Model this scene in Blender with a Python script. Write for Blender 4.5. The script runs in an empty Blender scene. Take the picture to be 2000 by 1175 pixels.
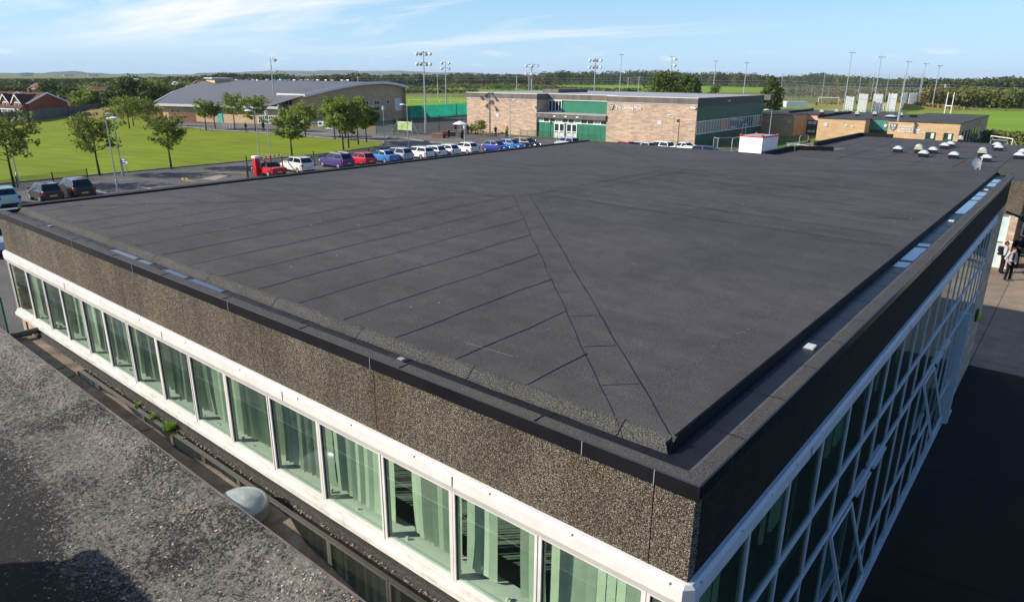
import bpy, math, random
import numpy as np
from mathutils import Vector, Matrix
R = math.radians
rnd = random.Random(7)
nr = np.random.RandomState(11)
sc = bpy.context.scene
col = sc.collection

# ------------------------------------------------------------ camera, sky, sun, exposure
CAM = Vector((1.828, -4.509, 9.9)); FPX = 1340.85
PIT, ROL, YAW = R(18.094), R(0.428), R(-39.477)
fw = Vector((math.sin(YAW)*math.cos(PIT), math.cos(YAW)*math.cos(PIT), -math.sin(PIT)))
rt0 = Vector((math.cos(YAW), -math.sin(YAW), 0)); up0 = rt0.cross(fw)
rt = math.cos(ROL)*rt0 + math.sin(ROL)*up0
up = -math.sin(ROL)*rt0 + math.cos(ROL)*up0
cd = bpy.data.cameras.new('camera'); cam = bpy.data.objects.new('camera', cd); col.objects.link(cam)
M = Matrix((rt, up, -fw)).transposed().to_4x4(); M.translation = CAM
cam.matrix_world = M
cd.sensor_width = 36; cd.lens = 36*FPX/2000; cd.clip_start = 0.1; cd.clip_end = 40000
sc.camera = cam

SUN_EL = 30.0
SUN_AZ = math.atan2(-0.714, -0.70)            # direction TOWARDS the sun in the xy plane (math angle)
sd = Vector((math.cos(SUN_AZ)*math.cos(R(SUN_EL)), math.sin(SUN_AZ)*math.cos(R(SUN_EL)), math.sin(R(SUN_EL))))
sl = bpy.data.lights.new('sun', 'SUN'); sl.energy = 5.0; sl.angle = R(0.5); sl.color = (1.0, 0.93, 0.82)
so = bpy.data.objects.new('sun', sl); col.objects.link(so)
so.rotation_euler = (-sd).to_track_quat('-Z', 'Y').to_euler()
w = bpy.data.worlds.new('World'); sc.world = w; w.use_nodes = True
nt = w.node_tree; nt.nodes.clear()
N = nt.nodes.new; LK = nt.links.new
out = N('ShaderNodeOutputWorld'); bg = N('ShaderNodeBackground'); bg.inputs[1].default_value = 0.09
sky = N('ShaderNodeTexSky'); sky.sky_type = 'NISHITA'; sky.sun_disc = False
sky.sun_elevation = R(SUN_EL); sky.sun_rotation = R(90) - SUN_AZ
sky.altitude = 50; sky.air_density = 1.0; sky.dust_density = 0.25; sky.ozone_density = 2.2
# thin high cloud laid out on a plane overhead (direction / height), small cumulus near the horizon
tc = N('ShaderNodeTexCoord'); sx = N('ShaderNodeSeparateXYZ'); LK(tc.outputs['Generated'], sx.inputs[0])
def mth(op, a, b=None, c=None, clamp=False):
    n = N('ShaderNodeMath'); n.operation = op; n.use_clamp = clamp
    for i, v in enumerate((a, b, c)):
        if v is None: continue
        if isinstance(v, (int, float)): n.inputs[i].default_value = v
        else: LK(v, n.inputs[i])
    return n.outputs[0]
def mrange(v, a, b, c, d):
    n = N('ShaderNodeMapRange'); n.clamp = True
    LK(v, n.inputs[0])
    for i, q in enumerate((a, b, c, d)): n.inputs[i+1].default_value = q
    return n.outputs[0]
zz = mth('MAXIMUM', sx.outputs[2], 0.02)
cx = mth('DIVIDE', sx.outputs[0], mth('ADD', zz, 0.06)); cy = mth('DIVIDE', sx.outputs[1], mth('ADD', zz, 0.06))
cb = N('ShaderNodeCombineXYZ'); LK(cx, cb.inputs[0]); LK(cy, cb.inputs[1])
mp = N('ShaderNodeMapping'); LK(cb.outputs[0], mp.inputs[0]); mp.inputs['Rotation'].default_value = (0, 0, R(-38)); mp.inputs['Scale'].default_value = (0.16, 0.5, 1); mp.inputs['Location'].default_value = (3.1, 1.7, 0)
n1 = N('ShaderNodeTexNoise'); LK(mp.outputs[0], n1.inputs['Vector']); n1.inputs['Scale'].default_value = 1.1; n1.inputs['Detail'].default_value = 7; n1.inputs['Roughness'].default_value = 0.6; n1.inputs['Distortion'].default_value = 0.5
az = mth('ARCTAN2', sx.outputs[0], sx.outputs[1])      # 0 = +y, negative to the left
left = mrange(az, -0.45, -1.0, 0.0, 1.0)
thr = mth('SUBTRACT', 0.56, mth('MULTIPLY', left, 0.14))
ci = mth('MULTIPLY', mth('SUBTRACT', n1.outputs[0], thr), 3.6, clamp=True)
ci = mth('MULTIPLY', mth('MULTIPLY', mth('MINIMUM', ci, 0.85), mrange(sx.outputs[2], 0.02, 0.06, 0.0, 1.0)), mrange(az, -0.62, -0.30, 1.0, 0.0))
# cumulus band
cb2 = N('ShaderNodeCombineXYZ'); LK(mth('MULTIPLY', az, 9.0), cb2.inputs[0]); LK(mth('MULTIPLY', sx.outputs[2], 34.0), cb2.inputs[1])
n2 = N('ShaderNodeTexNoise'); LK(cb2.outputs[0], n2.inputs['Vector']); n2.inputs['Scale'].default_value = 1.6; n2.inputs['Detail'].default_value = 6; n2.inputs['Roughness'].default_value = 0.55
band = mth('MULTIPLY', mrange(sx.outputs[2], 0.004, 0.012, 0, 1), mrange(sx.outputs[2], 0.022, 0.05, 1, 0))
cu = mth('MULTIPLY', mth('MULTIPLY', mth('SUBTRACT', n2.outputs[0], 0.585), 7.0, clamp=True), mth('MULTIPLY', band, 0.5))
mixf = mth('MAXIMUM', ci, cu)
tn = N('ShaderNodeMix'); tn.data_type = 'RGBA'; tn.blend_type = 'MULTIPLY'; tn.inputs[0].default_value = 1; LK(sky.outputs[0], tn.inputs[6]); tn.inputs[7].default_value = (.75, 1.0, 1.28, 1); skt = tn.outputs[2]
hz = N('ShaderNodeMix'); hz.data_type = 'RGBA'; LK(mrange(sx.outputs[2], 0.0, 0.20, 0.85, 0.0), hz.inputs[0]); LK(skt, hz.inputs[6]); hz.inputs[7].default_value = (4.4, 6.7, 9.0, 1); skyc = hz.outputs[2]
mx = N('ShaderNodeMix'); mx.data_type = 'RGBA'; LK(mixf, mx.inputs[0]); LK(skyc, mx.inputs[6]); mx.inputs[7].default_value = (9.6, 9.2, 9.2, 1)
LK(mx.outputs[2], bg.inputs[0]); LK(bg.outputs[0], out.inputs[0])
sc.view_settings.view_transform = 'Standard'; sc.view_settings.look = 'None'
sc.view_settings.gamma = 1; sc.view_settings.exposure = 0.45
sc.cycles.use_denoising = True
sc.cycles.max_bounces = 8; sc.cycles.transparent_max_bounces = 12

# ------------------------------------------------------------ helpers
def ray(px, py):
    return ((px-1000)/FPX)*rt + ((587.5-py)/FPX)*up + fw
def G(px, py, z=0.0):                    # where the sight line through a photo pixel meets a height
    d = ray(px, py); t = (z-CAM.z)/d.z
    return Vector((CAM.x+t*d.x, CAM.y+t*d.y, z))
def HT(P, px, py):                       # height above the ground point P seen at that pixel
    d = ray(px, py); t = math.hypot(P[0]-CAM.x, P[1]-CAM.y)/math.hypot(d.x, d.y)
    return CAM.z + t*d.z
def PJ(P):
    d = Vector(P)-CAM; z = d.dot(fw)
    return 1000+FPX*d.dot(rt)/z, 587.5-FPX*d.dot(up)/z
def YC(px, x, z=0.5):                    # y on the line x = const seen in that pixel column
    lo, hi = 0.0, 400.0
    for _ in range(40):
        m = (lo+hi)/2
        if PJ((x, m, z))[0] < px: lo = m
        else: hi = m
    return lo

def tag(o, label=None, cat=None, group=None, kind=None):
    if label: o['label'] = label
    if cat: o['category'] = cat
    if group: o['group'] = group
    if kind: o['kind'] = kind
    return o
def thing(name, loc, label, cat, rz=0.0, group=None):
    o = bpy.data.objects.new(name, None); col.objects.link(o)
    o.location = loc; o.rotation_euler = (0, 0, rz); o.empty_display_size = 0.2
    return tag(o, label, cat, group)
def kids(o): return [c for c in bpy.data.objects if c.parent == o]
def copy_tree(o, parent=None, table=None):
    if table is None:
        table = {}
        for c in bpy.data.objects:
            if c.parent: table.setdefault(c.parent.name, []).append(c)
    c = o.copy(); col.objects.link(c); c.parent = parent
    for ch in table.get(o.name, []): copy_tree(ch, c, table)
    return c
def link(name, me, parent=None):
    o = bpy.data.objects.new(name, me); col.objects.link(o); o.parent = parent
    return o

class MB:
    def __init__(s): s.v = []; s.f = []; s.m = []
    def quad(s, *p, m=0):
        i = len(s.v); s.v += [tuple(q) for q in p]; s.f.append(tuple(range(i, i+len(p)))); s.m.append(m)
    def box(s, x0, x1, y0, y1, z0, z1, m=0):
        i = len(s.v)
        s.v += [(x, y, z) for z in (z0, z1) for y in (y0, y1) for x in (x0, x1)]
        for f in ((0,2,3,1),(4,5,7,6),(0,1,5,4),(2,6,7,3),(0,4,6,2),(1,3,7,5)):
            s.f.append(tuple(i+k for k in f)); s.m.append(m)
    def bar(s, a, b, wx, wz, m=0, upv=(0,0,1)):      # box section from a to b
        a = Vector(a); b = Vector(b); d = (b-a).normalized(); u = Vector(upv)
        if abs(d.dot(u)) > .98: u = Vector((1,0,0))
        sdv = d.cross(u).normalized()*wx/2; u2 = sdv.cross(d).normalized()*wz/2
        i = len(s.v)
        for q in (a, b):
            s.v += [tuple(q-sdv-u2), tuple(q+sdv-u2), tuple(q+sdv+u2), tuple(q-sdv+u2)]
        for f in ((0,3,2,1),(4,5,6,7),(0,1,5,4),(1,2,6,5),(2,3,7,6),(3,0,4,7)):
            s.f.append(tuple(i+k for k in f)); s.m.append(m)
    def tube(s, pts, rad, n=8, m=0, cap=True):
        pts = [Vector(p) for p in pts]
        if isinstance(rad, (int, float)): rad = [rad]*len(pts)
        i0 = len(s.v); ref = None
        for k, p in enumerate(pts):
            d = (pts[min(k+1, len(pts)-1)]-pts[max(k-1, 0)]).normalized()
            if ref is None: ref = Vector((1,0,0)) if abs(d.x) < .9 else Vector((0,1,0))
            u = (ref-d*ref.dot(d)).normalized(); ref = u; v = d.cross(u)
            for j in range(n):
                a = 2*math.pi*j/n
                s.v.append(tuple(p+(u*math.cos(a)+v*math.sin(a))*rad[k]))
        for k in range(len(pts)-1):
            for j in range(n):
                a = i0+k*n+j; b = i0+k*n+(j+1) % n
                s.f.append((a, b, b+n, a+n)); s.m.append(m)
        if cap:
            s.f.append(tuple(i0+j for j in reversed(range(n)))); s.m.append(m)
            e = i0+(len(pts)-1)*n
            s.f.append(tuple(e+j for j in range(n))); s.m.append(m)
    def ell(s, c, r, nu=12, nv=8, m=0, zc=-1.0):      # ellipsoid, cut below zc (-1..1)
        i0 = len(s.v); t0 = math.asin(max(-1, zc))
        for a in range(nv+1):
            t = t0+(math.pi/2-t0)*a/nv
            for b in range(nu):
                p = 2*math.pi*b/nu
                s.v.append((c[0]+r[0]*math.cos(t)*math.cos(p), c[1]+r[1]*math.cos(t)*math.sin(p), c[2]+r[2]*math.sin(t)))
        for a in range(nv):
            for b in range(nu):
                q = i0+a*nu+b; q2 = i0+a*nu+(b+1) % nu
                s.f.append((q, q2, q2+nu, q+nu)); s.m.append(m)
    def prism(s, poly, z0, z1, m=0, mt=None, top=True, bot=True):
        i = len(s.v); n = len(poly)
        z1s = z1 if isinstance(z1, (list, tuple)) else [z1]*n
        s.v += [(p[0], p[1], z0) for p in poly]+[(p[0], p[1], q) for p, q in zip(poly, z1s)]
        for k in range(n):
            s.f.append((i+k, i+(k+1) % n, i+n+(k+1) % n, i+n+k)); s.m.append(m)
        if top: s.f.append(tuple(i+n+k for k in range(n))); s.m.append(m if mt is None else mt)
        if bot: s.f.append(tuple(i+k for k in reversed(range(n)))); s.m.append(m)
    def build(s, name, mats, parent=None, smooth=False, world=False, bevel=0):
        me = bpy.data.meshes.new(name)
        vs = s.v
        if world and parent is not None:
            L = parent.location; vs = [(a-L.x, b-L.y, c-L.z) for a, b, c in vs]
        me.from_pydata(vs, [], s.f)
        if not isinstance(mats, (list, tuple)): mats = [mats]
        for q in mats: me.materials.append(q)
        me.polygons.foreach_set('material_index', s.m)
        if smooth: me.polygons.foreach_set('use_smooth', [True]*len(s.f))
        me.update()
        o = link(name, me, parent)
        if bevel:
            b = o.modifiers.new('bevel', 'BEVEL'); b.width = bevel; b.segments = 2; b.limit_method = 'ANGLE'
        return o
def quadmesh(name, V, mat, parent=None):            # V: (n,4,3) numpy quads
    n = len(V); me = bpy.data.meshes.new(name)
    me.vertices.add(n*4); me.vertices.foreach_set('co', V.reshape(-1).astype(np.float32))
    me.loops.add(n*4); me.loops.foreach_set('vertex_index', np.arange(n*4, dtype=np.int32))
    me.polygons.add(n); me.polygons.foreach_set('loop_start', np.arange(0, n*4, 4, dtype=np.int32))
    me.polygons.foreach_set('loop_total', np.full(n, 4, dtype=np.int32))
    me.update(calc_edges=True); me.materials.append(mat)
    return link(name, me, parent) if parent is not False else me

# ------------------------------------------------------------ materials
def L1(c): c /= 255.0; return c/12.92 if c <= .04045 else ((c+.055)/1.055)**2.4
def rgb(r, g, b): return (L1(r), L1(g), L1(b), 1)
class Mat:
    def __init__(s, name, rough=.8, spec=.3, metal=0.0):
        s.m = bpy.data.materials.new(name); s.m.use_nodes = True; s.t = s.m.node_tree
        s.b = s.t.nodes['Principled BSDF']; s.b.inputs['Roughness'].default_value = rough
        s.b.inputs['Specular IOR Level'].default_value = spec; s.b.inputs['Metallic'].default_value = metal
        s.o = s.t.nodes['Material Output']; s._c = None
    def n(s, t, **k):
        q = s.t.nodes.new(t)
        for a, b in k.items(): setattr(q, a, b)
        return q
    def l(s, a, b): s.t.links.new(a, b)
    def co(s, scale=(1,1,1), rot=(0,0,0)):
        if s._c is None: s._c = s.n('ShaderNodeTexCoord')
        mp = s.n('ShaderNodeMapping'); s.l(s._c.outputs['Object'], mp.inputs[0])
        mp.inputs['Scale'].default_value = scale; mp.inputs['Rotation'].default_value = rot
        return mp.outputs[0]
    def noise(s, scale, detail=4, rough=.55, vec=None, dist=0):
        q = s.n('ShaderNodeTexNoise'); q.inputs['Scale'].default_value = scale; q.inputs['Detail'].default_value = detail
        q.inputs['Roughness'].default_value = rough; q.inputs['Distortion'].default_value = dist
        s.l(vec if vec is not None else s.co(), q.inputs['Vector']); return q.outputs[0]
    def vor(s, scale, out='Distance', vec=None, feature='F1', rand=1.0):
        q = s.n('ShaderNodeTexVoronoi'); q.feature = feature; q.inputs['Scale'].default_value = scale
        q.inputs['Randomness'].default_value = rand
        s.l(vec if vec is not None else s.co(), q.inputs['Vector']); return q.outputs[out]
    def ramp(s, v, stops, interp='LINEAR'):
        q = s.n('ShaderNodeValToRGB'); e = q.color_ramp; e.interpolation = interp
        while len(e.elements) > 1: e.elements.remove(e.elements[-1])
        e.elements[0].position = stops[0][0]; e.elements[0].color = stops[0][1]
        for p, c in stops[1:]:
            k = e.elements.new(p); k.color = c
        s.l(v, q.inputs[0]); return q.outputs[0]
    def mix(s, f, a, b, mode='MIX'):
        q = s.n('ShaderNodeMix'); q.data_type = 'RGBA'; q.blend_type = mode
        for i, v in ((0, f), (6, a), (7, b)):
            if isinstance(v, (int, float)): q.inputs[i].default_value = v
            elif isinstance(v, tuple): q.inputs[i].default_value = v
            else: s.l(v, q.inputs[i])
        return q.outputs[2]
    def math(s, op, a, b=None, clamp=False):
        q = s.n('ShaderNodeMath'); q.operation = op; q.use_clamp = clamp
        for i, v in enumerate((a, b)):
            if v is None: continue
            if isinstance(v, (int, float)): q.inputs[i].default_value = v
            else: s.l(v, q.inputs[i])
        return q.outputs[0]
    def color(s, v):
        if isinstance(v, tuple): s.b.inputs['Base Color'].default_value = v
        else: s.l(v, s.b.inputs['Base Color'])
        return s
    def bump(s, h, strength=.3, dist=.01):
        q = s.n('ShaderNodeBump'); q.inputs['Strength'].default_value = strength; q.inputs['Distance'].default_value = dist
        s.l(h, q.inputs['Height']); s.l(q.outputs[0], s.b.inputs['Normal']); return s
def g(v, a=1): return (v, v, v, 1)
BLK = (0, 0, 0, 1); WHT = (1, 1, 1, 1)

def plain(name, c, rough=.6, spec=.3, metal=0.0, var=.12, scale=3.0):
    m = Mat(name, rough, spec, metal)
    f = m.noise(scale, 5, .6)
    dk = tuple(x*(1-var) for x in c[:3])+(1,); lt = tuple(min(1, x*(1+var)) for x in c[:3])+(1,)
    m.color(m.ramp(f, [(.3, dk), (.7, lt)])); return m.m

def felt(name, base, bump=.5, spk=.05):
    m = Mat(name, .82, .35)
    big = m.noise(.35, 5, .6); mid = m.noise(2.3, 5, .65); fine = m.noise(75, 4, .85); streak = m.noise(1.0, 5, .6, m.co((.35, 2.2, 1)))
    c = m.ramp(mid, [(.3, tuple(x*.82 for x in base[:3])+(1,)), (.72, tuple(x*1.18 for x in base[:3])+(1,))])
    c = m.mix(.9, c, m.ramp(big, [(.3, g(.74)), (.7, g(1.22))]), 'MULTIPLY')
    c = m.mix(.6, c, m.ramp(streak, [(.35, g(.85)), (.7, g(1.2))]), 'MULTIPLY')
    c = m.mix(.8, c, m.ramp(fine, [(.38, g(.22)), (.62, g(1.95))]), 'MULTIPLY')
    sp = m.vor(5.0, 'Distance'); c = m.mix(m.math('MULTIPLY', m.math('LESS_THAN', sp, spk), m.math('GREATER_THAN', m.noise(1.3, 2), .54)), c, g(.3))
    m.color(c); m.bump(fine, bump, .004); return m.m
M_DECK = felt('roofing_felt', (.056, .052, .050), .6, .035)
M_GUT = felt('gutter_felt', (.011, .011, .014), .3, .0); M_GUT.node_tree.nodes['Principled BSDF'].inputs['Roughness'].default_value = .38; M_GUT.node_tree.nodes['Principled BSDF'].inputs['Specular IOR Level'].default_value = .18
M_LAP = plain('felt_lap', (.006, .006, .008, 1), .8)
def mineral():
    m = Mat('mineral_felt', .9, .2)
    f = m.noise(95, 3, .9); v = m.vor(140, 'Color')
    c = m.ramp(f, [(.36, g(.012)), (.5, (.048, .045, .040, 1)), (.66, (.22, .205, .18, 1))])
    c = m.mix(.6, c, m.ramp(m.noise(1.2, 5), [(.3, g(.62)), (.7, g(1.25))]), 'MULTIPLY')
    m.color(c); m.bump(f, .6, .004); return m.m
M_MIN = mineral()
def rimfelt():
    m = Mat('rim_felt', .9, .2); f = m.noise(150, 2, .8)
    c = m.ramp(f, [(.38, g(.02)), (.5, (.06, .057, .055, 1)), (.66, (.17, .16, .15, 1))])
    moss = m.math('MULTIPLY', m.ramp(m.noise(.5, 4), [(.5, BLK), (.7, WHT)]), .25)
    c = m.mix(moss, c, (.12, .10, .045, 1))
    m.color(c); m.bump(f, .6, .004); return m.m
M_RIM = rimfelt()
def pebble(name='pebble_dash', k=1.0):
    m = Mat(name, .85, .3)
    v = m.n('ShaderNodeTexVoronoi'); v.inputs['Scale'].default_value = 125; m.l(m.co(), v.inputs['Vector'])
    sep = m.n('ShaderNodeSeparateColor'); m.l(v.outputs['Color'], sep.inputs[0])
    c = m.ramp(sep.outputs[0], [(0, (.03, .027, .023, 1)), (.16, (.09, .08, .065, 1)), (.40, (.19, .165, .125, 1)), (.62, (.29, .235, .16, 1)), (.8, (.42, .37, .30, 1)), (.92, (.62, .58, .51, 1))], 'CONSTANT')
    gap = m.ramp(v.outputs['Distance'], [(.35, WHT), (.75, g(.12))])
    c = m.mix(1, c, gap, 'MULTIPLY')
    st = m.noise(1.1, 5, .65, m.co((1, 1, .35)))
    c = m.mix(.9, c, m.ramp(st, [(.3, (.62, .54, .46, 1)), (.55, (1.02, .95, .87, 1)), (.75, (1.35, 1.25, 1.13, 1))]), 'MULTIPLY')
    och = m.ramp(m.noise(.8, 4, .6), [(.5, BLK), (.7, g(.3))])
    c = m.mix(och, c, m.mix(1, c, (1.4, 1.0, .55, 1), 'MULTIPLY'))
    c = m.mix(m.ramp(m.noise(3.0, 4, .6, m.co((1, 1, .12))), [(.6, BLK), (.72, g(.35))]), c, (.03, .028, .025, 1))
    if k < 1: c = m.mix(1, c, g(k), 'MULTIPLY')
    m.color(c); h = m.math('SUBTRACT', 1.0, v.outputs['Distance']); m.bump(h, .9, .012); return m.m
M_PEB = pebble(); M_PEBD = pebble('shade_dark_pebble_dash', .13)  # side fascia copy darkened, the wall's shade put into its colour
M_FLASH = plain('black_trim', (.012, .012, .014, 1), .28, .5, 0, .3, 2)
M_UPVC = plain('white_upvc', (.70, .665, .61, 1), .4, .35, 0, .10, 2.5)
def dirtywhite():
    m = Mat('weathered_white', .4, .35)
    c = m.ramp(m.noise(2.5, 6, .7, m.co((1, 1, 3))), [(.3, (.45, .41, .35, 1)), (.55, (.68, .645, .59, 1))])
    m.color(c); return m.m
M_SILL = dirtywhite(); M_UPVC_SHADE = plain('shade_grey_upvc', (.52, .54, .58, 1), .5, .3, 0, .08, 5)  # side wall frames get a darker white with their shade in the colour
def brickm(name, a, b, mortar, sc_=1.0, rotx=True, var=.5):
    m = Mat(name, .88, .2)
    t = m.n('ShaderNodeTexCoord'); sp = m.n('ShaderNodeSeparateXYZ'); m.l(t.outputs['Object'], sp.inputs[0])
    ge = m.n('ShaderNodeNewGeometry'); sn = m.n('ShaderNodeSeparateXYZ'); m.l(ge.outputs['Normal'], sn.inputs[0])
    fx = m.math('GREATER_THAN', m.math('ABSOLUTE', sn.outputs[0]), m.math('ABSOLUTE', sn.outputs[1]))
    hx = m.math('MULTIPLY', sp.outputs[0], m.math('SUBTRACT', 1.0, fx)); hy = m.math('MULTIPLY', sp.outputs[1], fx)
    cb = m.n('ShaderNodeCombineXYZ'); m.l(m.math('ADD', hx, hy), cb.inputs[0]); m.l(sp.outputs[2], cb.inputs[1])
    br = m.n('ShaderNodeTexBrick'); m.l(cb.outputs[0], br.inputs['Vector'])
    br.inputs['Color1'].default_value = a; br.inputs['Color2'].default_value = b; br.inputs['Mortar'].default_value = mortar
    br.inputs['Scale'].default_value = sc_; br.inputs['Brick Width'].default_value = .225; br.inputs['Row Height'].default_value = .075
    br.inputs['Mortar Size'].default_value = .008; br.inputs['Bias'].default_value = 0
    st = m.n('ShaderNodeMapping'); m.l(cb.outputs[0], st.inputs[0]); st.inputs['Scale'].default_value = (.55, 2.6, 1)
    nz = m.noise(1.1, 5, .7, st.outputs[0]); big = m.noise(.25, 4, .6)
    c = m.mix(var, br.outputs[0], m.ramp(nz, [(.3, g(.45)), (.5, g(.95)), (.72, g(1.6))]), 'MULTIPLY')
    c = m.mix(.6, c, m.ramp(big, [(.3, g(.8)), (.7, g(1.15))]), 'MULTIPLY')
    m.color(c); m.bump(br.outputs['Fac'], -.3, .01); return m.m
M_BUFF = brickm('buff_brick', (.56, .40, .28, 1), (.41, .27, .19, 1), (.48, .40, .31, 1), var=.7)
M_ORNG = brickm('orange_buff_brick', (.60, .38, .19, 1), (.50, .31, .155, 1), (.50, .39, .27, 1), var=.35)
M_HALLB = brickm('tan_brick', (.62, .41, .23, 1), (.54, .35, .19, 1), (.52, .41, .29, 1), var=.25)
M_BROWN = brickm('brown_brick', (.22, .115, .06, 1), (.17, .085, .045, 1), (.2, .14, .1, 1), var=.4)
M_DPOLE2 = plain('dull_aluminium', (.12, .12, .13, 1), .35, .5, .6)
M_RED = brickm('red_brick', (.36, .085, .035, 1), (.28, .06, .028, 1), (.25, .15, .11, 1), var=.4)
M_TILE = plain('brown_roof_tiles', (.095, .042, .03, 1), .8, .2, 0, .35, 1.2)
def glassm(name, tint, rough=.02, refl=.12):
    m = Mat(name); m.t.nodes.remove(m.b)
    tr = m.n('ShaderNodeBsdfTransparent'); tr.inputs[0].default_value = tint
    gl = m.n('ShaderNodeBsdfGlossy'); gl.inputs[0].default_value = (.9, 1, .96, 1); gl.inputs['Roughness'].default_value = rough
    ge = m.n('ShaderNodeNewGeometry'); dp = m.n('ShaderNodeVectorMath'); dp.operation = 'DOT_PRODUCT'
    m.l(ge.outputs['Normal'], dp.inputs[0]); m.l(ge.outputs['Incoming'], dp.inputs[1])
    lw = m.math('ADD', .045, m.math('MULTIPLY', .955, m.math('POWER', m.math('SUBTRACT', 1.0, m.math('ABSOLUTE', dp.outputs['Value'])), 5.0)))
    bp = m.n('ShaderNodeBump'); bp.inputs['Strength'].default_value = .06; bp.inputs['Distance'].default_value = .02; m.l(m.noise(1.3, 2), bp.inputs['Height']); m.l(bp.outputs[0], gl.inputs['Normal'])
    f = m.math('ADD', m.math('MULTIPLY', lw, 1.1), refl-.05, clamp=True)
    mx = m.n('ShaderNodeMixShader'); m.l(f, mx.inputs[0]); m.l(tr.outputs[0], mx.inputs[1]); m.l(gl.outputs[0], mx.inputs[2])
    m.l(mx.outputs[0], m.o.inputs[0]); return m.m
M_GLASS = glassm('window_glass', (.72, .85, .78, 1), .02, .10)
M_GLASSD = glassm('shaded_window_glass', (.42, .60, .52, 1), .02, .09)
def dglass(name, c=(.02, .03, .03, 1)):
    m = Mat(name, .06, .6); m.color(m.ramp(m.noise(1.5, 2), [(.3, c), (.7, tuple(x*1.6 for x in c[:3])+(1,))])); return m.m
M_DG = dglass('dark_glass'); M_DGB = dglass('blue_dark_glass', (.05, .07, .085, 1))
M_CARG = dglass('car_glass', (.008, .009, .012, 1))
M_BLIND = plain('blind_fabric', (.66, .70, .54, 1), .9, .1, 0, .12, 3)
M_DARKIN = plain('dark_interior', (.03, .032, .03, 1), .9, .1)
M_INWALL = plain('interior_wall', (.22, .26, .22, 1), .9, .1)
M_CONC = plain('concrete', (.27, .25, .22, 1), .9, .2, 0, .25, 1.5)
def fasciac():
    m = Mat('weathered_concrete', .9, .2)
    c = m.ramp(m.noise(.9, 6, .7, m.co((1, 1, .25))), [(.3, (.105, .085, .065, 1)), (.7, (.22, .185, .145, 1))])
    c = m.mix(.7, c, m.ramp(m.noise(40, 2), [(.35, g(.6)), (.65, g(1.35))]), 'MULTIPLY')
    m.color(c); return m.m
M_FASC = fasciac()
M_GREEN = plain('green_panel', (.022, .17, .095, 1), .5, .35, 0, .1, 1)
M_DGREEN = plain('dark_green_panel', (.018, .10, .062, 1), .5, .3, 0, .15, 1)
M_LROOF = plain('grey_roof_membrane', (.34, .34, .36, 1), .7, .3, 0, .15, .4)
M_HROOF = plain('standing_seam_metal', (.105, .105, .115, 1), .5, .4, .2, .06, .3)
M_SILV = plain('pale_metal', (.62, .62, .63, 1), .4, .5, .3, .08, 2)
M_GALV = plain('galvanised_steel', (.42, .44, .46, 1), .45, .5, .5, .15, 3)
M_DPOLE = plain('dark_post', (.03, .045, .04, 1), .6, .3)
M_LAMPW = plain('lamp_white', (.78, .8, .84, 1), .35, .4, 0, .05)
M_WHITE = plain('white_paint', (.82, .82, .80, 1), .4, .4, 0, .04)
M_CREAM = plain('cream_paint', (.72, .68, .60, 1), .5, .3, 0, .06)
M_PINK = plain('pink_render', (.62, .40, .31, 1), .8, .2, 0, .06)
M_REDP = plain('red_paint', (.55, .02, .025, 1), .35, .4, 0, .08)
M_BLACK = plain('black_plastic', (.012, .012, .013, 1), .5, .4)
M_TYRE = plain('tyre_rubber', (.015, .015, .015, 1), .85, .2)
M_RIMM = plain('wheel_alloy', (.45, .45, .47, 1), .3, .5, .6)
M_TAIL = plain('tail_light', (.5, .015, .02, 1), .25, .5)
M_HEAD = plain('head_light', (.7, .72, .74, 1), .15, .6)
M_PLATE = plain('yellow_plate', (.75, .55, .06, 1), .5, .3)
M_WOOD = plain('weathered_wood', (.22, .175, .13, 1), .85, .2, 0, .4, 3)
def fencewood():
    m = Mat('fence_boards', .85, .2)
    c = m.ramp(m.noise(2.2, 4, .6, m.co((1, 1, .08))), [(.3, (.10, .085, .075, 1)), (.7, (.24, .205, .175, 1))])
    m.color(c); return m.m
M_FENCE = fencewood()
def netm():
    m = Mat('green_netting', .8, .2)
    c = m.ramp(m.noise(.5, 4), [(.3, (.015, .26, .17, 1)), (.7, (.025, .36, .24, 1))]); m.color(c)
    td = m.n('ShaderNodeBsdfTranslucent'); m.l(c, td.inputs[0]); mx = m.n('ShaderNodeMixShader'); mx.inputs[0].default_value = .55
    m.l(m.b.outputs[0], mx.inputs[1]); m.l(td.outputs[0], mx.inputs[2]); m.l(mx.outputs[0], m.o.inputs[0]); return m.m
M_NET = netm()
def meshm(name, c, cell=.08, a=.16):
    m = Mat(name, .6, .3); m.color(c)
    f1 = m.n('ShaderNodeTexCoord'); sp = m.n('ShaderNodeSeparateXYZ'); m.l(f1.outputs['Object'], sp.inputs[0])
    hh = m.math('FRACT', m.math('MULTIPLY', m.math('ADD', m.math('ADD', sp.outputs[0], sp.outputs[1]), sp.outputs[2]), 1/cell))
    h2 = m.math('FRACT', m.math('MULTIPLY', m.math('SUBTRACT', m.math('ADD', sp.outputs[0], sp.outputs[1]), sp.outputs[2]), 1/cell))
    al = m.math('MAXIMUM', m.math('LESS_THAN', hh, a), m.math('LESS_THAN', h2, a)); m.l(al, m.b.inputs['Alpha']); return m.m
M_WIRE = meshm('chain_link_grey', (.13, .14, .14, 1), .12, .07)
M_WIREG = meshm('chain_link_green', (.015, .05, .035, 1), .09, .17)
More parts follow.
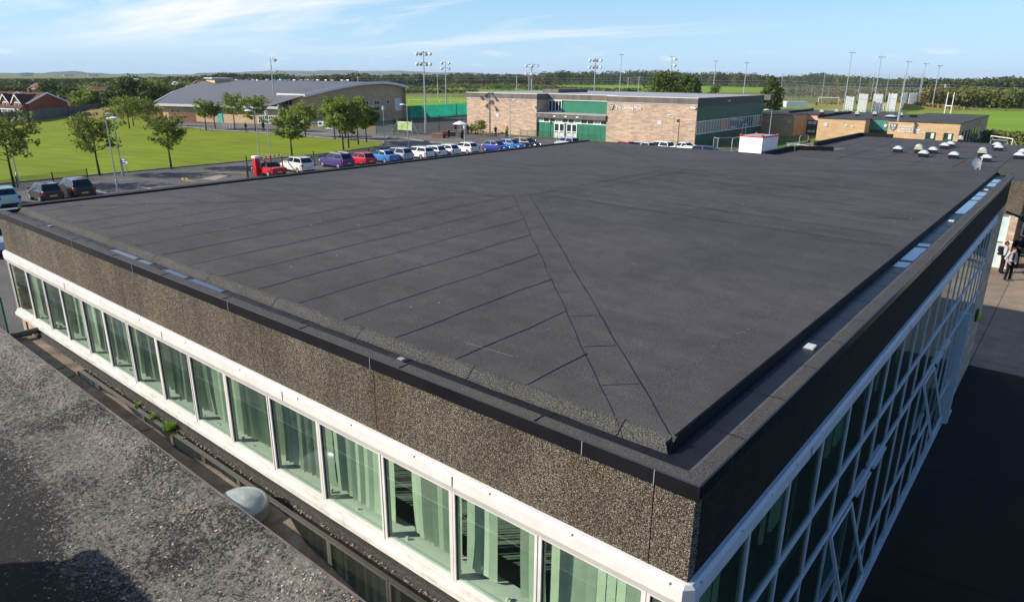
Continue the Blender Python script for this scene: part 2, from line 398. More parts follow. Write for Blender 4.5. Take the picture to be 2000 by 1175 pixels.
def grassm(name, a, b, c3=None, s=1.0, stripe=0):
    m = Mat(name, .95, .1)
    c = m.ramp(m.noise(.12*s, 6, .65), [(.3, a), (.7, b)])
    c = m.mix(.7, c, m.ramp(m.noise(7*s, 4, .75), [(.3, g(.62)), (.7, g(1.4))]), 'MULTIPLY')
    st = m.noise(.5*s, 4, .6, m.co((.12, 1.0, 1), (0, 0, R(20))))
    c = m.mix(.35, c, m.ramp(st, [(.35, g(.75)), (.65, g(1.25))]), 'MULTIPLY')
    if stripe:
        wv = m.n('ShaderNodeTexWave'); wv.inputs['Scale'].default_value = .10; wv.inputs['Distortion'].default_value = .6; m.l(m.co((1, 1, 1), (0, 0, R(70))), wv.inputs['Vector'])
        c = m.mix(.35, c, m.ramp(wv.outputs[0], [(.4, g(.85)), (.6, g(1.1))]), 'MULTIPLY'); c = m.mix(m.ramp(m.noise(.05, 5, .7), [(.55, BLK), (.7, g(.35))]), c, (.20, .20, .05, 1))
    if c3: c = m.mix(m.ramp(m.noise(.035*s, 5, .7), [(.48, BLK), (.6, WHT)]), c, c3)
    m.color(c); m.bump(m.noise(25*s, 3), .4, .05); return m.m
M_LAWN = grassm('lawn_grass', (.14, .19, .010, 1), (.205, .255, .018, 1), None, 1.0, 1)
M_FIELD = grassm('field_grass', (.10, .14, .03, 1), (.17, .19, .045, 1), (.20, .155, .06, 1), .25)
M_PASTURE = grassm('pasture_grass', (.14, .24, .025, 1), (.20, .30, .035, 1), None, .3)
M_PITCH = grassm('pitch_grass', (.15, .25, .02, 1), (.20, .31, .03, 1), None, .5)
M_TURF = grassm('artificial_turf', (.17, .27, .09, 1), (.20, .30, .11, 1), None, .5)
M_ROUGH = grassm('rough_grass', (.15, .16, .03, 1), (.27, .20, .075, 1), None, 1.5)
def asph(name, v, tint=(1, 1, 1), pl=True):
    m = Mat(name, .9, .2)
    a = tuple(v*.75*t for t in tint)+(1,); b = tuple(v*1.3*t for t in tint)+(1,)
    c = m.ramp(m.noise(.25, 6, .65), [(.3, a), (.7, b)])
    c = m.mix(.5, c, m.ramp(m.noise(60, 2), [(.35, g(.6)), (.65, g(1.4))]), 'MULTIPLY')
    if pl: c = m.mix(m.ramp(m.noise(.8, 5, .7), [(.62, BLK), (.68, g(.35))]), c, tuple(v*1.7*t for t in tint)+(1,))
    if v < .02: m.b.inputs['Specular IOR Level'].default_value = .05; m.b.inputs['Roughness'].default_value = 1
    m.color(c); m.bump(m.noise(70, 2), .3, .005); return m.m
M_ASPH = asph('asphalt', .10, (1.08, 1, .93)); M_COURT = asph('court_asphalt', .085, (1.02, 1, .98)); M_PATH = asph('path_asphalt', .13, (1.08, 1, .9))
def slabs():
    m = Mat('concrete_slabs', .9, .2)
    t = m.co()
    br = m.n('ShaderNodeTexBrick'); m.l(t, br.inputs['Vector']); br.offset = 0
    br.inputs['Scale'].default_value = 1; br.inputs['Brick Width'].default_value = 3.4; br.inputs['Row Height'].default_value = 3.1; br.inputs['Mortar Size'].default_value = .02
    br.inputs['Color1'].default_value = (.29, .225, .165, 1); br.inputs['Color2'].default_value = (.24, .185, .135, 1); br.inputs['Mortar'].default_value = (.09, .08, .05, 1)
    c = m.mix(.9, br.outputs[0], m.ramp(m.noise(.6, 6, .7), [(.3, g(.6)), (.7, g(1.15))]), 'MULTIPLY')
    c = m.mix(.5, c, m.ramp(m.noise(50, 2), [(.35, g(.75)), (.65, g(1.25))]), 'MULTIPLY')
    m.color(c); return m.m
M_SLAB = slabs()
def leafm(name, a, b, c3=None, s=.35, tr=.25):
    m = Mat(name, .7, .25)
    c = m.ramp(m.noise(s, 3, .6), [(.3, a), (.7, b)])
    c = m.mix(.8, c, m.ramp(m.noise(6*s+1, 3, .7), [(.3, g(.55)), (.7, g(1.5))]), 'MULTIPLY')
    if c3: c = m.mix(m.ramp(m.noise(s*.45+.01, 2, .5), [(.55, BLK), (.68, g(.85))]), c, c3)
    m.color(c)
    td = m.n('ShaderNodeBsdfTranslucent'); m.l(c, td.inputs[0])
    mx = m.n('ShaderNodeMixShader'); mx.inputs[0].default_value = tr
    m.l(m.b.outputs[0], mx.inputs[1]); m.l(td.outputs[0], mx.inputs[2]); m.l(mx.outputs[0], m.o.inputs[0]); return m.m
M_LEAF = leafm('olive_leaves', (.12, .16, .03, 1), (.22, .25, .05, 1), (.28, .21, .06, 1), .8, .35)
M_LEAFB = leafm('bright_leaves', (.15, .21, .035, 1), (.28, .33, .06, 1), None, .8, .35)
M_LEAFD = leafm('dark_leaves', (.06, .095, .02, 1), (.13, .17, .035, 1), (.16, .16, .04, 1), .25)
M_WOODL = leafm('woodland_leaves', (.04, .065, .016, 1), (.10, .125, .028, 1), (.17, .14, .04, 1), .035)
M_SCRUB = leafm('scrub_leaves', (.10, .13, .03, 1), (.17, .19, .05, 1), (.24, .17, .06, 1), .05)
M_BARK = plain('bark', (.07, .055, .042, 1), .9, .1, 0, .3, 5)
def water():
    m = Mat('still_water', .03, .5); m.b.inputs['Metallic'].default_value = 0
    m.color((.03, .035, .05, 1)); m.b.inputs['IOR'].default_value = 1.33; m.b.inputs['Coat Weight'].default_value = .6; m.b.inputs['Coat Roughness'].default_value = .02
    m.bump(m.noise(3, 2), .02, .01); return m.m
M_WATER = water()
M_BOG = plain('peaty_water', (.018, .016, .009, 1), .05, .5, 0, .3, 1.5)
#PART2
# ------------------------------------------------------------ ground, roads and grass
def sheet(name, pts, z, mat, kind='structure'):
    b = MB(); b.quad(*[(p[0], p[1], z) for p in pts]); o = b.build(name, mat); return tag(o, kind=kind)
b = MB(); b.quad((-14000, -9000, 0), (9000, -9000, 0), (9000, 14000, 0), (-14000, 14000, 0)); tag(b.build('ground', M_FIELD), kind='structure')
sheet('lawn', [(-76.2, -30), (-76.2, 52), (-79, 63), (-84, 67), (-97, 64), (-112, 63), (-126, 60), (-142, 61), (-160, 66), (-205, 72), (-190, 50), (-178, 40), (-170, -30)], .008, M_LAWN)
sheet('car_park', [(-75.4, -40), (40, -40), (40, 108), (-40, 108), (-40, 91), (-88, 91), (-96, 76), (-84, 68.2), (-78.4, 62.5), (-75.4, 52)], .008, M_ASPH)
sheet('path', [(-79, 64), (-70, 73), (-84, 84), (-100, 82), (-118, 76), (-128, 81), (-160, 69), (-143, 61.5), (-126, 61), (-112, 64), (-97, 65), (-84, 68)], .012, M_PATH)
sheet('courtyard', [(-9, 24.0), (24, 24.0), (24, 46), (-9, 46)], .014, M_SLAB)
sheet('shaded_yard', [(-1.5, -40), (24, -40), (24, 23.97), (-1.5, 23.97)], .014, asph('shade_dark_yard', .026, (1.35, .98, .62), False))  # yard beside the block coloured near-black to stand in for its shade
b = MB()
for (ya, yb) in ((6.2, 6.9), (10.2, 11.3), (14.9, 15.3), (19.7, 20.9)):
    x = .1; y = ya
    while x < 20:
        x2 = x+rnd.uniform(.3, .7); y2 = y+rnd.uniform(-.12, .16); b.quad((x, y-.02, .02), (x2, y2-.02, .02), (x2, y2+.03, .02), (x, y+.03, .02)); x, y = x2, y2
tag(b.build('yard_crack', M_LAP), kind='structure')
c0, c1, c2, c3 = G(735, 258), G(735, 236), G(921, 225), G(921, 262)
sheet('tennis_court', [c0, c1, c2, c3], .016, M_COURT)
sheet('sports_field', [(-128.5, 100), (-330, 215), (-215, 255), (-150, 190), (-128.5, 140)], .008, M_PITCH)
sheet('pasture', [G(905, 181), G(905, 177), G(1060, 173), G(1110, 165), G(1450, 165), G(1560, 170), G(1560, 180), G(1200, 183)], .05, M_PASTURE)
sheet('pasture', [G(790, 178), G(790, 172), G(905, 171), G(905, 177)], .05, M_PASTURE)
sheet('football_pitch', [G(1760, 222), G(1800, 213), G(2040, 219), G(2300, 300), G(1910, 262), G(1835, 238)], .02, M_PITCH)
sheet('artificial_pitch', [G(1520, 212), G(1522, 200), G(1790, 211), G(1745, 222)], .02, M_TURF)
sheet('courtyard_grass', [G(1500, 300), G(1512, 275), G(1594, 273), G(1600, 296)], .02, grassm('shaded_grass', (.07, .13, .02, 1), (.10, .17, .025, 1)))
# kerbs
def ribbon(pts, wd, z0, z1, name, mat, kind=None):
    b = MB()
    for a, c in zip(pts[:-1], pts[1:]):
        b.bar((a[0], a[1], (z0+z1)/2), (c[0], c[1], (z0+z1)/2), wd, z1-z0)
    return b.build(name, mat)
tag(ribbon([(-75.8, -30), (-75.8, 52), (-78.7, 62.8), (-84, 68), (-97, 65.2), (-112, 64), (-126, 61.5), (-142, 62)], .14, 0, .13, 'lawn_kerb', M_CONC), kind='structure')
tag(ribbon([(-69.3, 74.5), (-77, 72), (-86, 74), (-97, 71), (-110, 69)], .14, 0, .12, 'path_kerb', M_CONC), kind='structure')
# painted road markings at the junction
b = MB()
def arc(b, cx_, cy_, r, a0, a1, wd, z, n=10):
    for k in range(n):
        p = R(a0+(a1-a0)*k/n); q = R(a0+(a1-a0)*(k+1)/n)
        b.quad(*[(cx_+rr*math.cos(t), cy_+rr*math.sin(t), z) for rr, t in ((r, p), (r+wd, p), (r+wd, q), (r, q))])
pc = G(432, 346)
for dr in (0, .35): arc(b, pc.x, pc.y, 3.2+dr, 95, 290, .12, .02, 14)
tag(b.build('road_marking', plain('yellow_line', (.55, .36, .10, 1), .8)), kind='structure')
b = MB(); b.quad(*[(p.x, p.y, .018) for p in (G(392, 350), G(430, 341), G(446, 343), G(420, 352))])
tag(b.build('road_patch', asph('pale_asphalt', .24, (1.15, 1, .8), False)), kind='structure')
b = MB()
for k in range(9):
    y = 20+k*3.0; b.box(-70.6, -70.4, y, y+1.2, .018, .022)
for y in [YC(p, -62) for p in (40, 100, 150, 215, 300)]: b.box(-66.4, -61.4, y, y+.1, .018, .022)
tag(b.build('road_dash', plain('worn_white_line', (.38, .37, .34, 1), .9, .1, 0, .5, 1.5)), kind='structure')

# rough mound left of the hall
def mound(name, cx_, cy_, rx, ry, h, rz, mat, n=26):
    b = MB(); ca, sa = math.cos(rz), math.sin(rz)
    P = {}
    for i in range(n+1):
        for j in range(n+1):
            u = i/n*2-1; v = j/n*2-1; rr = min(1, math.hypot(u, v))
            z = h*(math.cos(rr*math.pi)*.5+.5)*(1+.18*math.sin(u*7+1)*math.cos(v*5)) - .02
            x = u*rx; y = v*ry; P[i, j] = len(b.v); b.v.append((cx_+x*ca-y*sa, cy_+x*sa+y*ca, z))
    for i in range(n):
        for j in range(n):
            b.f.append((P[i, j], P[i+1, j], P[i+1, j+1], P[i, j+1])); b.m.append(0)
    return tag(b.build(name, mat, smooth=True), kind='structure')
pm = G(268, 226); mound('rough_mound', pm.x, pm.y, 26, 11, 2.6, R(20), M_ROUGH)
pm = G(1845, 216); mound('rough_bank', pm.x-18, pm.y-8, 34, 5, 2.2, R(20), M_ROUGH)

# ------------------------------------------------------------ main building
ZR = 6.9; W, LL = 17.2, 24.1
main = thing('school_block', (-8.6, 12, 0), 'large two storey school block with a black felt roof and brown pebble dash fascia', 'building')
MBW = lambda b, n, m, p=main, **k: b.build(n, m, p, world=True, **k)
# deck: hipped felt roof with lap lines as thin ribbons in the same mesh
x0, x1, y0, y1 = -16.93, -.45, .45, 24.02
P1 = Vector((-8.75, 9.0, 7.08)); P2 = Vector((-8.6, 16.0, 7.08)); ze = 6.945
A_, B_, C_, D_ = Vector((x1, y0, ze)), Vector((x0, y0, ze)), Vector((x0, y1, ze)), Vector((x1, y1, ze))
b = MB()
b.quad(A_, P1, B_); b.quad(B_, P1, P2, C_); b.quad(C_, P2, D_); b.quad(D_, P2, P1, A_)
def onpl(tri, x, y):
    a, c, d = tri; n = (c-a).cross(d-a); return a.z-(n.x*(x-a.x)+n.y*(y-a.y))/n.z
FT = (A_, P1, B_); WT = (B_, P1, C_); ET = (D_, P2, A_); BT = (C_, P2, D_)
def lap(tri, a, c, wd=.022, amp=.012, n=None):
    a = Vector((a[0], a[1])); c = Vector((c[0], c[1])); L = (c-a).length
    if L < .15: return
    n = n or max(2, int(L/.35)); d = (c-a)/L; s = Vector((-d.y, d.x)); ph = rnd.random()*9
    pts = []
    for k in range(n+1):
        q = a+(c-a)*k/n; off = amp*math.sin(ph+k*.8)+amp*.8*math.sin(ph*2+k*2.1)
        pts.append((q+s*off, wd*(.55+.6*rnd.random())))
    for (p, wa), (q, wb) in zip(pts[:-1], pts[1:]):
        r_ = [p-s*wa/2, p+s*wa/2, q+s*wb/2, q-s*wb/2]
        b.quad(*[(v.x, v.y, onpl(tri, v.x, v.y)+.004) for v in r_], m=1)
def clipx(P, Q, x):
    t = (x-P.x)/(Q.x-P.x); return P.y+(Q.y-P.y)*t
k = 0; xs = x1-.62
while xs > x0+.3:      # front slope, strips running up to the hips
    yt = clipx(A_, P1, xs) if xs > P1.x else clipx(B_, P1, xs)
    if xs > P1.x: yt = min(yt, yt-.0)
    off = .60 if xs > P1.x else 0
    lap(FT, (xs, y0+.02), (xs+rnd.uniform(-.04, .04), yt-off), .018)
    xs -= 1.0
ys = 1.4
while ys < y1-.3:      # west slope
    xt = B_.x+(P1.x-B_.x)*min(1, (ys-y0)/(P1.y-y0)) if ys < P1.y else (P1.x if ys < P2.y else C_.x+(P2.x-C_.x)*(C_.y-ys)/(C_.y-P2.y))
    lap(WT, (x0+.02, ys), (xt-.05, ys), .014); ys += 1.0
ys = 10.6
while ys < y1-.3:      # east slope
    xt = P2.x if ys < P2.y else D_.x+(P2.x-D_.x)*(D_.y-ys)/(D_.y-P2.y)
    lap(ET, (xt+.1, ys), (x1-.03-(.25 if rnd.random() < .4 else 0), ys+rnd.uniform(-.05, .05)), .018); ys += 1.0
d = (A_-P1); d.z = 0; nrm = Vector((-d.y, d.x, 0)).normalized(); nrm = nrm if nrm.x < 0 else -nrm
hp = [P1+(A_-P1)*t for t in (0, 1)]
lap(FT, P1, A_+Vector((-.15, .15, 0))*0, .012, .006)                       # hip line
lap(FT, P1+nrm*.42, A_+nrm*.42, .008, .008)                                 # other side of the capping strip
for t in np.arange(.06, .97, .085):
    q = P1+(A_-P1)*t; lap(FT, q+nrm*.02, q+nrm*(.40+rnd.random()*.02), .009, .004, 3)
lap(FT, P1, B_, .02, .01); lap(WT, P1, P2, .024, .01); lap(ET, P2, D_, .02, .01); lap(WT, P2, C_, .014, .01)
lap(ET, (P1.x+.55, P1.y-.2), (P2.x+.55, P2.y+.1), .014, .01)
lap(ET, (P1.x+.55, 9.3), (x1-.2, 9.6), .020, .01)
lap(ET, (x1-1.1, 12.3), (x1-.3, 13.0), .018, .005)
MBW(b, 'roof_deck', [M_DECK, M_LAP])
# upstand under the deck edge
b = MB()
def strip(b, prof, ax, a, c, m=0):         # profile (offset, z) swept along x or y
    for (o0, z0), (o1, z1) in zip(prof[:-1], prof[1:]):
        if ax == 'x': b.quad((a, o0, z0), (c, o0, z0), (c, o1, z1), (a, o1, z1), m=m)
        else: b.quad((o0, a, z0), (o0, c, z0), (o1, c, z1), (o1, a, z1), m=m)
fr = [(.315, 6.852), (.35, 6.865), (.385, 6.905), (.42, 6.938), (.45, 6.949), (.475, 6.951)]
n = 60
xx = np.linspace(x0, x1+.03, n)
for i in range(n-1):
    w0, w1 = (.006*math.sin(i*1.3)+.004*math.sin(i*3.1) for i in (i, i+1))
    for (o0, z0), (o1, z1) in zip(fr[:-1], fr[1:]):
        b.quad((xx[i], o0+w0, z0), (xx[i+1], o0+w1, z0), (xx[i+1], o1+w1, z1), (xx[i], o1+w0, z1))
for xj in np.arange(x0+1.2, x1, 1.85):
    for (o0, z0), (o1, z1) in zip(fr[:-1], fr[1:]):
        b.quad((xj, o0-.008, z0+.004), (xj+.009, o0-.008, z0+.004), (xj+.017, o1-.008, z1+.004), (xj+.008, o1-.008, z1+.004), m=1)
MBW(b, 'roof_upstand', [M_MIN, M_LAP], smooth=False)
b = MB()
fr2 = [(-.415, 6.852), (-.425, 6.87), (-.44, 6.94), (-.455, 6.949)]
strip(b, [(p, z) for p, z in fr2], 'y', .32, y1)
MBW(b, 'roof_upstand', M_LAP)
b = MB()
b.box(-17.0, -.02, .0, .5, 6.80, 6.85); b.box(-.5, -.02, .5, 24.06, 6.80, 6.85)
for xj in np.arange(-16.6, -.5, 1.0): b.box(xj, xj+.012, .16, .33, 6.85, 6.853, m=1)
for yj in np.arange(1.0, 24, 1.0): b.box(-.41, -.16, yj, yj+.012, 6.85, 6.853, m=1)
MBW(b, 'gutter', [M_GUT, M_LAP])
# parapet rim and its black trim
b = MB()
pr = [(-.03, 6.90), (.11, 6.905), (.135, 6.895), (.165, 6.852)]
i = 0
for (o0, z0), (o1, z1) in zip(pr[:-1], pr[1:]):
    b.quad((-17.2+.0, o0, z0), (.03 if i == 0 else -o0, o0, z0), (-o1, o1, z1), (-17.2, o1, z1), m=0)
    b.quad((.03 if i == 0 else -o0, o0, z0), (.03 if i == 0 else -o0, 24.1, z0), (-o1, 24.1, z1), (-o1, o1, z1), m=0)
    i += 1
for xj in np.arange(-16.4, -.3, 1.85): b.box(xj, xj+.012, -.02, .12, 6.90, 6.909, m=1)
for yj in np.arange(.9, 24, 1.0):
    for (o0, z0), (o1, z1) in zip(pr[:-1], pr[1:]): b.quad((-o0, yj, z0+.005), (-o0, yj+.012, z0+.005), (-o1, yj+.012, z1+.005), (-o1, yj, z1+.005), m=1)
MBW(b, 'parapet_rim', [M_RIM, M_LAP])
b = MB()
b.box(-17.23, .045, -.05, -.032, 6.775, 6.908); b.box(.03, .048, -.03, 24.12, 6.79, 6.908)
b.box(-17.25, -17.0, -.05, .42, 6.76, 6.912)
MBW(b, 'edge_trim', M_FLASH)
b = MB(); b.box(-17.23, .04, -.052, -.046, 6.9085, 6.913); MBW(b, 'trim_highlight', M_DPOLE2)  # thin strip standing in for the shine along the trim's top edge
b = MB()
for xj in (-15.4, -12.6, -10.0, -6.95, -3.9, -1.05, -.35): b = MB(); b.box(xj, xj+.008, -.056, -.0505, 6.776, 6.909); MBW(b, 'trim_joint', M_GALV)
for yj in (.55, 3.5, 6.5, 9.5, 12.5, 15.5, 18.5, 21.5): b = MB(); b.box(.0485, .052, yj, yj+.012, 6.79, 6.909); MBW(b, 'trim_joint', M_DPOLE2)
b = MB()       # low black kerbs on the left and back edges
b.box(-17.22, -16.95, .42, 24.1, 6.74, 6.985); MBW(b, 'side_kerb', M_LAP)
b = MB(); b.box(-17.22, -.0, 24.03, 24.14, 6.6, 6.96); MBW(b, 'back_kerb', M_MIN)
# pebble dash fascia panels
b = MB()
js = [-17.2, -15.1, -12.9, -10.69, -8.47, -6.25, -3.9, -.36, 0.0]
for a, c in zip(js[:-1], js[1:]): b.box(a+(.005 if a > -17 else 0), c-.005 if c < 0 else c, -.005, .13, 5.95, 6.774)
MBW(b, 'front_fascia', M_PEB)
b = MB()
js = [0.14, 3.5, 6.6, 9.8, 13.0, 16.2, 19.4, 24.1]
for a, c in zip(js[:-1], js[1:]): b.box(-.13, 0, a+.005, c-.005, 5.95, 6.788)
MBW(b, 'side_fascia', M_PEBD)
b = MB(); b.box(-17.2, -17.0, .26, 24.1, 5.95, 6.74); b.box(-16.99, -.26, 23.9, 24.02, 5.95, 6.59); b.box(-17.19, -.01, .02, .2, 6.2, 6.7); b.box(-.2, -.012, .26, 24.0, 6.2, 6.7)
MBW(b, 'back_fascia', M_FASC)
b = MB()
b.box(-17.19, -16.95, -.0, 24.0, 0, 5.94); b.box(-16.94, -.3, 23.8, 24.0, 0, 5.94); b.box(-16.94, -.06, .03, .2, 0, 4.36)
b.box(-.25, -.005, 20.97, 24.05, 0, 5.94)
MBW(b, 'brick_wall', M_BUFF)
# inside: floors, ceilings, back walls
b = MB()
b.box(-16.9, -.3, .3, 23.7, 3.35, 3.55); b.box(-16.9, -.3, .3, 23.7, 5.98, 6.1); b.box(-16.9, -.3, .3, 23.7, .02, .06)
b.box(-16.9, -.35, 4.2, 4.35, 3.56, 5.97); b.box(-5.2, -5.0, 4.4, 23.7, 3.56, 5.97); b.box(-5.2, -5.0, .3, 23.7, .07, 3.34)
b.box(-11.3, -11.2, .3, 4.2, 3.56, 5.97); b.box(-4.9, -.35, 12.1, 12.2, .07, 3.34)
MBW(b, 'interior', M_INWALL)
# white head rail and sill on the front
b = MB()
hr = [(-.006, 5.97), (-.045, 5.965), (-.075, 5.93), (-.08, 5.80), (-.05, 5.72), (.03, 5.715)]
strip(b, hr, 'x', -17.22, -.0); b.quad(*[(-17.22, p, z) for p, z in hr])
for i in range(len(hr)-1):
    o0, z0 = hr[i]; o1, z1 = hr[i+1]
    b.quad((0, o0, z0), (-o0, 0, z0), (-o1, 0, z1), (0, o1, z1))
MBW(b, 'head_rail', M_UPVC)
b = MB()
strip(b, [(-o, z) for o, z in hr], 'y', 0.0, 20.97)
MBW(b, 'head_rail', M_UPVC_SHADE)
b = MB()
for xj in (-16.6, -14.9, -13.2, -11.6, -10.0, -8.4, -6.8, -5.4, -4.3, -3.2, -2.1, -1.1, -.12): b.ell((xj, -.072, 5.94), (.014, .012, .014), 8, 4)
for yj in (.12, 1.0, 1.75, 2.5, 3.4, 4.9, 6.4, 7.9, 9.6): b.ell((.072, yj, 5.93), (.012, .016, .016), 8, 4)
MBW(b, 'rail_screw', M_GALV)
b = MB()
for xj in (-13.4, -9.2, -5.75, -2.62): b.box(xj, xj+.008, -.0835, -.08, 5.80, 5.93); 
for yj in (3.0, 8.3): b.box(.0805, .0835, yj, yj+.01, 5.80, 5.93)
MBW(b, 'rail_joint', M_BLACK)
b = MB()
sl_ = [(.04, 4.55), (-.035, 4.53), (-.05, 4.47), (-.085, 4.455), (-.09, 4.385), (-.06, 4.37), (.02, 4.37)]
strip(b, sl_, 'x', -17.26, .0); b.quad(*[(-17.26, p, z) for p, z in sl_]); b.quad(*[(0, p, z) for p, z in sl_][::-1])
MBW(b, 'sill', M_SILL)
XM = [-17.17, -15.97, -14.93, -13.91, -12.81, -11.77, -10.73, -9.6, -8.48, -7.37, -6.22, -5.06, -3.84, -2.67, -1.52, -.34, -.02]
for i in range(16):
    a, c = XM[i], XM[i+1]; wf = MB(); z0, z1 = 4.53, 5.72
    f = .035 if i % 2 else .05
    wf.box(a+.004, a+f, -.03, .05, z0, z1); wf.box(c-f, c-.004, -.03, .05, z0, z1)
    wf.box(a+f, c-f, -.028, .048, z0, z0+.045); wf.box(a+f, c-f, -.028, .048, z1-.035, z1)
    if i % 2 == 0: wf.box(a-.02, a+.003, -.038, .03, z0-.04, z1)
    wf.box(a+f, a+f+.012, -.012, .0, z0+.045, z1-.035, m=1); wf.box(c-f-.012, c-f, -.012, .0, z0+.045, z1-.035, m=1)
    wo = MBW(wf, 'window', [M_UPVC, M_BLACK])
    p = MB(); p.quad((a+f, -.004, z0+.045), (c-f, -.004, z0+.045), (c-f, -.004, z1-.035), (a+f, -.004, z1-.035)); o = p.build('pane', M_GLASS, wo)
    for v in o.data.vertices: v.co = v.co-main.location
    if i < 15:
        bl = MB(); ang = [.5, .9, 1.0, .35, .8, .5, .7, .9, .45, .95, .7, .35, .35, .3, .15][i]
        x = a+.06; sp = .088 if i < 13 else .108
        gap = {13: (.42, .62), 12: (.0, .22), 2: (.25, .6), 14: (.88, 1), 0: (.6, .7), 10: (.22, .3)}.get(i, (2, 2))
        while x < c-.06:
            t = (x-a)/(c-a)
            if not (gap[0] < t < gap[1]):
                aa = ang+rnd.uniform(-.3, .3); hw = .056 if i < 12 else .049; dx = hw*math.cos(aa); dy = hw*math.sin(aa); n = 6; zb = 4.60+rnd.uniform(0, .03)
                for k_ in range(n):
                    za = zb+(5.70-zb)*k_/n; zc = zb+(5.70-zb)*(k_+1)/n
                    sa = .025*(1-k_/n)**3*math.sin(i+x*3); sb = .025*(1-(k_+1)/n)**3*math.sin(i+x*3)
                    bl.quad((x-dx, .20-dy+sa, za), (x+dx, .20+dy+sa, za), (x+dx, .20+dy+sb, zc), (x-dx, .20-dy+sb, zc))
            x += sp
        o = bl.build('vertical_blind', M_BLIND, wo)
        for v in o.data.vertices: v.co = v.co-main.location
b = MB(); b.box(-16.9, -.3, .06, .34, 4.38, 4.56); MBW(b, 'window_board', M_CREAM)
b = MB()          # odds and ends standing on the window board
for i in range(34):
    x = rnd.uniform(-16.5, -.6); s = rnd.uniform(.015, .035); b.box(x, x+s*1.6, .1, .1+s, 4.561, 4.561+s*rnd.uniform(.5, 2.2))
MBW(b, 'clutter', M_CREAM)
# glazed side wall
YM = [.05, .25, 1.45, 2.62, 3.87, 5.1, 6.31, 7.42, 8.59, 9.77, 10.92, 12.12, 13.43, 14.5, 15.5, 16.5, 17.5, 18.4, 19.3, 20.15, 20.95]
ROWS = [(4.5, 5.71), (3.53, 4.5), (1.45, 3.53), (.06, 1.45)]
def sidewin(ya, yb, z0, z1, opened=False, f=.035, name='window', pare=main):
    wf = MB(); xo = .0
    wf.box(-.05, .006, ya+.003, ya+f, z0, z1); wf.box(-.05, .006, yb-f, yb-.003, z0, z1)
    wf.box(-.05, .008, ya+f, yb-f, z0+.002, z0+f+.01); wf.box(-.05, .007, ya+f, yb-f, z1-f, z1-.002)
    wo = wf.build(name, M_UPVC_SHADE, pare, world=True)
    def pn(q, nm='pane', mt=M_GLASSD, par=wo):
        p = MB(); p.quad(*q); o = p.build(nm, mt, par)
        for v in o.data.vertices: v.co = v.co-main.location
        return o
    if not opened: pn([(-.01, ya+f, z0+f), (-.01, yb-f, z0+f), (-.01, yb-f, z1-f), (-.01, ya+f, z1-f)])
    else:
        zm = z0+.75; s = MB(); a, c = ya+f, yb-f; ca = math.sin(R(16)); cz = math.cos(R(16)); Ls = z1-.05-zm
        T = lambda y, l, o=0: (.04+l*ca+o*cz, y, z1-.05-l*cz+o*ca)
        for (ya_, yb_, l0, l1) in ((a, a+.035, 0, Ls), (c-.035, c, 0, Ls), (a+.035, c-.035, 0, .04), (a+.035, c-.035, Ls-.04, Ls)):
            q = [T(ya_, l0), T(yb_, l0), T(yb_, l1), T(ya_, l1)]; q2 = [T(ya_, l0, -.05), T(yb_, l0, -.05), T(yb_, l1, -.05), T(ya_, l1, -.05)]
            i0 = len(s.v); s.v += q+q2
            for f_ in ((0,1,2,3),(7,6,5,4),(0,4,5,1),(1,5,6,2),(2,6,7,3),(3,7,4,0)): s.f.append(tuple(i0+k for k in f_)); s.m.append(0)
        o = s.build('open_sash', M_UPVC_SHADE, wo)
        for v in o.data.vertices: v.co = v.co-main.location
        pn([T(a+.05, .05, -.02), T(c-.05, .05, -.02), T(c-.05, Ls-.06, -.02), T(a+.05, Ls-.06, -.02)], par=wo)
        wb = MB(); wb.box(-.05, .03, ya+f, yb-f, zm-.03, zm+.03); o = wb.build('transom', M_UPVC_SHADE, wo)
        for v in o.data.vertices: v.co = v.co-main.location
        pn([(-.01, ya+f, z0+f), (-.01, yb-f, z0+f), (-.01, yb-f, zm-.03), (-.01, ya+f, zm-.03)])
    return wo
for j in range(len(YM)-1):
    for r_, (z0, z1) in enumerate(ROWS):
        if j == 0: z0_, z1_ = z0, z1
        if j > 16 and r_ >= 2:
            if r_ == 2: sidewin(YM[j], YM[j+1], 2.35, 3.53, f=.03)
            else: sidewin(YM[j], YM[j+1], .1, 2.35, f=.05)
            continue
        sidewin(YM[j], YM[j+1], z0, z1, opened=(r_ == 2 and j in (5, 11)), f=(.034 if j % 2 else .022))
b = MB()
for z in (4.5, 3.53): b.box(-.02, .016, .0, 20.97, z-.03, z+.01)
b.box(-.02, .05, 0, 18.6, .0, .09); b.box(-.02, .015, .0, 18.4, 1.42, 1.46)
for y_ in (6.4, 7.5, 13.5, 14.6): b.box(.018, .06, y_+.08, y_+.95, 3.46, 3.52)
MBW(b, 'transom_rail', M_UPVC_SHADE)
b = MB(); b.box(-.04, .16, 18.25, 18.42, 0, 3.5); b.box(-.04, .14, 18.2, 19.3, 0, .07); MBW(b, 'door_post', M_UPVC_SHADE)
b = MB()
for j in range(1, 12, 2):
    for k_ in range(11):
        y_ = YM[j]+.08+k_*.105
        if rnd.random() < .75: b.quad((-.28, y_, 4.6), (-.24, y_+.06, 4.6), (-.24, y_+.06, 5.68), (-.28, y_, 5.68))
MBW(b, 'vertical_blind', M_BLIND)

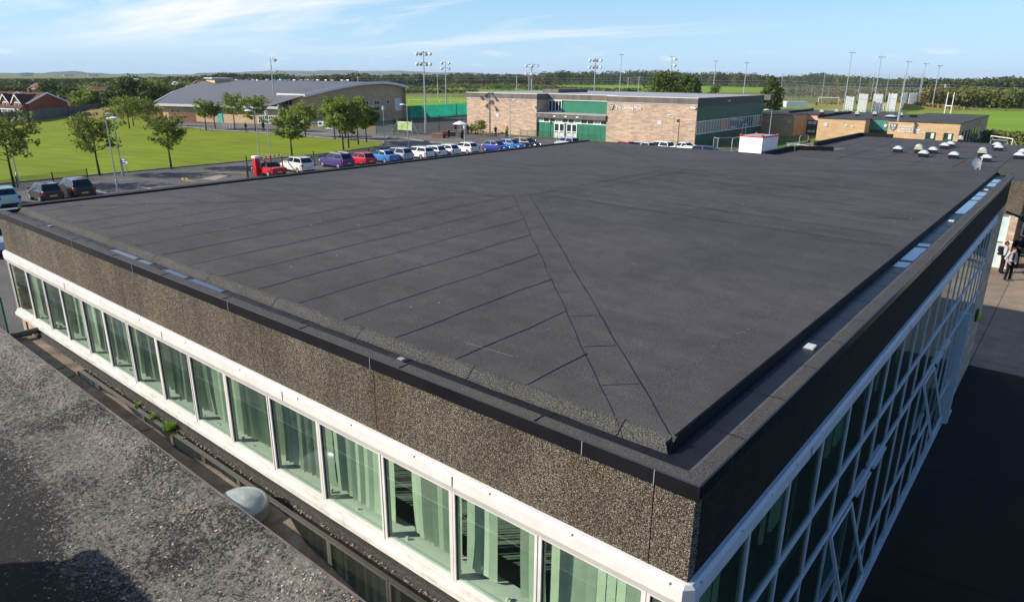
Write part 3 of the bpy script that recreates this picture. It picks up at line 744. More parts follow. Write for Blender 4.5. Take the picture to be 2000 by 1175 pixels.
# standing water, outlets and bits on the roof
def pool(name, pts, z, label, grp):
    b = MB(); n = len(pts); out_ = []
    for i in range(n):
        a = Vector(pts[i]); c = Vector(pts[(i+1) % n])
        for t in (0, .25, .5, .75):
            q = a+(c-a)*t; out_.append((q.x+rnd.uniform(-.012, .012), q.y+rnd.uniform(-.012, .012), z))
    b.quad(*out_); o = b.build(name, M_WATER); return tag(o, kind='structure')
def pr_(px, py): return G(px, py, 6.855)
for ya, yb in ((8.4, 8.9), (9.0, 10.3), (10.4, 10.75), (14.85, 17.3), (17.38, 18.2), (18.25, 19.2), (20.6, 21.6), (21.7, 22.6)):
    pool('gutter_water', [(-.40, ya+.03), (-.185, ya+.02+.05), (-.18, yb), (-.40, yb-.05)], 6.855, '', '')
for xa, xb in ((-11.5, -10.5), (-10.4, -9.95), (-9.45, -8.7), (-8.6, -7.6)):
    pool('gutter_water', [(xa, .19), (xb, .19), (xb-.04, .31), (xa+.05, .31)], 6.855, '', '')
for (px, py, lb) in ((1596, 681, 'white leaf guard over the roof gutter outlet nearest the camera'), (1866, 433, 'white leaf guard in the side gutter beside the larger pools'), (1934, 372, 'white leaf guard in the gutter at the far end of the roof')):
    P = pr_(px, py); P.x = -.27; t = thing('gutter_outlet', (P.x, P.y, 6.854), lb, 'drain', group='roof gutter outlets')
    b = MB(); b.box(-.06, .06, -.08, .08, 0, .010)
    b.build('frame', M_GALV, t)
    b = MB()
    for k_ in range(6): b.box(-.05, .05, -.07+k_*.026, -.060+k_*.026, .012, .026)
    b.build('grille', M_SILV, t)
for (px, py, lb) in ((765, 703, 'open outlet hole in the front gutter near the middle of the long fascia'), (94, 441, 'open outlet hole at the far left end of the front gutter')):
    P = pr_(px, py); P.y = .245; t = thing('gutter_outlet', (P.x, P.y, 6.854), lb, 'drain')
    b = MB(); b.box(-.14, .14, -.06, .06, 0, .004); b.build('hole', M_BLACK, t)
    b = MB(); b.box(.02, .10, -.04, .02, .005, .012); b.build('flange', M_GALV, t)
b = MB()
for i in range(110):
    x = rnd.uniform(x0+.3, x1-.3); y = rnd.uniform(2.5, y1-.3) if i > 14 else rnd.uniform(1, 5); s = rnd.uniform(.012, .035); z = 6.955+.145*min(1, min(x-x0, x1-x, y-y0, y1-y)/8.4); a = rnd.random()*3
    b.quad((x, y, z), (x+s*math.cos(a), y+s*math.sin(a), z), (x+s*math.cos(a)-s*.5*math.sin(a), y+s*math.sin(a)+s*.5*math.cos(a), z+.004), (x-s*.4*math.sin(a), y+s*.4*math.cos(a), z))
for (pa, pb) in (((905, 656), (1002, 684)), ((1440, 640), (1458, 637))):
    A9, B9 = G(*pa, 7.03), G(*pb, 7.03); dd9 = (B9-A9); s9 = Vector((-dd9.y, dd9.x, 0)).normalized()*.0018
    for q in range(6):
        u, v = A9+dd9*q/6+s9*rnd.uniform(-1, 1), A9+dd9*(q+1)/6+s9*rnd.uniform(-1, 1); zf = lambda p: 6.951+.135*min(1, min(p.x-x0, x1-p.x, p.y-y0, y1-p.y)/8.4)
        b.quad((u.x-s9.x, u.y-s9.y, zf(u)), (u.x+s9.x, u.y+s9.y, zf(u)), (v.x+s9.x, v.y+s9.y, zf(v)), (v.x-s9.x, v.y-s9.y, zf(v)))
o = b.build('roof_litter', plain('pale_litter', (.45, .43, .40, 1), .9)); tag(o, 'scatter of tiny pale flecks lying across the black felt roof', 'litter', kind='stuff')

# ------------------------------------------------------------ lichen-covered roof in the foreground and the sunken gutter beside it
lich = thing('lichen_roof_block', (-8, -3, 0), 'grey flat roof crusted with pale and orange lichen in the bottom left foreground', 'building')
def lichm():
    m = Mat('lichen_felt', .92, .25)
    fine = m.noise(120, 3, .75); n1_ = m.noise(12, 7, .8); n2_ = m.noise(27, 6, .8); big = m.noise(.55, 4, .6)
    t = m.n('ShaderNodeTexCoord'); sp = m.n('ShaderNodeSeparateXYZ'); m.l(t.outputs['Object'], sp.inputs[0])
    yy = m.math('ADD', sp.outputs[1], m.math('MULTIPLY', m.math('SUBTRACT', m.noise(.8, 3), .5), .5))
    lin = m.math('MULTIPLY', m.math('ADD', yy, .75), .6, clamp=True)
    base = m.ramp(fine, [(.40, (.008, .008, .009, 1)), (.62, (.075, .07, .064, 1))])
    cov = m.math('ADD', m.math('MULTIPLY', big, .35), m.math('MULTIPLY', lin, .27))
    f1 = m.math('MULTIPLY', m.math('SUBTRACT', m.math('ADD', n1_, cov), .905), 16, clamp=True)
    f2 = m.math('MULTIPLY', m.math('SUBTRACT', m.math('ADD', n2_, cov), .905), 16, clamp=True)
    c = m.mix(f1, base, m.mix(fine, (.19, .175, .155, 1), (.40, .385, .34, 1)))
    c = m.mix(f2, c, m.mix(n1_, (.20, .18, .165, 1), (.46, .44, .39, 1)))
    o1 = m.math('MULTIPLY', m.math('SUBTRACT', m.noise(9, 5, .7), .64), 14, clamp=True); o1 = m.math('MULTIPLY', o1, m.math('MULTIPLY', m.math('ADD', yy, -.15), 3, clamp=True))
    c = m.mix(m.math('MULTIPLY', o1, .85), c, (.38, .20, .06, 1))
    m.color(c)
    h = m.math('ADD', m.math('MULTIPLY', f1, 1.0), m.math('ADD', f2, fine)); m.bump(h, 1.0, .02); return m.m
M_LICH = lichm()
ZL = 4.55
def edgeY(x): return -.75-.011*(x+16.3)
b = MB(); nx, ny = 150, 46; P = {}
pn_ = np.linspace(0, 1, ny+1)**1.3
for i in range(nx+1):
    x = -21+27*i/nx
    for j in range(ny+1):
        dd = pn_[j]*4.4; y = edgeY(x)-dd
        prof = 0 if dd < .16 else (-.17*(1-math.cos(math.pi*min(1, (dd-.16)/.42)))/2)
        z = ZL+prof+.012*math.sin(x*2.1+dd*3)+.008*math.sin(x*7.3-dd*5)+(rnd.uniform(-.006, .006) if dd > .03 else 0)+.03*math.sin(x*.6)*(1 if dd > .5 else 0)
        P[i, j] = len(b.v); b.v.append((x, y, z))
for i in range(nx):
    for j in range(ny):
        b.f.append((P[i, j+1], P[i+1, j+1], P[i+1, j], P[i, j])); b.m.append(0)
b.build('roof', M_LICH, lich, world=True, smooth=True)
lv = []; lf = []; lmi = []
for i in range(15000):
    x = rnd.uniform(-16, 3.5); dd = min(4.2, abs(rnd.gauss(0, 1.0)) if rnd.random() < .75 else rnd.uniform(0, 4.2)); y = edgeY(x)-dd-.01
    if math.sin(x*3.1+dd*4)+math.sin(x*1.3-dd*2.3)+rnd.gauss(0, .8) < -.2: continue
    prof_ = 0 if dd < .16 else (-.17*(1-math.cos(math.pi*min(1, (dd-.16)/.42)))/2)
    z = ZL+prof_+.012*math.sin(x*2.1+dd*3)+.008*math.sin(x*7.3-dd*5)+.03*math.sin(x*.6)*(1 if dd > .5 else 0)+rnd.uniform(-.002, .006)
    s = rnd.uniform(.004, .018)*(1.3 if rnd.random() < .1 else 1); a0 = rnd.random()*6.28; n = 6; i0 = len(lv); tx_, ty_ = rnd.gauss(0, .25), rnd.gauss(0, .25)
    for k in range(n):
        r_ = s*rnd.uniform(.6, 1.2); a = a0+6.283*k/n; px_, py_ = r_*math.cos(a), r_*math.sin(a); lv.append((x+px_, y+py_, z+px_*tx_+py_*ty_))
    lf.append(tuple(range(i0, i0+n))); q = rnd.random(); lmi.append(2 if (q < .07 and dd < 1.2) else (1 if q < .45 else 0))
b = MB(); b.v, b.f, b.m = lv, lf, lmi
tag(b.build('lichen', [plain('grey_lichen', (.21, .20, .18, 1), .95, .1, 0, .3, 9), plain('pale_lichen', (.42, .40, .35, 1), .95, .1, 0, .2, 9), plain('orange_lichen', (.42, .22, .06, 1), .95, .1, 0, .3, 9)]), 'crust of pale grey and orange lichen flakes on the foreground roof', 'lichen', kind='stuff')
b = MB()
i0 = [(x, edgeY(x)) for x in (-21, 6)]
b.bar((i0[0][0], i0[0][1]+.012, ZL-.06), (i0[1][0], i0[1][1]+.012, ZL-.06), .02, .14)
b.build('edge_trim', plain('dull_metal_edge', (.16, .13, .125, 1), .5, .4, 0, .4, 4), lich, world=True)
b = MB(); b.prism([(-20.9, -.9), (-20.9, -5.0), (5.9, -5.0), (5.9, -1.2)], 0, ZL-.42); b.build('wall', M_BUFF, lich, world=True)
def tuft(b, c, r, h, n, lean=.5):
    for _ in range(n):
        a = rnd.random()*6.28; rr = r*math.sqrt(rnd.random())*.55; p = Vector((c[0]+rr*math.cos(a), c[1]+rr*math.sin(a), c[2]))
        a2 = rnd.random()*6.28; hh = h*rnd.uniform(.5, 1.1); q = p+Vector((math.cos(a2)*hh*lean, math.sin(a2)*hh*lean, hh)); s = Vector((-math.sin(a2), math.cos(a2), 0))*rnd.uniform(.002, .005)
        mid = p+(q-p)*.55+Vector((0, 0, hh*.1)); b.quad(p-s, p+s, mid+s*.8, mid-s*.8); b.quad(mid-s*.8, mid+s*.8, q)
b = MB()
for (px, py, r_, n) in ((215, 935, .09, 26), (205, 955, .06, 14), (290, 985, .035, 8), (235, 1010, .03, 7), (195, 905, .03, 6), (188, 968, .03, 8), (160, 990, .025, 5), (380, 1020, .025, 4)):
    c = G(px, py, ZL-.17)
    for k_ in range(n):
        a = rnd.random()*6.28; q = r_*1.3*rnd.random(); s = rnd.uniform(.008, .02)
        b.ell((c.x+q*math.cos(a), c.y+q*math.sin(a), ZL-.18), (s*1.4, s*1.3, s*1.3), 8, 4, zc=-.2)
tag(b.build('moss', leafm('moss', (.035, .04, .008, 1), (.10, .10, .02, 1), None, 30, .05), smooth=True), 'dark green moss cushions growing on the lichen covered roof', 'moss', kind='stuff')

anx = thing('sunken_gutter', (-6, -.8, 4.1), 'sunken flat gutter of wet felt and silt between the lichen roof and the window strip', 'roof gutter')
def mudm():
    m = Mat('silty_felt', .85, .3)
    c = m.ramp(m.noise(1.6, 6, .7), [(.3, (.07, .050, .035, 1)), (.5, (.18, .13, .09, 1)), (.7, (.27, .22, .17, 1))])
    c = m.mix(.6, c, m.ramp(m.noise(60, 3, .7), [(.3, g(.5)), (.7, g(1.5))]), 'MULTIPLY'); m.color(c); m.bump(m.noise(40, 3), .4, .006); return m.m
M_MUD = mudm()
b = MB(); b.box(-15.9, 5.5, -1.2, -.10, 3.9, 4.22); b.build('floor', M_MUD, anx, world=True)
b = MB(); b.box(-15.9, -13.3, -1.0, -.4, 4.222, 4.25); b.box(-13.25, -12.7, -.9, -.4, 4.222, 4.24); b.build('capping_slab', plain('mossy_concrete', (.17, .165, .125, 1), .9, .2, 0, .3, 3), anx, world=True)
b = MB(); b.box(-15.9, 5.5, -.10, .028, 4.0, 4.32); b.box(-15.9, 5.5, -.15, -.105, 4.222, 4.24); b.build('wall_upstand', M_MIN, anx, world=True)
b = MB(); b.tube([(-15.75, -1.1, 4.34), (-15.75, -.02, 4.36)], .07, 12); b.build('pipe', plain('lead_grey', (.09, .095, .09, 1), .6), anx, world=True)
b = MB()
for x in (-9.6, -6.4, -3.2, 0): b.bar((x, -1.1, 4.223), (x+.25, -.17, 4.223), .02, .004)
b.build('seam', M_LAP, anx, world=True)
b = MB(); pts = []
xs_ = np.linspace(-12.9, 5.4, 60)
top_ = [(x, -.155) for x in xs_]; bot_ = [(x, -.36-.05*math.sin(x*1.3)-.03*math.sin(x*3.7+1)-.2*max(0, min(1, (x+5.5)/1.5))) for x in xs_]
for (a, c, d_, e) in zip(top_[:-1], top_[1:], bot_[1:], bot_[:-1]): b.quad((*a, 4.232), (*c, 4.232), (*d_, 4.232), (*e, 4.232))
tag(b.build('roof_water', M_BOG), kind='structure')
b = MB()
for i in range(420):
    x = rnd.uniform(-15.5, 0); y = -.11-abs(rnd.gauss(0, .03)); s = rnd.uniform(.006, .02); b.box(x, x+s, y-s, y, 4.24, 4.24+s*.6)
tag(b.build('grit', plain('pale_grit', (.33, .30, .26, 1), .9)), 'pale grit scattered along the foot of the window wall', 'grit', kind='stuff')
for (px, py, r_, n, lb) in ((332, 836, .10, 260, 'bright green grass tuft growing in the sunken roof gutter'), (298, 815, .05, 50, 'small green weed just left of the larger grass tuft in the gutter'), (268, 792, .04, 50, 'thin upright weed furthest along the sunken gutter')):
    P = G(px, py, 4.23); b = MB(); tuft(b, (0, 0, 0), r_*1.8, .13 if n > 100 else .09, n, .6)
    for _ in range(n//8):
        a = rnd.random()*6.28; q = r_*rnd.random(); b.ell((q*math.cos(a), q*math.sin(a), .0), (.018, .018, .03), 6, 3)
    o = b.build('grass_tuft', leafm('tuft_green', (.14, .26, .02, 1), (.26, .40, .05, 1), None, 9, .3)); o.location = P; tag(o, lb, 'weed', 'weeds in the gutter')
dome = thing('dome_rooflight', G(470, 985, 4.36), 'weathered translucent dome rooflight beside the lichen roof edge', 'rooflight')
b = MB(); b.tube([(0, 0, -.2), (0, 0, -.0)], .37, 32); b.build('kerb', M_CONC, dome)
b = MB(); b.ell((0, 0, .0), (.36, .36, .17), 36, 12, zc=0)
def domem():
    m = Mat('weathered_acrylic', .18, .5)
    c = m.ramp(m.noise(3.5, 6, .7), [(.3, (.22, .27, .27, 1)), (.6, (.42, .48, .46, 1))])
    e = m.math('LESS_THAN', m.math('ABSOLUTE', m.math('SUBTRACT', m.noise(2.2, 3, .6), .5)), .008); c = m.mix(m.math('MULTIPLY', e, .7), c, (.55, .48, .33, 1))
    m.color(c); return m.m
b.build('dome', domem(), dome, smooth=True)
# unseen block behind the camera, sized for its shadow on the lichen roof
tw = thing('shadow_block', (-4, -8, 0), 'unseen brick block behind the camera, sized to cast shade on the lichen roof', 'building')
b = MB(); b.box(-26, -10, -12, -6.1, 0, 6.25); b.box(-10, 6, -12, -6.1, 0, 7.3); b.build('wall', M_BUFF, tw, world=True)
b = MB(); b.box(-26.1, -10.1, -12, -6.0, 6.25, 6.35); b.box(-10.1, 6.1, -12, -6.0, 7.3, 7.4); b.build('coping', M_FLASH, tw, world=True)
#PART3
# ------------------------------------------------------------ foliage helpers
def leafquads(Pt, size, upb=.4, asp=.7):
    n = len(Pt); a = nr.normal(size=(n, 3)); a[:, 2] += upb*0
    nrm = nr.normal(size=(n, 3)); nrm[:, 2] = np.abs(nrm[:, 2])+upb; nrm /= np.linalg.norm(nrm, axis=1)[:, None]
    u = np.cross(nrm, a); u /= np.linalg.norm(u, axis=1)[:, None]+1e-9; v = np.cross(nrm, u)
    s = (size*nr.uniform(.6, 1.3, n))[:, None]/2
    return np.stack([Pt-u*s-v*s*asp, Pt+u*s-v*s*asp*.6, Pt+u*s*.8+v*s*asp, Pt-u*s*.7+v*s*asp], axis=1)
def clump_pts(c, r, n):                       # points spread in the outer shell of an ellipsoid
    d = nr.normal(size=(n, 3)); d /= np.linalg.norm(d, axis=1)[:, None]
    rad = nr.uniform(.62, 1.05, n)[:, None]
    return np.array(c)+d*rad*np.array(r)
def lawn_tree(name, P, h, r, lab, mat, seed, clear=.36, dens=1.0, leaf=.30, group='young trees on the lawn', lean=0):
    rr = random.Random(seed); t = thing(name, P, lab, 'tree', group=group, rz=rr.random()*6)
    tk = MB(); top = Vector((lean*h*.1, 0, h*.93))
    pts = [Vector((0, 0, -.05)), Vector((rr.uniform(-.05, .05), rr.uniform(-.05, .05), h*.3)), Vector((rr.uniform(-.12, .12), 0, h*.6)), top]
    tk.tube(pts, [.10+h*.006, .085, .055, .015], 7); cl = []
    nl = 15
    for k in range(nl):
        f = clear+.5*(k+rr.random()*.8)/nl; a = k*2.4+rr.random()*.8; z0_ = h*f
        rm = r*(1.0-.6*abs((f-clear)/.62-.25))*rr.uniform(.7, 1.12)
        e = Vector((math.cos(a)*rm, math.sin(a)*rm, min(h*.97, z0_+rm*rr.uniform(.35, .85))))
        s0 = Vector((0, 0, z0_)); md = (s0+e)/2+Vector((0, 0, -.08*rm))
        tk.tube([s0, md, e], [.035, .022, .008], 5, cap=False)
        for q in (.45, .65, .85, 1.0):
            c = s0+(e-s0)*q; cl.append((c, .22*r*rr.uniform(.7, 1.25)))
            if rr.random() < .7:
                c2 = c+Vector((rr.gauss(0, .22*r), rr.gauss(0, .22*r), rr.uniform(-.1, .28)*r)); tk.tube([c, c2], [.012, .005], 4, cap=False); cl.append((c2, .18*r*rr.uniform(.7, 1.2)))
    for q in (.75, .85, .95): cl.append((Vector((0, 0, h*q)), .22*r))
    tk.build('trunk', M_BARK, t)
    Q = np.concatenate([np.array(c)+nr.normal(size=(int(17*dens), 3))*np.array([s_*.6, s_*.6, s_*.34]) for c, s_ in cl])
    quadmesh('crown', leafquads(Q, leaf), mat, t); return t
def dense_crown(w_, d_, h, z0_, n, nb, leaf, rr):
    out_ = []
    for k in range(nb):
        a = rr.random()*6.28; u = rr.uniform(-1, 1)**1.0; q = math.sqrt(max(0, 1-u*u))
        s_ = rr.uniform(.26, .42); f = .68
        c = (math.cos(a)*q*w_*f*rr.uniform(.6, 1), math.sin(a)*q*d_*f*rr.uniform(.6, 1), z0_+h/2+u*h/2*f)
        out_.append(clump_pts(c, (s_*w_, s_*d_, s_*h*.55), n//nb))
    return leafquads(np.concatenate(out_), leaf)
def dense_tree(name, P, h, w_, lab, mat, seed, n=2600, leaf=.55, group=None, base=.12, nb=26):
    rr = random.Random(seed); t = thing(name, P, lab, 'tree', group=group)
    tk = MB(); tk.tube([(0, 0, -.1), (rr.uniform(-.2, .2), 0, h*.35), (0, rr.uniform(-.3, .3), h*.75)], [.035*h, .025*h, .008*h], 7)
    for k in range(5):
        a = k*1.3+rr.random(); tk.tube([(0, 0, h*.25), (math.cos(a)*w_*.3, math.sin(a)*w_*.3, h*.55)], [.014*h, .005*h], 5, cap=False)
    tk.build('trunk', M_BARK, t)
    quadmesh('crown', dense_crown(w_, w_, h*(1-base), h*base, n, nb, leaf, rr), mat, t); return t
def crowns_mass(name, specs, mat, leaf, per, label, cat):          # specs: (x, y, h, w)
    A = []
    for (x, y, h, w_) in specs:
        nb = 5; m_ = per//nb
        for k in range(nb):
            a = rnd.random()*6.28; q = w_*.5*rnd.random(); s_ = rnd.uniform(.45, .7)
            A.append(clump_pts((x+q*math.cos(a), y+q*math.sin(a), h*rnd.uniform(.42, .74)), (w_*s_, w_*s_, h*.30*rnd.uniform(.8, 1.1)), m_))
        A.append(np.array((x, y, h*.25))+nr.uniform(-1, 1, size=(m_, 3))*np.array((w_, w_, h*.25)))
    Q = np.concatenate(A); Q[:, 2] = np.maximum(Q[:, 2], .1)
    o = quadmesh(name, leafquads(Q, leaf, .3, .9), mat); return tag(o, label, cat, kind='stuff')
def interp(tb, x):
    for (a, p), (b_, q) in zip(tb[:-1], tb[1:]):
        if a <= x <= b_: return p+(q-p)*(x-a)/(b_-a)
    return tb[0][1] if x < tb[0][0] else tb[-1][1]
def wood(name, label, px0, px1, n, bases, tops, mat, w_, leaf, per, jit=1.0, tj=2.0, cat='woodland'):
    S_ = []
    for k in range(n):
        px = px0+(px1-px0)*(k+rnd.random())/n; py = interp(bases, px)+rnd.uniform(-jit, jit)
        P = G(px, max(py, 158.0), 0); tp = interp(tops, px)+abs(rnd.gauss(0, tj))
        h = max(2.0, HT(P, px, tp)); S_.append((P.x, P.y, h, w_*rnd.uniform(.7, 1.3)))
    return crowns_mass(name, S_, mat, leaf, per, label, cat)

SKYL = [(640, 146), (690, 141), (740, 144), (790, 142), (850, 143), (910, 141), (1000, 142), (1040, 145), (1060, 140), (1100, 136), (1150, 138), (1200, 137), (1250, 136), (1300, 135), (1350, 141), (1400, 139), (1475, 142), (1510, 147), (1550, 146), (1590, 139), (1620, 143), (1660, 148), (1750, 152), (1780, 150), (1850, 153), (1900, 152), (1960, 148), (2020, 150)]
wood('woodland', 'long dark belt of broadleaf woodland beyond the pasture in the centre distance', 1060, 1660, 300, [(1060, 165), (1300, 166), (1660, 173)], SKYL, M_WOODL, 8.5, 1.5, 170, 1.6, 4.0)
wood('woodland', 'belt of trees on the skyline between the curved roof hall and the two storey block', 620, 1070, 170, [(620, 168), (1070, 166)], SKYL, M_WOODL, 8.5, 1.5, 170, 2.0, 4.0)
wood('woodland', 'dark tree belt on the skyline behind the curved roof hall', 330, 640, 130, [(330, 170), (640, 168)], [(330, 150), (420, 146), (430, 142), (480, 143), (500, 144), (555, 142), (580, 151), (600, 147), (640, 146)], M_WOODL, 7.0, 1.6, 150, 3, 2.0)
wood('woodland', 'mixed green woodland on the skyline at the right edge', 1640, 2040, 200, [(1640, 178), (2040, 182)], SKYL, M_WOODL, 7, 1.5, 150, 3, 4.0)
wood('woodland', 'hazy tree covered plain at the left horizon', -60, 430, 420, [(-60, 163), (430, 162)], [(-60, 156), (100, 155), (250, 152), (430, 151)], M_WOODL, 13, 2.6, 70, 4.5, 2.5)
wood('woodland', 'suburban trees filling the ground behind the red brick house', -60, 420, 330, [(-60, 186), (200, 182), (420, 174)], [(-60, 168), (60, 164), (200, 161), (300, 157), (420, 156)], M_WOODL, 6.5, 1.2, 110, 11, 5)
wood('scrub', 'bank of green and rust coloured scrub beyond the right hand pitch', 1690, 2060, 240, [(1690, 190), (1800, 204), (1960, 206), (2060, 208)], [(1690, 170), (1760, 172), (1800, 168), (1850, 166), (1950, 170), (2060, 168)], M_SCRUB, 3.6, .75, 150, 6, 5, 'scrub')
wood('scrub', 'russet scrub behind the high ball fences', 1500, 1720, 120, [(1500, 184), (1720, 192)], [(1500, 171), (1600, 166), (1720, 170)], M_SCRUB, 3.4, .8, 110, 4, 5, 'scrub')
wood('hedge', 'field hedges and low scrub crossing the pasture beyond the sports field', 780, 1250, 130, [(780, 176), (880, 172), (1000, 175), (1250, 180)], [(780, 171), (900, 162), (1000, 161), (1080, 167), (1250, 172)], M_SCRUB, 3.5, .9, 70, 3, 3, 'hedge')
wood('hedge', 'strip of reddish bushes behind the far goal line of the sports field', 790, 930, 60, [(790, 182), (930, 181)], [(790, 177), (930, 175)], M_SCRUB, 1.6, .6, 60, 1.5, 1.5, 'hedge')
wood('hedge', 'low hedge at the right end of the sixth form building', 1925, 2060, 50, [(1925, 276), (1990, 282), (2060, 292)], [(1925, 262), (1975, 271), (2060, 277)], M_SCRUB, 1.0, .3, 120, 2, 2, 'hedge')

# individually visible trees: px, base y, top y, width px, label
TR = [(268, 214, 147, 84, 'tallest dark green tree of the clump left of the curved roof hall'), (232, 218, 170, 46, 'rounded green tree at the left side of the clump beside the hall'),
      (312, 212, 154, 60, 'broad dark tree of the clump, touching the left tip of the hall roof'), (345, 203, 162, 62, 'pale green tree just behind the left verge of the hall roof'), (290, 222, 178, 50, 'low bushy tree in front of the clump beside the hall'),
      (168, 216, 172, 56, 'bushy tree standing behind the wooden fence right of the red brick house'), (140, 208, 170, 40, 'dark tree immediately right of the brick gable'),
      (105, 200, 155, 40, 'tall bright green tree rising behind the ridge of the red brick house'), (196, 212, 176, 44, 'olive tree in front of the half hidden grey roofed house'),
      (30, 205, 166, 50, 'yellowish tree behind the left end of the red brick house'), (2, 215, 168, 44, 'very dark tree at the left edge behind the houses'), (187, 195, 160, 44, 'mid green tree behind the fence between two rooftops'), (245, 196, 160, 44, 'rusty green tree behind the clump beside the hall'),
      (120, 195, 166, 40, 'small olive tree between the brick gable and the tall bright green tree'), (375, 186, 158, 40, 'round tree showing over the back of the hall roof at its left end')]
for i, (px, by, ty, wp, lb) in enumerate(TR):
    P = G(px, by); dist = (P-CAM).length; dense_tree('broadleaf_tree', P, HT(P, px, ty), wp/2*dist/FPX*1.15, lb, [M_LEAFD, M_LEAFD, M_LEAFB][i % 3], 50+i, 2200 if i else 4500, .62, 'trees around the houses')
for i, (px, P, ty, wp, lb) in enumerate(((1300, Vector((-120, 205, 0)), 136, 98, 'big rounded dark green tree behind the two storey block'), (1346, Vector((-105, 195, 0)), 146, 56, 'smaller round tree touching the right side of the big rounded tree'), (1507, Vector((-62, 160, 0)), 153, 46, 'conical dark green tree standing behind the right end of the two storey block'), (1398, Vector((-112, 235, 0)), 166, 34, 'small rusty bush showing above the right side of the flat roof'), (1228, Vector((-150, 240, 0)), 171, 26, 'little bush showing above the middle of the flat roof'))):
    P = G(px, 190); k_ = (Vector((P.x, P.y))-Vector((CAM.x, CAM.y))).normalized(); D_ = [190, 185, 165, 250, 260][i]
    P = Vector((CAM.x+k_.x*D_, CAM.y+k_.y*D_, 0)); dist = math.hypot(D_, 9)
    dense_tree('broadleaf_tree', P, HT(P, px, ty), wp/2*dist/FPX/abs(math.cos(0)), lb, [M_LEAFD, M_LEAFD, M_LEAFD, M_SCRUB, M_LEAFD][i], 90+i, [6500, 3500, 3500, 900, 700][i], .5, 'trees behind the two storey block', nb=[50, 30, 30, 12, 12][i])
# lawn trees: px,py base, top px, top py, radius
LT = [(28, 366, 6, 228, 2.6, 'young tree at the far left of the lawn beside a lamp post', M_LEAF, 1), (195, 343, 178, 230, 2.35, 'young tree on the lawn behind the two dark parked cars', M_LEAF, 1), (335, 330, 322, 229, 2.2, 'young tree in the middle of the lawn edge, right of the pair of lamp posts', M_LEAF, 1),
      (253, 251, 248, 192, 2.6, 'leftmost of the young trees on the far edge of the lawn', M_LEAFB, .9), (290, 246, 285, 196, 2.4, 'young tree in front of the grassy mound', M_LEAF, .8), (261, 246, 258, 200, 2.0, 'thin young tree tucked behind the leftmost far lawn tree', M_LEAF, .8),
      (403, 253, 402, 198, 1.9, 'young tree with a guard in front of the turquoise door of the hall', M_LEAFB, .8), (421, 252, 420, 200, 1.8, 'slim young tree right of the guarded tree at the hall front', M_LEAF, .8), (459, 254, 453, 183, 2.1, 'tall slim young tree in front of the hall roof', M_LEAFB, .9),
      (500, 257, 492, 190, 2.6, 'bright leafy tree in front of the hall entrance', M_LEAFB, 1.2), (570, 304, 565, 214, 2.2, 'leafy tree on the lawn above the white hatchback beside the barrier', M_LEAFB, 1.5), (597, 268, 590, 204, 2.2, 'young tree in front of the hall bay', M_LEAFB, 1.1),
      (671, 293, 655, 188, 2.5, 'tallest of the cluster of leafy trees at the tip of the lawn', M_LEAFB, 1.9), (681, 289, 690, 196, 2.3, 'middle leafy tree of the cluster at the tip of the lawn', M_LEAFB, 1.7), (700, 282, 708, 188, 2.2, 'leafy tree at the back of the cluster at the tip of the lawn', M_LEAFB, 1.7), (716, 278, 722, 205, 1.9, 'rightmost leafy tree of the cluster at the tip of the lawn', M_LEAF, 1.6), (654, 272, 640, 200, 2.2, 'leftmost leafy tree of the cluster at the tip of the lawn', M_LEAFB, 1.5)]
for i, (bx, by, tx, ty, r_, lb, mt, de) in enumerate(LT):
    P = G(bx, by); lawn_tree('young_tree', P, HT(P, tx, ty), r_, lb, mt, 10+i, .30 if de > 1.2 else .36, de*1.25, .19+.05*de)
P = G(933, 262); dense_tree('round_shrub', P, 2.6, 1.9, 'rounded green shrub behind the blue parked car', M_LEAFB, 300, 1400, .22, base=.02, nb=14)
b = MB()
for (cx_, cy_, sx_, sy_, n, h) in ((G(268, 226).x, G(268, 226).y, 24, 10, 1500, .8), (G(1845, 212).x-18, G(1845, 212).y-8, 30, 5, 900, .9)):
    for _ in range(n):
        x = cx_+rnd.gauss(0, .4)*sx_; y = cy_+rnd.gauss(0, .4)*sy_; a = rnd.random()*3; hh = h*rnd.uniform(.4, 1.2); z = 2.3*max(0, 1-math.hypot((x-cx_)/sx_, (y-cy_)/sy_))**1.0
        b.quad((x-.2*math.cos(a), y-.2*math.sin(a), z-.2), (x+.2*math.cos(a), y+.2*math.sin(a), z-.2), (x+.35*math.cos(a), y+.3*math.sin(a), z+hh), (x-.3*math.cos(a), y-.3*math.sin(a), z+hh*.8))
tag(b.build('tall_grass', leafm('dry_tall_grass', (.17, .17, .04, 1), (.30, .21, .08, 1), (.10, .14, .03, 1), .3)), 'tall rough grass and weeds covering the mound and bank', 'grass', kind='stuff')
b = MB()
for (px0, px1, pya, pyb, zz_) in ((-100, 420, 149, 145.5, 0), (300, 640, 150, 139.5, 0), (560, 1100, 152, 139.5, 0)):
    pass
# distant hills
def hills(name, az0, az1, dist, hs, mat):
    b = MB(); n = 60; ps = []
    for k in range(n+1):
        t = k/n; px = az0+(az1-az0)*t; d = ray(px, 140); k2 = Vector((d.x, d.y)).normalized()
        h = max(1, interp(hs, px)+3*math.sin(px*.05)+2*math.sin(px*.13+1))
        ps.append((CAM.x+k2.x*dist, CAM.y+k2.y*dist, h, k2))
    for (a, c) in zip(ps[:-1], ps[1:]):
        b.quad((a[0]-a[3].x*900, a[1]-a[3].y*900, -1), (c[0]-c[3].x*900, c[1]-c[3].y*900, -1), (c[0], c[1], c[2]), (a[0], a[1], a[2]))
        b.quad((a[0], a[1], a[2]), (c[0], c[1], c[2]), (c[0]+c[3].x*900, c[1]+c[3].y*900, -1), (a[0]+a[3].x*900, a[1]+a[3].y*900, -1))
    return tag(b.build(name, mat, smooth=True), kind='structure')
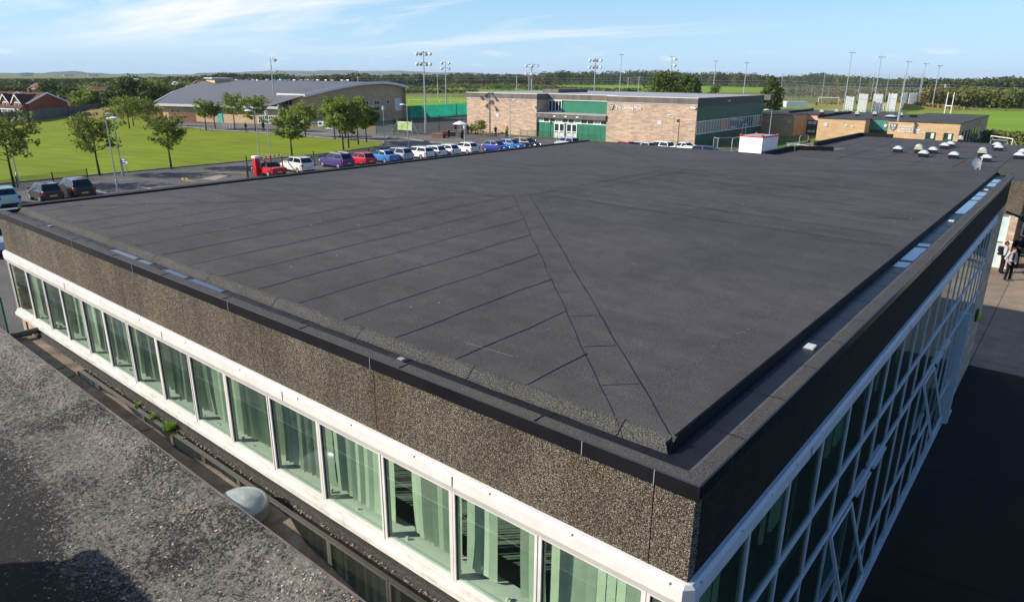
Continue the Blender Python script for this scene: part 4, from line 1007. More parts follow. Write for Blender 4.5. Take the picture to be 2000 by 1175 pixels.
M_HILL = plain('hill_land', (.09, .11, .06, 1), .95, .1, 0, .5, .004)
hills('hills', -80, 480, 5200, [(-80, 6), (40, 6), (90, 14), (130, 22), (170, 12), (260, 8), (480, 10)], M_HILL)
hills('hills', 380, 1120, 7000, [(380, 14), (480, 34), (560, 46), (640, 50), (760, 52), (900, 40), (1120, 20)], M_HILL)

# ------------------------------------------------------------ curved-roof sports hall
hall = thing('sports_hall', (-140, 90, 0), 'long tan brick sports hall with a low curved grey metal roof beyond the lawn', 'building')
HB = lambda b, n, m, p=hall: b.build(n, m, p, world=True)
gA = (G(592, 242, 0)+G(590, 187, 6.0))/2; gA.z = 0
gB = (G(790, 224, 0)+G(792, 165, 8.2))/2; gB.z = 0
eL = (G(318, 236, 0)+G(318, 203, 3.5))/2; eL.z = 0
eR = (G(543, 246, 0)+G(543, 208, 3.5))/2; eR.z = 0
gd = (gB-gA); GL = gd.length; gd.normalize(); ld = Vector((-gd.y, gd.x, 0)); ld = ld if ld.x < 0 else -ld   # ld: leftwards
def prof(s): # s 0..1 along the gable
    return 6.0+2.5*math.sin(min(1, s/.74)*math.pi/2)-(1.0*((s-.74)/.26)**1.6 if s > .74 else 0)
NS = 20; gp = [gA+gd*GL*k/NS for k in range(NS+1)]
b = MB()
for k in range(NS):
    a, c = gp[k], gp[k+1]; b.quad((a.x, a.y, 0), (c.x, c.y, 0), (c.x, c.y, prof((k+1)/NS)-.05), (a.x, a.y, prof(k/NS)-.05))
HB(b, 'wall', M_HALLB)
# side bay wall in front of the gable
bay = gA+ld*7.0
b = MB(); b.quad((gA.x, gA.y, 0), (bay.x, bay.y, 0), (bay.x, bay.y, 5.9), (gA.x, gA.y, 6.05))
HB(b, 'wall', M_HALLB)
b = MB(); b.quad((eL.x, eL.y, 0), (eR.x, eR.y, 0), (eR.x, eR.y, 3.45), (eL.x, eL.y, 3.45)); lb_ = eL+gd*9
b.quad((eL.x, eL.y, 0), (eL.x, eL.y, 3.45), (lb_.x, lb_.y, 4.6), (lb_.x, lb_.y, 0))
HB(b, 'wall', M_HALLB)
b = MB()      # glazed entrance between the wings
q0 = eR; q1 = bay; b.quad((q0.x, q0.y, 0), (q1.x, q1.y, 0), (q1.x, q1.y, 5.7), (q0.x, q0.y, 3.4)); HB(b, 'glazing', M_DGB)
b = MB()
for k in range(7):
    p = q0+(q1-q0)*k/6; h_ = 3.4+(2.3)*k/6; b.bar((p.x, p.y, 0), (p.x, p.y, h_), .12, .12)
for z_ in (2.2, 2.9): b.bar((q0.x, q0.y, z_), (q1.x, q1.y, z_), .1, .1)
HB(b, 'glazing_bar', M_WHITE)
b = MB()      # long low glazed screen with white frame at the base of the front wing
s0 = eL+(eR-eL)*.84; s1 = eR+(eR-eL).normalized()*3; nf = Vector((s1.y-s0.y, s0.x-s1.x, 0)).normalized(); nf = nf if nf.dot(CAM-s0) > 0 else -nf
for p_ in (s0, s1): pass
b.quad(*[tuple(v) for v in (s0+nf*.05+Vector((0, 0, .1)), s1+nf*.05+Vector((0, 0, .1)), s1+nf*.05+Vector((0, 0, 1.7)), s0+nf*.05+Vector((0, 0, 1.7)))]); HB(b, 'glazing', M_DGB)
b = MB()
for k in range(16):
    p = s0+(s1-s0)*k/15+nf*.1; b.bar((p.x, p.y, .1), (p.x, p.y, 1.75), .09, .09)
for z_ in (.15, .95, 1.7): p = s0+nf*.1; q = s1+nf*.1; b.bar((p.x, p.y, z_), (q.x, q.y, z_), .09, .09)
HB(b, 'glazing_bar', M_WHITE)
def wrect(name, a, c, f0, f1, z0, z1, mat, off=.06, par=hall, frame=None):
    n_ = Vector((c.y-a.y, a.x-c.x, 0)).normalized(); n_ = n_ if n_.dot(CAM-a) > 0 else -n_
    p = a+(c-a)*f0+n_*off; q = a+(c-a)*f1+n_*off; b = MB(); b.bar((p.x, p.y, (z0+z1)/2), (q.x, q.y, (z0+z1)/2), .06, z1-z0)
    o = b.build(name, mat, par, world=True)
    if frame:
        b = MB(); n2_ = n_*.05
        for zq in (z0, z1): b.bar((p.x+n2_.x, p.y+n2_.y, zq), (q.x+n2_.x, q.y+n2_.y, zq), .06, .08)
        m_ = max(1, frame)
        for k in range(m_+1):
            r__ = p+(q-p)*k/m_+n2_; b.bar((r__.x, r__.y, z0-.04), (r__.x, r__.y, z1+.04), .08, .06)
        o2 = b.build('frame', M_WHITE, o)
        for v in o2.data.vertices: v.co -= par.location
    return o
for f_ in (.27, .42, .56, .67): wrect('window', gA, gB, f_, f_+.05, 3.6, 4.5, M_DG, frame=2)
wrect('window', gA, gB, .80, .825, 3.7, 4.6, M_DG, frame=1)
wrect('louvre', gA, gB, .885, .96, 2.1, 4.9, M_SILV)
wrect('window', gA, bay, .45, .85, 3.9, 5.3, M_DG, frame=2)
for f_ in (.08, .13, .34, .38): wrect('window', eL, eR, f_, f_+.025, 1.7, 2.3, M_DG, frame=1)
wrect('door', eL, eR, .49, .535, 0, 2.5, plain('turquoise_paint', (.08, .42, .40, 1), .5))
wrect('bin_store', eL, eR, .16, .40, 0, 2.1, M_BROWN, off=3.2)
def zroof(s_, t_):
    if s_ > .74: return prof(s_)
    return prof(s_)*(1-t_)+(5.7+2.8*s_/.74)*t_
def farx(s_):      # roof length at gable fraction s_ (shorter towards the back)
    tgt = 338+(418-338)*min(1, s_/.74); lo, hi = 10.0, 200.0; b0 = gA+gd*GL*s_
    for _ in range(40):
        m_ = (lo+hi)/2; q = b0+ld*m_; q.z = zroof(s_, 1)
        if PJ(q)[0] > tgt: lo = m_
        else: hi = m_
    return lo
# roof: curved grid between the gable line and the left end
b = MB(); NT = 12; far = 78.0; P_ = {}
for i in range(NS+5):
    s_ = (i-4)/NS
    for j in range(NT+1):
        t_ = j/NT
        if i >= 4: base = gA+gd*GL*s_; z_ = zroof(s_, t_); p = base+ld*((farx(s_)+1.2)*t_-1.2)+gd*(0 if s_ < 1 else 1.2)
        else:
            u = i/4.0        # apron sweeping forward and down to the low eave
            top = gA+ld*((farx(0)+1.2)*t_-1.2); lo = eR+(eL-eR)*(t_*1.06-.03)+nf*.9
            if t_ < .001: lo = top.copy(); lo.z = 6.0
            else: lo.z = 3.55
            tp = top.copy(); tp.z = zroof(0, t_); p = lo+(tp-lo)*u; z_ = p.z+ (.3*math.sin(u*math.pi)*min(1, t_*4)*(1-t_))
        P_[i, j] = len(b.v); b.v.append((p.x, p.y, z_))
for i in range(NS+4):
    for j in range(NT): b.f.append((P_[i, j], P_[i+1, j], P_[i+1, j+1], P_[i, j+1])); b.m.append(0)
HB(b, 'roof', M_HROOF)
b = MB()
for k in range(NS):
    a, c = gp[k]-ld*1.25, gp[k+1]-ld*1.25; b.bar((a.x, a.y, prof(k/NS)-.12), (c.x, c.y, prof((k+1)/NS)-.12), .15, .55)
a = gA-ld*1.25; c = bay+ld*1.5; b.bar((a.x, a.y, 5.95), (c.x, c.y, 5.95), .2, .5)
a = eL+(eL-eR).normalized()*2+nf*.95; c = eR+(eR-eL).normalized()*1+nf*.95; b.bar((a.x, a.y, 3.42), (c.x, c.y, 3.42), .25, .5)

for k in range(NS): p_ = gA+gd*GL*k/NS+ld*farx(k/NS); q_2 = gA+gd*GL*(k+1)/NS+ld*farx((k+1)/NS); b.bar((p_.x, p_.y, zroof(k/NS, 1)-.1), (q_2.x, q_2.y, zroof((k+1)/NS, 1)-.1), .2, .35)
p_ = gA+ld*farx(0); b.bar((a.x, a.y, 3.5), (p_.x, p_.y, 5.6), .25, .35)
b.bar((c.x, c.y, 3.5), (bay.x+ld.x*1.5, bay.y+ld.y*1.5, 5.95), .25, .4)
HB(b, 'roof_edge', M_SILV)
b = MB(); bb = [gA-ld*1.0+gd*GL*.98, gA-ld*1.0+ld*farx(.98)*.95+gd*GL*.98]
b.quad((bb[0].x, bb[0].y, 0), (bb[1].x, bb[1].y, 0), (bb[1].x, bb[1].y, 7), (bb[0].x, bb[0].y, 7)); HB(b, 'wall', M_HALLB)
# gulls resting along the ridge, and one in flight
def gull_parts(root, flying=False):
    b = MB(); b.ell((0, 0, .16), (.26, .11, .11), 10, 6); b.ell((.24, 0, .26), (.075, .065, .07), 8, 5); b.tube([(.17, 0, .18), (.23, 0, .25)], [.07, .055], 6); b.tube([(.3, 0, .255), (.37, 0, .24)], [.018, .005], 5)
    for s_ in (-.04, .04): b.tube([(.02, s_, .1), (.02, s_, -.05)], .012, 4)
    b.build('body', M_WHITE, root, smooth=True)
    for s_ in (-1, 1):
        b = MB()
        if flying:
            b.quad((.12, .08*s_, .2), (-.1, .08*s_, .2), (-.08, .5*s_, .38), (.14, .5*s_, .38)); b.quad((.14, .5*s_, .38), (-.08, .5*s_, .38), (-.2, 1.0*s_, .3), (-.1, 1.0*s_, .3))
        else: b.ell((-.06, .085*s_, .2), (.28, .04, .075), 8, 5)
        b.build('wing', M_SILV, root)
g0 = thing('gull', (0, 0, 0), 'gull resting', 'gull', group='gulls resting on the hall roof'); gull_parts(g0)
b = MB(); u0 = gA+gd*GL*.70+ld*(farx(.70)-1); u1 = gA+gd*GL*.55+ld*(farx(.55)-10)
b.bar((u0.x, u0.y, 7.6), (u1.x, u1.y, 7.6), 4, 2.2); HB(b, 'upper_wall', M_HALLB); b = MB(); b.bar((u0.x, u0.y, 8.85), (u1.x, u1.y, 8.85), 5.2, .3); HB(b, 'upper_roof', M_SILV)
for k in range(34):
    o = g0 if k == 0 else copy_tree(g0)
    s_ = .66+rnd.uniform(-.05, .03); t_ = [8, 9.5, 11, 14, 15, 17, 18.5, 20, 21, 22, 23.5, 24, 25, 26.5, 28, 29, 30.5, 31, 32.5, 34, 35, 36.5, 38, 39, 40.5, 42, 43, 44.5, 46, 48, 50, 53, 56, 60][k]
    p = gA+gd*GL*s_+ld*t_; o.location = (p.x, p.y, zroof(s_, t_/75)+.06); o.scale = (1.3,)*3; o.rotation_euler = (0, 0, rnd.random()*6)
    o['label'] = 'white gull resting in the row along the ridge of the curved hall roof'
o = thing('gull', G(342, 168, 8.5)*1.0, 'white gull flying above the left end of the hall roof', 'gull', rz=1.2); P = CAM+ray(342, 168).normalized()*70; o.location = P; gull_parts(o, True)

# ------------------------------------------------------------ two storey block with the green entrance
def VE(bx, by, tx, ty, h): p = (G(bx, by)+G(tx, ty, h))/2; p.z = 0; return p
PA = VE(919, 264, 919, 181, 7.0); PD = VE(1358, 282, 1362, 195, 7.0); PE = VE(1490, 260, 1491, 192, 7.0)
FL = (PD-PA).length; rz = .02; PA = Vector((PD.x-FL*math.cos(rz), PD.y-FL*math.sin(rz), 0)); FL = PD.x-VE(919, 264, 919, 181, 7.0).x+3.5; PA = Vector((PD.x-FL*math.cos(rz), PD.y-FL*math.sin(rz), 0)); dv = PD-PA
plz = thing('learning_block', PA, 'two storey brick block with a green panelled entrance and flat concrete edged roof', 'building', rz=rz)
def loc(root, P):
    c, s_ = math.cos(-root.rotation_euler.z), math.sin(-root.rotation_euler.z); q = Vector(P)-root.location
    return Vector((q.x*c-q.y*s_, q.x*s_+q.y*c, q.z))
def depth_for(root, x, z, px, lo=1.0, hi=90.0):
    Mx = Matrix.Translation(root.location) @ Matrix.Rotation(root.rotation_euler.z, 4, 'Z')
    for _ in range(40):
        m_ = (lo+hi)/2
        if PJ(Mx @ Vector((x, m_, z)))[0] < px: lo = m_
        else: hi = m_
    return lo
LB, LC, LE = loc(plz, VE(1047, 272, 1049, 184, 7.0)), loc(plz, VE(1185, 278, 1186, 187, 7.0)), loc(plz, PE)
xd = FL; DP = 20
def colx(root, px, z=4.0, y=0.0):
    lo, hi = -20.0, 80.0; Mx = Matrix.Translation(root.location) @ Matrix.Rotation(root.rotation_euler.z, 4, 'Z')
    for _ in range(40):
        m_ = (lo+hi)/2
        if PJ(Mx @ Vector((m_, y, z)))[0] < px: lo = m_
        else: hi = m_
    return lo
xb, xc = colx(plz, 1048), colx(plz, 1185); DP = depth_for(plz, xd, 5, 1490)
PBD = lambda b, n, m, p=plz: b.build(n, m, p)
b = MB(); b.box(0, xb, 0, 30, 0, 6.1); PBD(b, 'brick_wall', M_BUFF)
b = MB(); b.box(xc, xd-.05, 0, .4, 0, 6.1); b.box(xc, xc+.4, .4, 6, 0, 6.1); PBD(b, 'brick_wall', M_BUFF)
b = MB(); b.box(xb, xc, 3.4, 3.8, 4.0, 6.1); PBD(b, 'upper_panel', M_GREEN)
b = MB(); b.box(-.04, xb+.04, -.05, 30, 6.14, 7.05); b.box(xb+.04, xc-.04, 3.3, 30, 6.14, 7.04); b.box(xc-.04, xd, -.05, DP+.1, 6.14, 7.05); PBD(b, 'concrete_fascia', M_FASC)
b = MB(); b.box(0, xd, 31, 33, 6.2, 7.1); PBD(b, 'rear_parapet', M_FASC)
b = MB(); b.box(.15, xb, .1, 29.8, 7.055, 7.075); b.box(xb, xc, 3.5, 29.8, 7.05, 7.07); b.box(xc, xd-.15, .1, DP-.1, 7.055, 7.08); PBD(b, 'roof_covering', M_LROOF)
b = MB(); b.box(-.1, xb+.1, -.09, -.052, 7.0, 7.12); b.box(xc-.1, xd+.05, -.09, -.052, 7.0, 7.12); b.box(xb+.1, xc-.1, 3.26, 3.298, 7.0, 7.11); b.box(-.06, xb+.05, -.08, -.052, 6.08, 6.16); b.box(xc-.05, xd, -.08, -.052, 6.08, 6.16); b.box(xb+.05, xc-.06, 3.25, 3.298, 6.02, 6.14)
PBD(b, 'roof_edge', M_SILV)
b = MB(); b.box(xb-6, xb-2.5, 10, 20, 7.08, 7.7); PBD(b, 'plant_box', M_FASC)
# dark side wall
b = MB(); b.box(xd-.04, xd+.04, 0, DP, 5.85, 7.06); PBD(b, 'side_fascia', M_BLACK)
b = MB(); b.box(xd-.3, xd, .3, DP, 3.75, 5.85); b.box(xd-.3, xd, .3, DP, 0, 1.9); PBD(b, 'side_panel', M_DGREEN)
b = MB(); b.box(xd-.25, xd-.02, .3, DP, 1.9, 3.75)
PBD(b, 'side_glazing', M_DGB)
b = MB(); n = 26
for k in range(n+1): y_ = .2+(DP-.3)*k/n; b.box(xd-.02, xd+.05, y_-.04, y_+.04, 1.95, 3.7)
b.box(xd-.02, xd+.06, .1, DP, 1.86, 1.96); b.box(xd-.02, xd+.06, .1, DP, 3.68, 3.76); PBD(b, 'side_mullion', M_WHITE)
b = MB()
M_TANB = plain('tan_blind', (.36, .30, .20, 1), .8)
for k in list(range(9))+[22, 23, 24]: y_ = .2+(DP-.3)*k/n; b = MB(); b.box(xd-.019, xd+.01, y_+.05, y_+(DP-.3)/n-.05, 1.97, 3.67); PBD(b, 'side_blind', M_TANB)
b = MB(); b.box(xd, xd+.08, DP-9, DP-8.86, .0, 2.5); b.box(xd, xd+.08, DP-7.4, DP-7.26, .0, 2.5); b.box(xd, xd+.08, DP-9, DP-7.26, 2.4, 2.5); PBD(b, 'side_door', M_WHITE)
# entrance
b = MB(); b.box(xb+.02, xc-.02, -.25, 3.3, 3.25, 4.0); PBD(b, 'canopy', M_FASC)
b = MB(); b.box(xb+.02, xc-.02, -.3, 3.3, 4.004, 4.05); b.box(xb+.02, xc-.02, -.33, -.3, 3.9, 4.05); PBD(b, 'canopy_roof', M_LROOF)
b = MB(); b.box(xb, xc, .35, .5, 0, 2.45); PBD(b, 'entrance_panel', M_GREEN)
b = MB()
for k in range(12): x_ = xb+(xc-xb)*k/12; b.box(x_-.02, x_+.02, .33, .349, 0, 2.45)
PBD(b, 'panel_joint', M_DGREEN)
nw = 11
for k in range(nw):
    xa_ = xb+(xc-xb)*k/nw; xe = xb+(xc-xb)*(k+1)/nw; b = MB()
    b.box(xa_, xe, .3, .5, 2.46, 2.56); b.box(xa_, xe, .3, .5, 3.15, 3.245); b.box(xa_, xa_+.09, .3, .5, 2.56, 3.15); b.box(xe-.09, xe, .3, .5, 2.56, 3.15)
    o = b.build('window', M_WHITE, plz); b = MB(); b.box(xa_+.09, xe-.09, .38, .44, 2.56, 3.15); b.build('pane', M_DGB if k % 3 else plain('pale_blind', (.4, .5, .46, 1)), o)
for xa_ in (xb+(xc-xb)*.26, xb+(xc-xb)*.44):
    wd = 2.0; b = MB()
    for q in (0, .95, 1.05, 2.0): b.box(xa_+q-.06, xa_+q+.06, .26, .34, 0, 2.4)
    for z_ in (.05, 1.1, 2.34): b.box(xa_-.06, xa_+2.06, .25, .33, z_-.06, z_+.06)
    b.box(xa_, xa_+2, .3, .34, 0, .9)
    o = b.build('entrance_door', M_WHITE, plz); b = MB(); b.box(xa_, xa_+2, .345, .349, .9, 2.3); b.box(xa_+.1, xa_+1.9, .285, .29, .15, .2); b.build('pane', M_DG, o)
b = MB(); b.box(xb+.2, xb+2.9, 3.32, 3.39, 4.15, 5.95); o = PBD(b, 'window', M_DG); b = MB()
for q in (.2, .9, 1.6, 2.3, 2.9): b.box(xb+q-.05, xb+q+.05, 3.27, 3.318, 4.15, 5.95)
b.box(xb+.15, xb+2.95, 3.27, 3.318, 4.1, 4.2); b.box(xb+.15, xb+2.95, 3.27, 3.318, 5.9, 6.0); b.build('frame', M_WHITE, o)
for x_ in (xb+4.0, xb+6.3, xb+8.6): b = MB(); b.box(x_-.25, x_+.25, -.35, -.25, 3.45, 3.65); b.build('bulkhead_lamp', M_CREAM, plz)
for x_, z_ in ((xc+9.4, 3.35), (7.4, 3.2)): b = MB(); b.box(x_-.35, x_+.35, -.06, 0, z_-.3, z_+.3); b.build('air_vent', M_SILV, plz)
b = MB(); b.bar((xd-.9, -.1, 5.75), (xd-.1, -.35, 5.65), .25, .18); b.bar((xb-.2, -.1, 4.95), (xb-.3, -.5, 4.9), .2, .2); b.build('camera_housing', M_WHITE, plz)
b = MB(); b.box(xd+.05, xd+.3, 11, 11.5, 6.4, 6.6); b.build('flood_lamp', M_WHITE, plz)
def text(name, body, size, mat, parent, locv, rot, ext=.02, align='LEFT', sp=1.0):
    c = bpy.data.curves.new(name, 'FONT'); c.body = body; c.size = size; c.extrude = ext; c.align_x = align; c.space_line = sp; c.offset = size*.012
    o = bpy.data.objects.new('tmp', c); col.objects.link(o); dg = bpy.context.evaluated_depsgraph_get(); me = bpy.data.meshes.new_from_object(o.evaluated_get(dg))
    bpy.data.objects.remove(o); me.materials.clear(); me.materials.append(mat); q = link(name, me, parent); q.location = locv; q.rotation_euler = rot; return q
t_ = thing('wall_sign', plz.matrix_basis @ Vector((colx(plz, 1203, 5.3), -.08, 5.15)), 'raised white lettering reading The Learning Plaza on the buff brick wall', 'sign', rz=rz)
text('lettering', 'The Learning Plaza', .60, M_WHITE, t_, (0, 0, 0), (R(90), 0, 0))
def crest(parent, x, z, s_, name='crest'):
    b = MB(); sh = [(-.5, .55), (.5, .55), (.5, -.05), (.3, -.4), (0, -.62), (-.3, -.4), (-.5, -.05)]
    b.v = [(x+p*s_, -.02, z+q*s_) for p, q in sh]+[(x+p*s_, .03, z+q*s_) for p, q in sh]; b.f = [tuple(range(7))]+[(k, (k+1) % 7, 7+(k+1) % 7, 7+k) for k in range(7)]; b.m = [0]*8
    o = b.build(name, plain('crest_grey', (.10, .14, .16, 1), .5), parent)
    b = MB()
    for (x0_, x1_, z0_, z1_) in ((-.36, -.06, .12, .4), (.06, .36, .12, .4), (-.3, .3, -.05, .04), (-.14, .14, -.38, -.14)): b.box(x+x0_*s_, x+x1_*s_, -.035, -.021, z+z0_*s_, z+z1_*s_)
    b.build('emblem', M_SILV, o)
crest(t_, -.75, .2, .75)

# ------------------------------------------------------------ single storey sixth form building
q1 = (G(1596, 230, 3.7)+G(1594, 276))/2; q2 = (G(1881, 246, 3.7)+G(1881, 281))/2; q1.z = q2.z = 0; q1.y = 120.0; q2.y = 120.0; q1.x = -34.4; q2.x = -13.9
dv = q2-q1; rz2 = math.atan2(dv.y, dv.x); SL = dv.length
alv = thing('sixth_form_block', q1, 'single storey orange brick block with a dark flat roof and white wall lettering', 'building', rz=rz2)
def ax(px): # local x on the front line seen in a pixel column
    lo, hi = -20.0, SL+10
    for _ in range(40):
        m = (lo+hi)/2; P = alv.matrix_basis @ Vector((m, 0, 2))
        if PJ(P)[0] < px: lo = m
        else: hi = m
    return lo
alv.matrix_basis = Matrix.Translation(q1) @ Matrix.Rotation(rz2, 4, 'Z')
h_ = 3.62; xa1, xa2 = ax(1688), ax(1733); DA = depth_for(alv, SL, 3, 1930); gx_ = colx(alv, 1552, 3, 5); gw_ = (-.1-gx_)/3
b = MB(); b.box(0, xa1, 0, 25, 0, h_); PBD(b, 'brick_wall', M_ORNG, alv)
b = MB(); b.box(xa2, SL, 0, .4, 0, h_); b.box(SL-.4, SL, .4, DA, 0, h_); b.box(xa2, xa2+.3, .4, 6, 0, h_); PBD(b, 'brick_wall', M_ORNG, alv)
b = MB(); b.box(xa1, xa2, 3.0, 3.3, 0, h_); PBD(b, 'entrance_wall', plain('teal_panel', (.06, .20, .17, 1), .5), alv)
b = MB(); b.box(xa1+.3, xa2-.1, 2.9, 2.99, 0, 2.0); PBD(b, 'entrance_glazing', M_DG, alv)
b = MB(); b.box(xa1+2.2, xa2-.2, 2.84, 2.89, .9, 1.0); b.box(xa1+2.2, xa2-.2, 2.84, 2.89, 1.9, 2.0); b.box(xa1+2.2, xa1+2.3, 2.84, 2.89, .2, 2.0); PBD(b, 'entrance_frame', M_GREEN, alv)
b = MB(); b.ell((xa1+2.4, 2.9, 2.7), (.25, .08, .25), 12, 6); PBD(b, 'round_lamp', M_WHITE, alv)
b = MB(); b.box(-.15, xa1+.15, -.15, 26, h_+.003, h_+.12); b.box(xa1+.15, xa2-.15, 2.9, 26, h_+.003, h_+.11); b.box(xa2-.15, SL+.15, -.15, DA+.2, h_+.003, h_+.12); b.box(gx_-9.1, gx_+.1, 4.9, 27, h_+.003, h_+.12); b.box(gx_+.1, -.16, 11.9, 27, h_+.003, h_+.115)
PBD(b, 'roof', M_DECK, alv)
b = MB(); b.box(-.16, .1, 0, 20, h_+.12, h_+.5); b.box(-9, -8.7, 12, 26, h_+.12, h_+.5); b.box(SL*.55, SL*.6, 12, 13, h_+.12, h_+.5); PBD(b, 'roof_kerb', M_LAP, alv)
b = MB(); b.box(gx_-9, gx_, 5, 26, 0, h_); PBD(b, 'brick_wall', M_ORNG, alv)
b = MB(); b.box(gx_, -.1, 12.2, 12.6, 2.6, h_); PBD(b, 'pink_panel', M_PINK, alv)
for k in range(3):
    b = MB(); x_ = gx_+.05+k*gw_; ww_ = gw_-.1; b.box(x_, x_+ww_, 12.4, 12.5, .2, 2.55); o = PBD(b, 'window', M_DGB, alv); b = MB()
    for z_ in (.25, 1.0, 1.75, 2.5): b.box(x_, x_+ww_, 12.3, 12.39, z_-.06, z_+.06)
    for q in (0, ww_/2, ww_): b.box(x_+q-.05, x_+q+.05, 12.3, 12.39, .2, 2.55)
    b.build('frame', M_DGREEN, o)
    b = MB(); b.box(x_+.1, x_+ww_-.1, 12.32, 12.38, 1.85, 2.4); b.build('blind', M_SILV, o); b = MB(); b.box(x_+.2, x_+ww_-.2, 12.32, 12.38, .35, .8); b.build('blind', M_SILV, o)
for (pa, pb) in ((1808, 1827), (1843, 1861)):
    x0_, x1_ = ax(pa), ax(pb); b = MB(); b.box(x0_, x1_, -.06, -.003, .2, 2.2); o = PBD(b, 'window', M_DG, alv); b = MB()
    for (u0, u1, z0, z1) in ((x0_, x1_, .2, .3), (x0_, x1_, .95, 1.25), (x0_, x1_, 2.12, 2.22), (x0_, x0_+.1, .3, 2.12), (x1_-.1, x1_, .3, 2.12)): b.box(u0, u1, -.1, -.061, z0, z1)
    b.build('frame', M_DGREEN, o); b = MB(); b.box(x1_-.55, x1_-.15, -.09, -.062, 1.3, 2.1); b.build('blind', M_CREAM, o)
for k in range(6): b = MB(); y_ = 3+k*3.6; b.box(SL+.003, SL+.05, y_, y_+1.3, .2, 2.3); PBD(b, 'window', M_DG, alv)
for px_, z_, s_ in ((1612, 2.6, .3), (1652, 2.7, .18), (1664, 2.5, .16)): b = MB(); x_ = ax(px_); b.box(x_-s_, x_+s_, -.08, -.003, z_-s_, z_+s_); PBD(b, 'wall_vent', M_SILV, alv)
for x_ in (gx_-4.5, gx_-.9): b = MB(); b.box(x_-.35, x_+.35, 4.9, 4.98, 2.3, 2.9); PBD(b, 'wall_vent', M_PINK, alv)
x_ = ax(1755); t_ = thing('wall_sign', alv.matrix_basis @ Vector((x_, -.06, 2.75)), 'white lettering on the orange brick wall reading Advanced Learning Village Sixth Form Centre', 'sign', rz=rz2)
tsz = (ax(1791)-x_)/8.6
text('lettering', 'Advanced\nLearning Village\nSixth Form Centre', tsz*1.6, M_WHITE, t_, (0, 0, 0), (R(90), 0, 0), sp=.82)
crest(t_, -.85, -.0, .95)
# vents and rooflights on flat roofs
M_COWL = plain('cowl_cream', (.46, .43, .37, 1), .5, .3, 0, .1)
def vent(P, lab, s_=.55, grp='vents and rooflights on the low roofs', tall=.55):
    t = thing('roof_vent', P, lab, 'roof vent', group=grp)
    b = MB(); b.box(-s_*.8, s_*.8, -s_*.8, s_*.8, 0, tall*.55); b.build('kerb', M_LAP, t)
    b = MB(); b.box(-s_, s_, -s_, s_, tall*.55, tall*.72); b.box(-s_*.85, s_*.85, -s_*.85, s_*.85, tall*.78, tall); b.ell((0, 0, tall), (s_*.85, s_*.85, .16), 12, 4, zc=0); b.box(-s_*.7, s_*.7, -s_*.7, s_*.7, tall*.72, tall*.78); b.build('cowl', M_COWL, t); return t
def rooflight(P, lab, s_=.36, grp='dome rooflights on the low felt roof', rz_=0):
    t = thing('rooflight', P, lab, 'rooflight', group=grp, rz=rz_)
    b = MB(); b.box(-s_*.92, s_*.92, -s_*.92, s_*.92, 0, .30); b.build('kerb', M_GUT, t)
    b = MB(); b.box(-s_, s_, -s_, s_, .30, .36); b.build('frame', M_SILV, t)
    b = MB(); n_ = 8
    for i in range(n_):
        for j in range(n_):
            f_ = lambda a, c: (-s_*.95+1.9*s_*a/n_, -s_*.95+1.9*s_*c/n_, .362+.20*(math.sin(math.pi*a/n_)*math.sin(math.pi*c/n_))**.6)
            b.quad(f_(i, j), f_(i+1, j), f_(i+1, j+1), f_(i, j+1))
    b.build('dome', M_DOME, t, smooth=True); return t
M_DOME = plain('opal_dome', (.52, .54, .58, 1), .15, .6, 0, .05)
for (px, py, lb, kd) in ((1605, 223, 'small cream vent at the left end of the sixth form roof', 0), (1634, 222, 'cream vent second from the left on the sixth form roof', 0), (1674, 227, 'cream vent beside the dark kerb on the sixth form roof', 0), (1708, 227, 'stacked cream vent above the sixth form entrance', 0), (1759, 229, 'small cream vent right of the flue on the sixth form roof', 0), (1740, 231, 'flat pyramid rooflight above the crest on the sixth form roof', 1)):
    P = G(px, py, h_+.12)
    vent(P, lb, .38, tall=.65) if not kd else rooflight(P, lb, .8)
# ------------------------------------------------------------ low felt roof behind the main block
ZB = 3.9
low = thing('low_block', (-8, 50, 0), 'single storey block with a wide dark felt roof full of white rooflights', 'building')
poly = [(-18.5, 24.3), (-9, 24.3), (-9, 41), (-.4, 41), (-.4, 45.2), (24, 45.2), (24, 77), (-7, 79.5), (-14.9, 80.5), (-18.1, 80.2), (-18.2, 64.4), (-15.4, 64.2), (-15.5, 60.6), (-18.5, 59)]
b = MB(); b.prism(poly, 3.2, ZB, m=1, mt=0); 
for k in range(14):
    x_ = -16+k*2.6; b.box(x_, x_+.05, 46, 76.5, ZB+.001, ZB+.006, m=2)
for y_ in (50, 56, 62, 68, 74): b.box(-15, 23.5, y_, y_+.05, ZB+.007, ZB+.011, m=2)
b.build('roof', [M_DECK, M_FASC, M_LAP], low, world=True)
b = MB()
for a, c in zip([(-18.5, 52), (-15.5, 60.6), (-18.2, 64.4), (-18.1, 80.2)], [(-18.5, 59), (-18.3, 59.2), (-18.1, 80.2), (-14.9, 80.4)]): b.bar((a[0], a[1], ZB+.18), (c[0], c[1], ZB+.18), .3, .36)
b.build('roof_kerb', M_LAP, low, world=True)
b = MB(); ip = [(x*.995+(-.1), y) for x, y in poly]
b.prism([(-18.3, 24.4), (-9.2, 24.4), (-9.2, 40.5), (-6, 45.6), (23, 45.6), (23, 76.5), (-18, 79.5), (-18, 65), (-14, 63), (-18, 58.5)], 0, 3.19); b.build('wall', M_BUFF, low, world=True)
b = MB(); b.box(-1.18, -.36, 41.0, 45.0, 3.0, 3.88); b.box(-1.2, -.34, 40.97, 40.999, 3.05, ZB+.85); b.box(-1.2, -.34, 41, 41.4, 3.89, ZB+.85); b.build('porch_fascia', M_PEB, low, world=True)
b = MB(); b.box(-.75, -.42, 41.1, 41.5, 0, 3.0); b.build('brick_pier', M_BUFF, low, world=True)
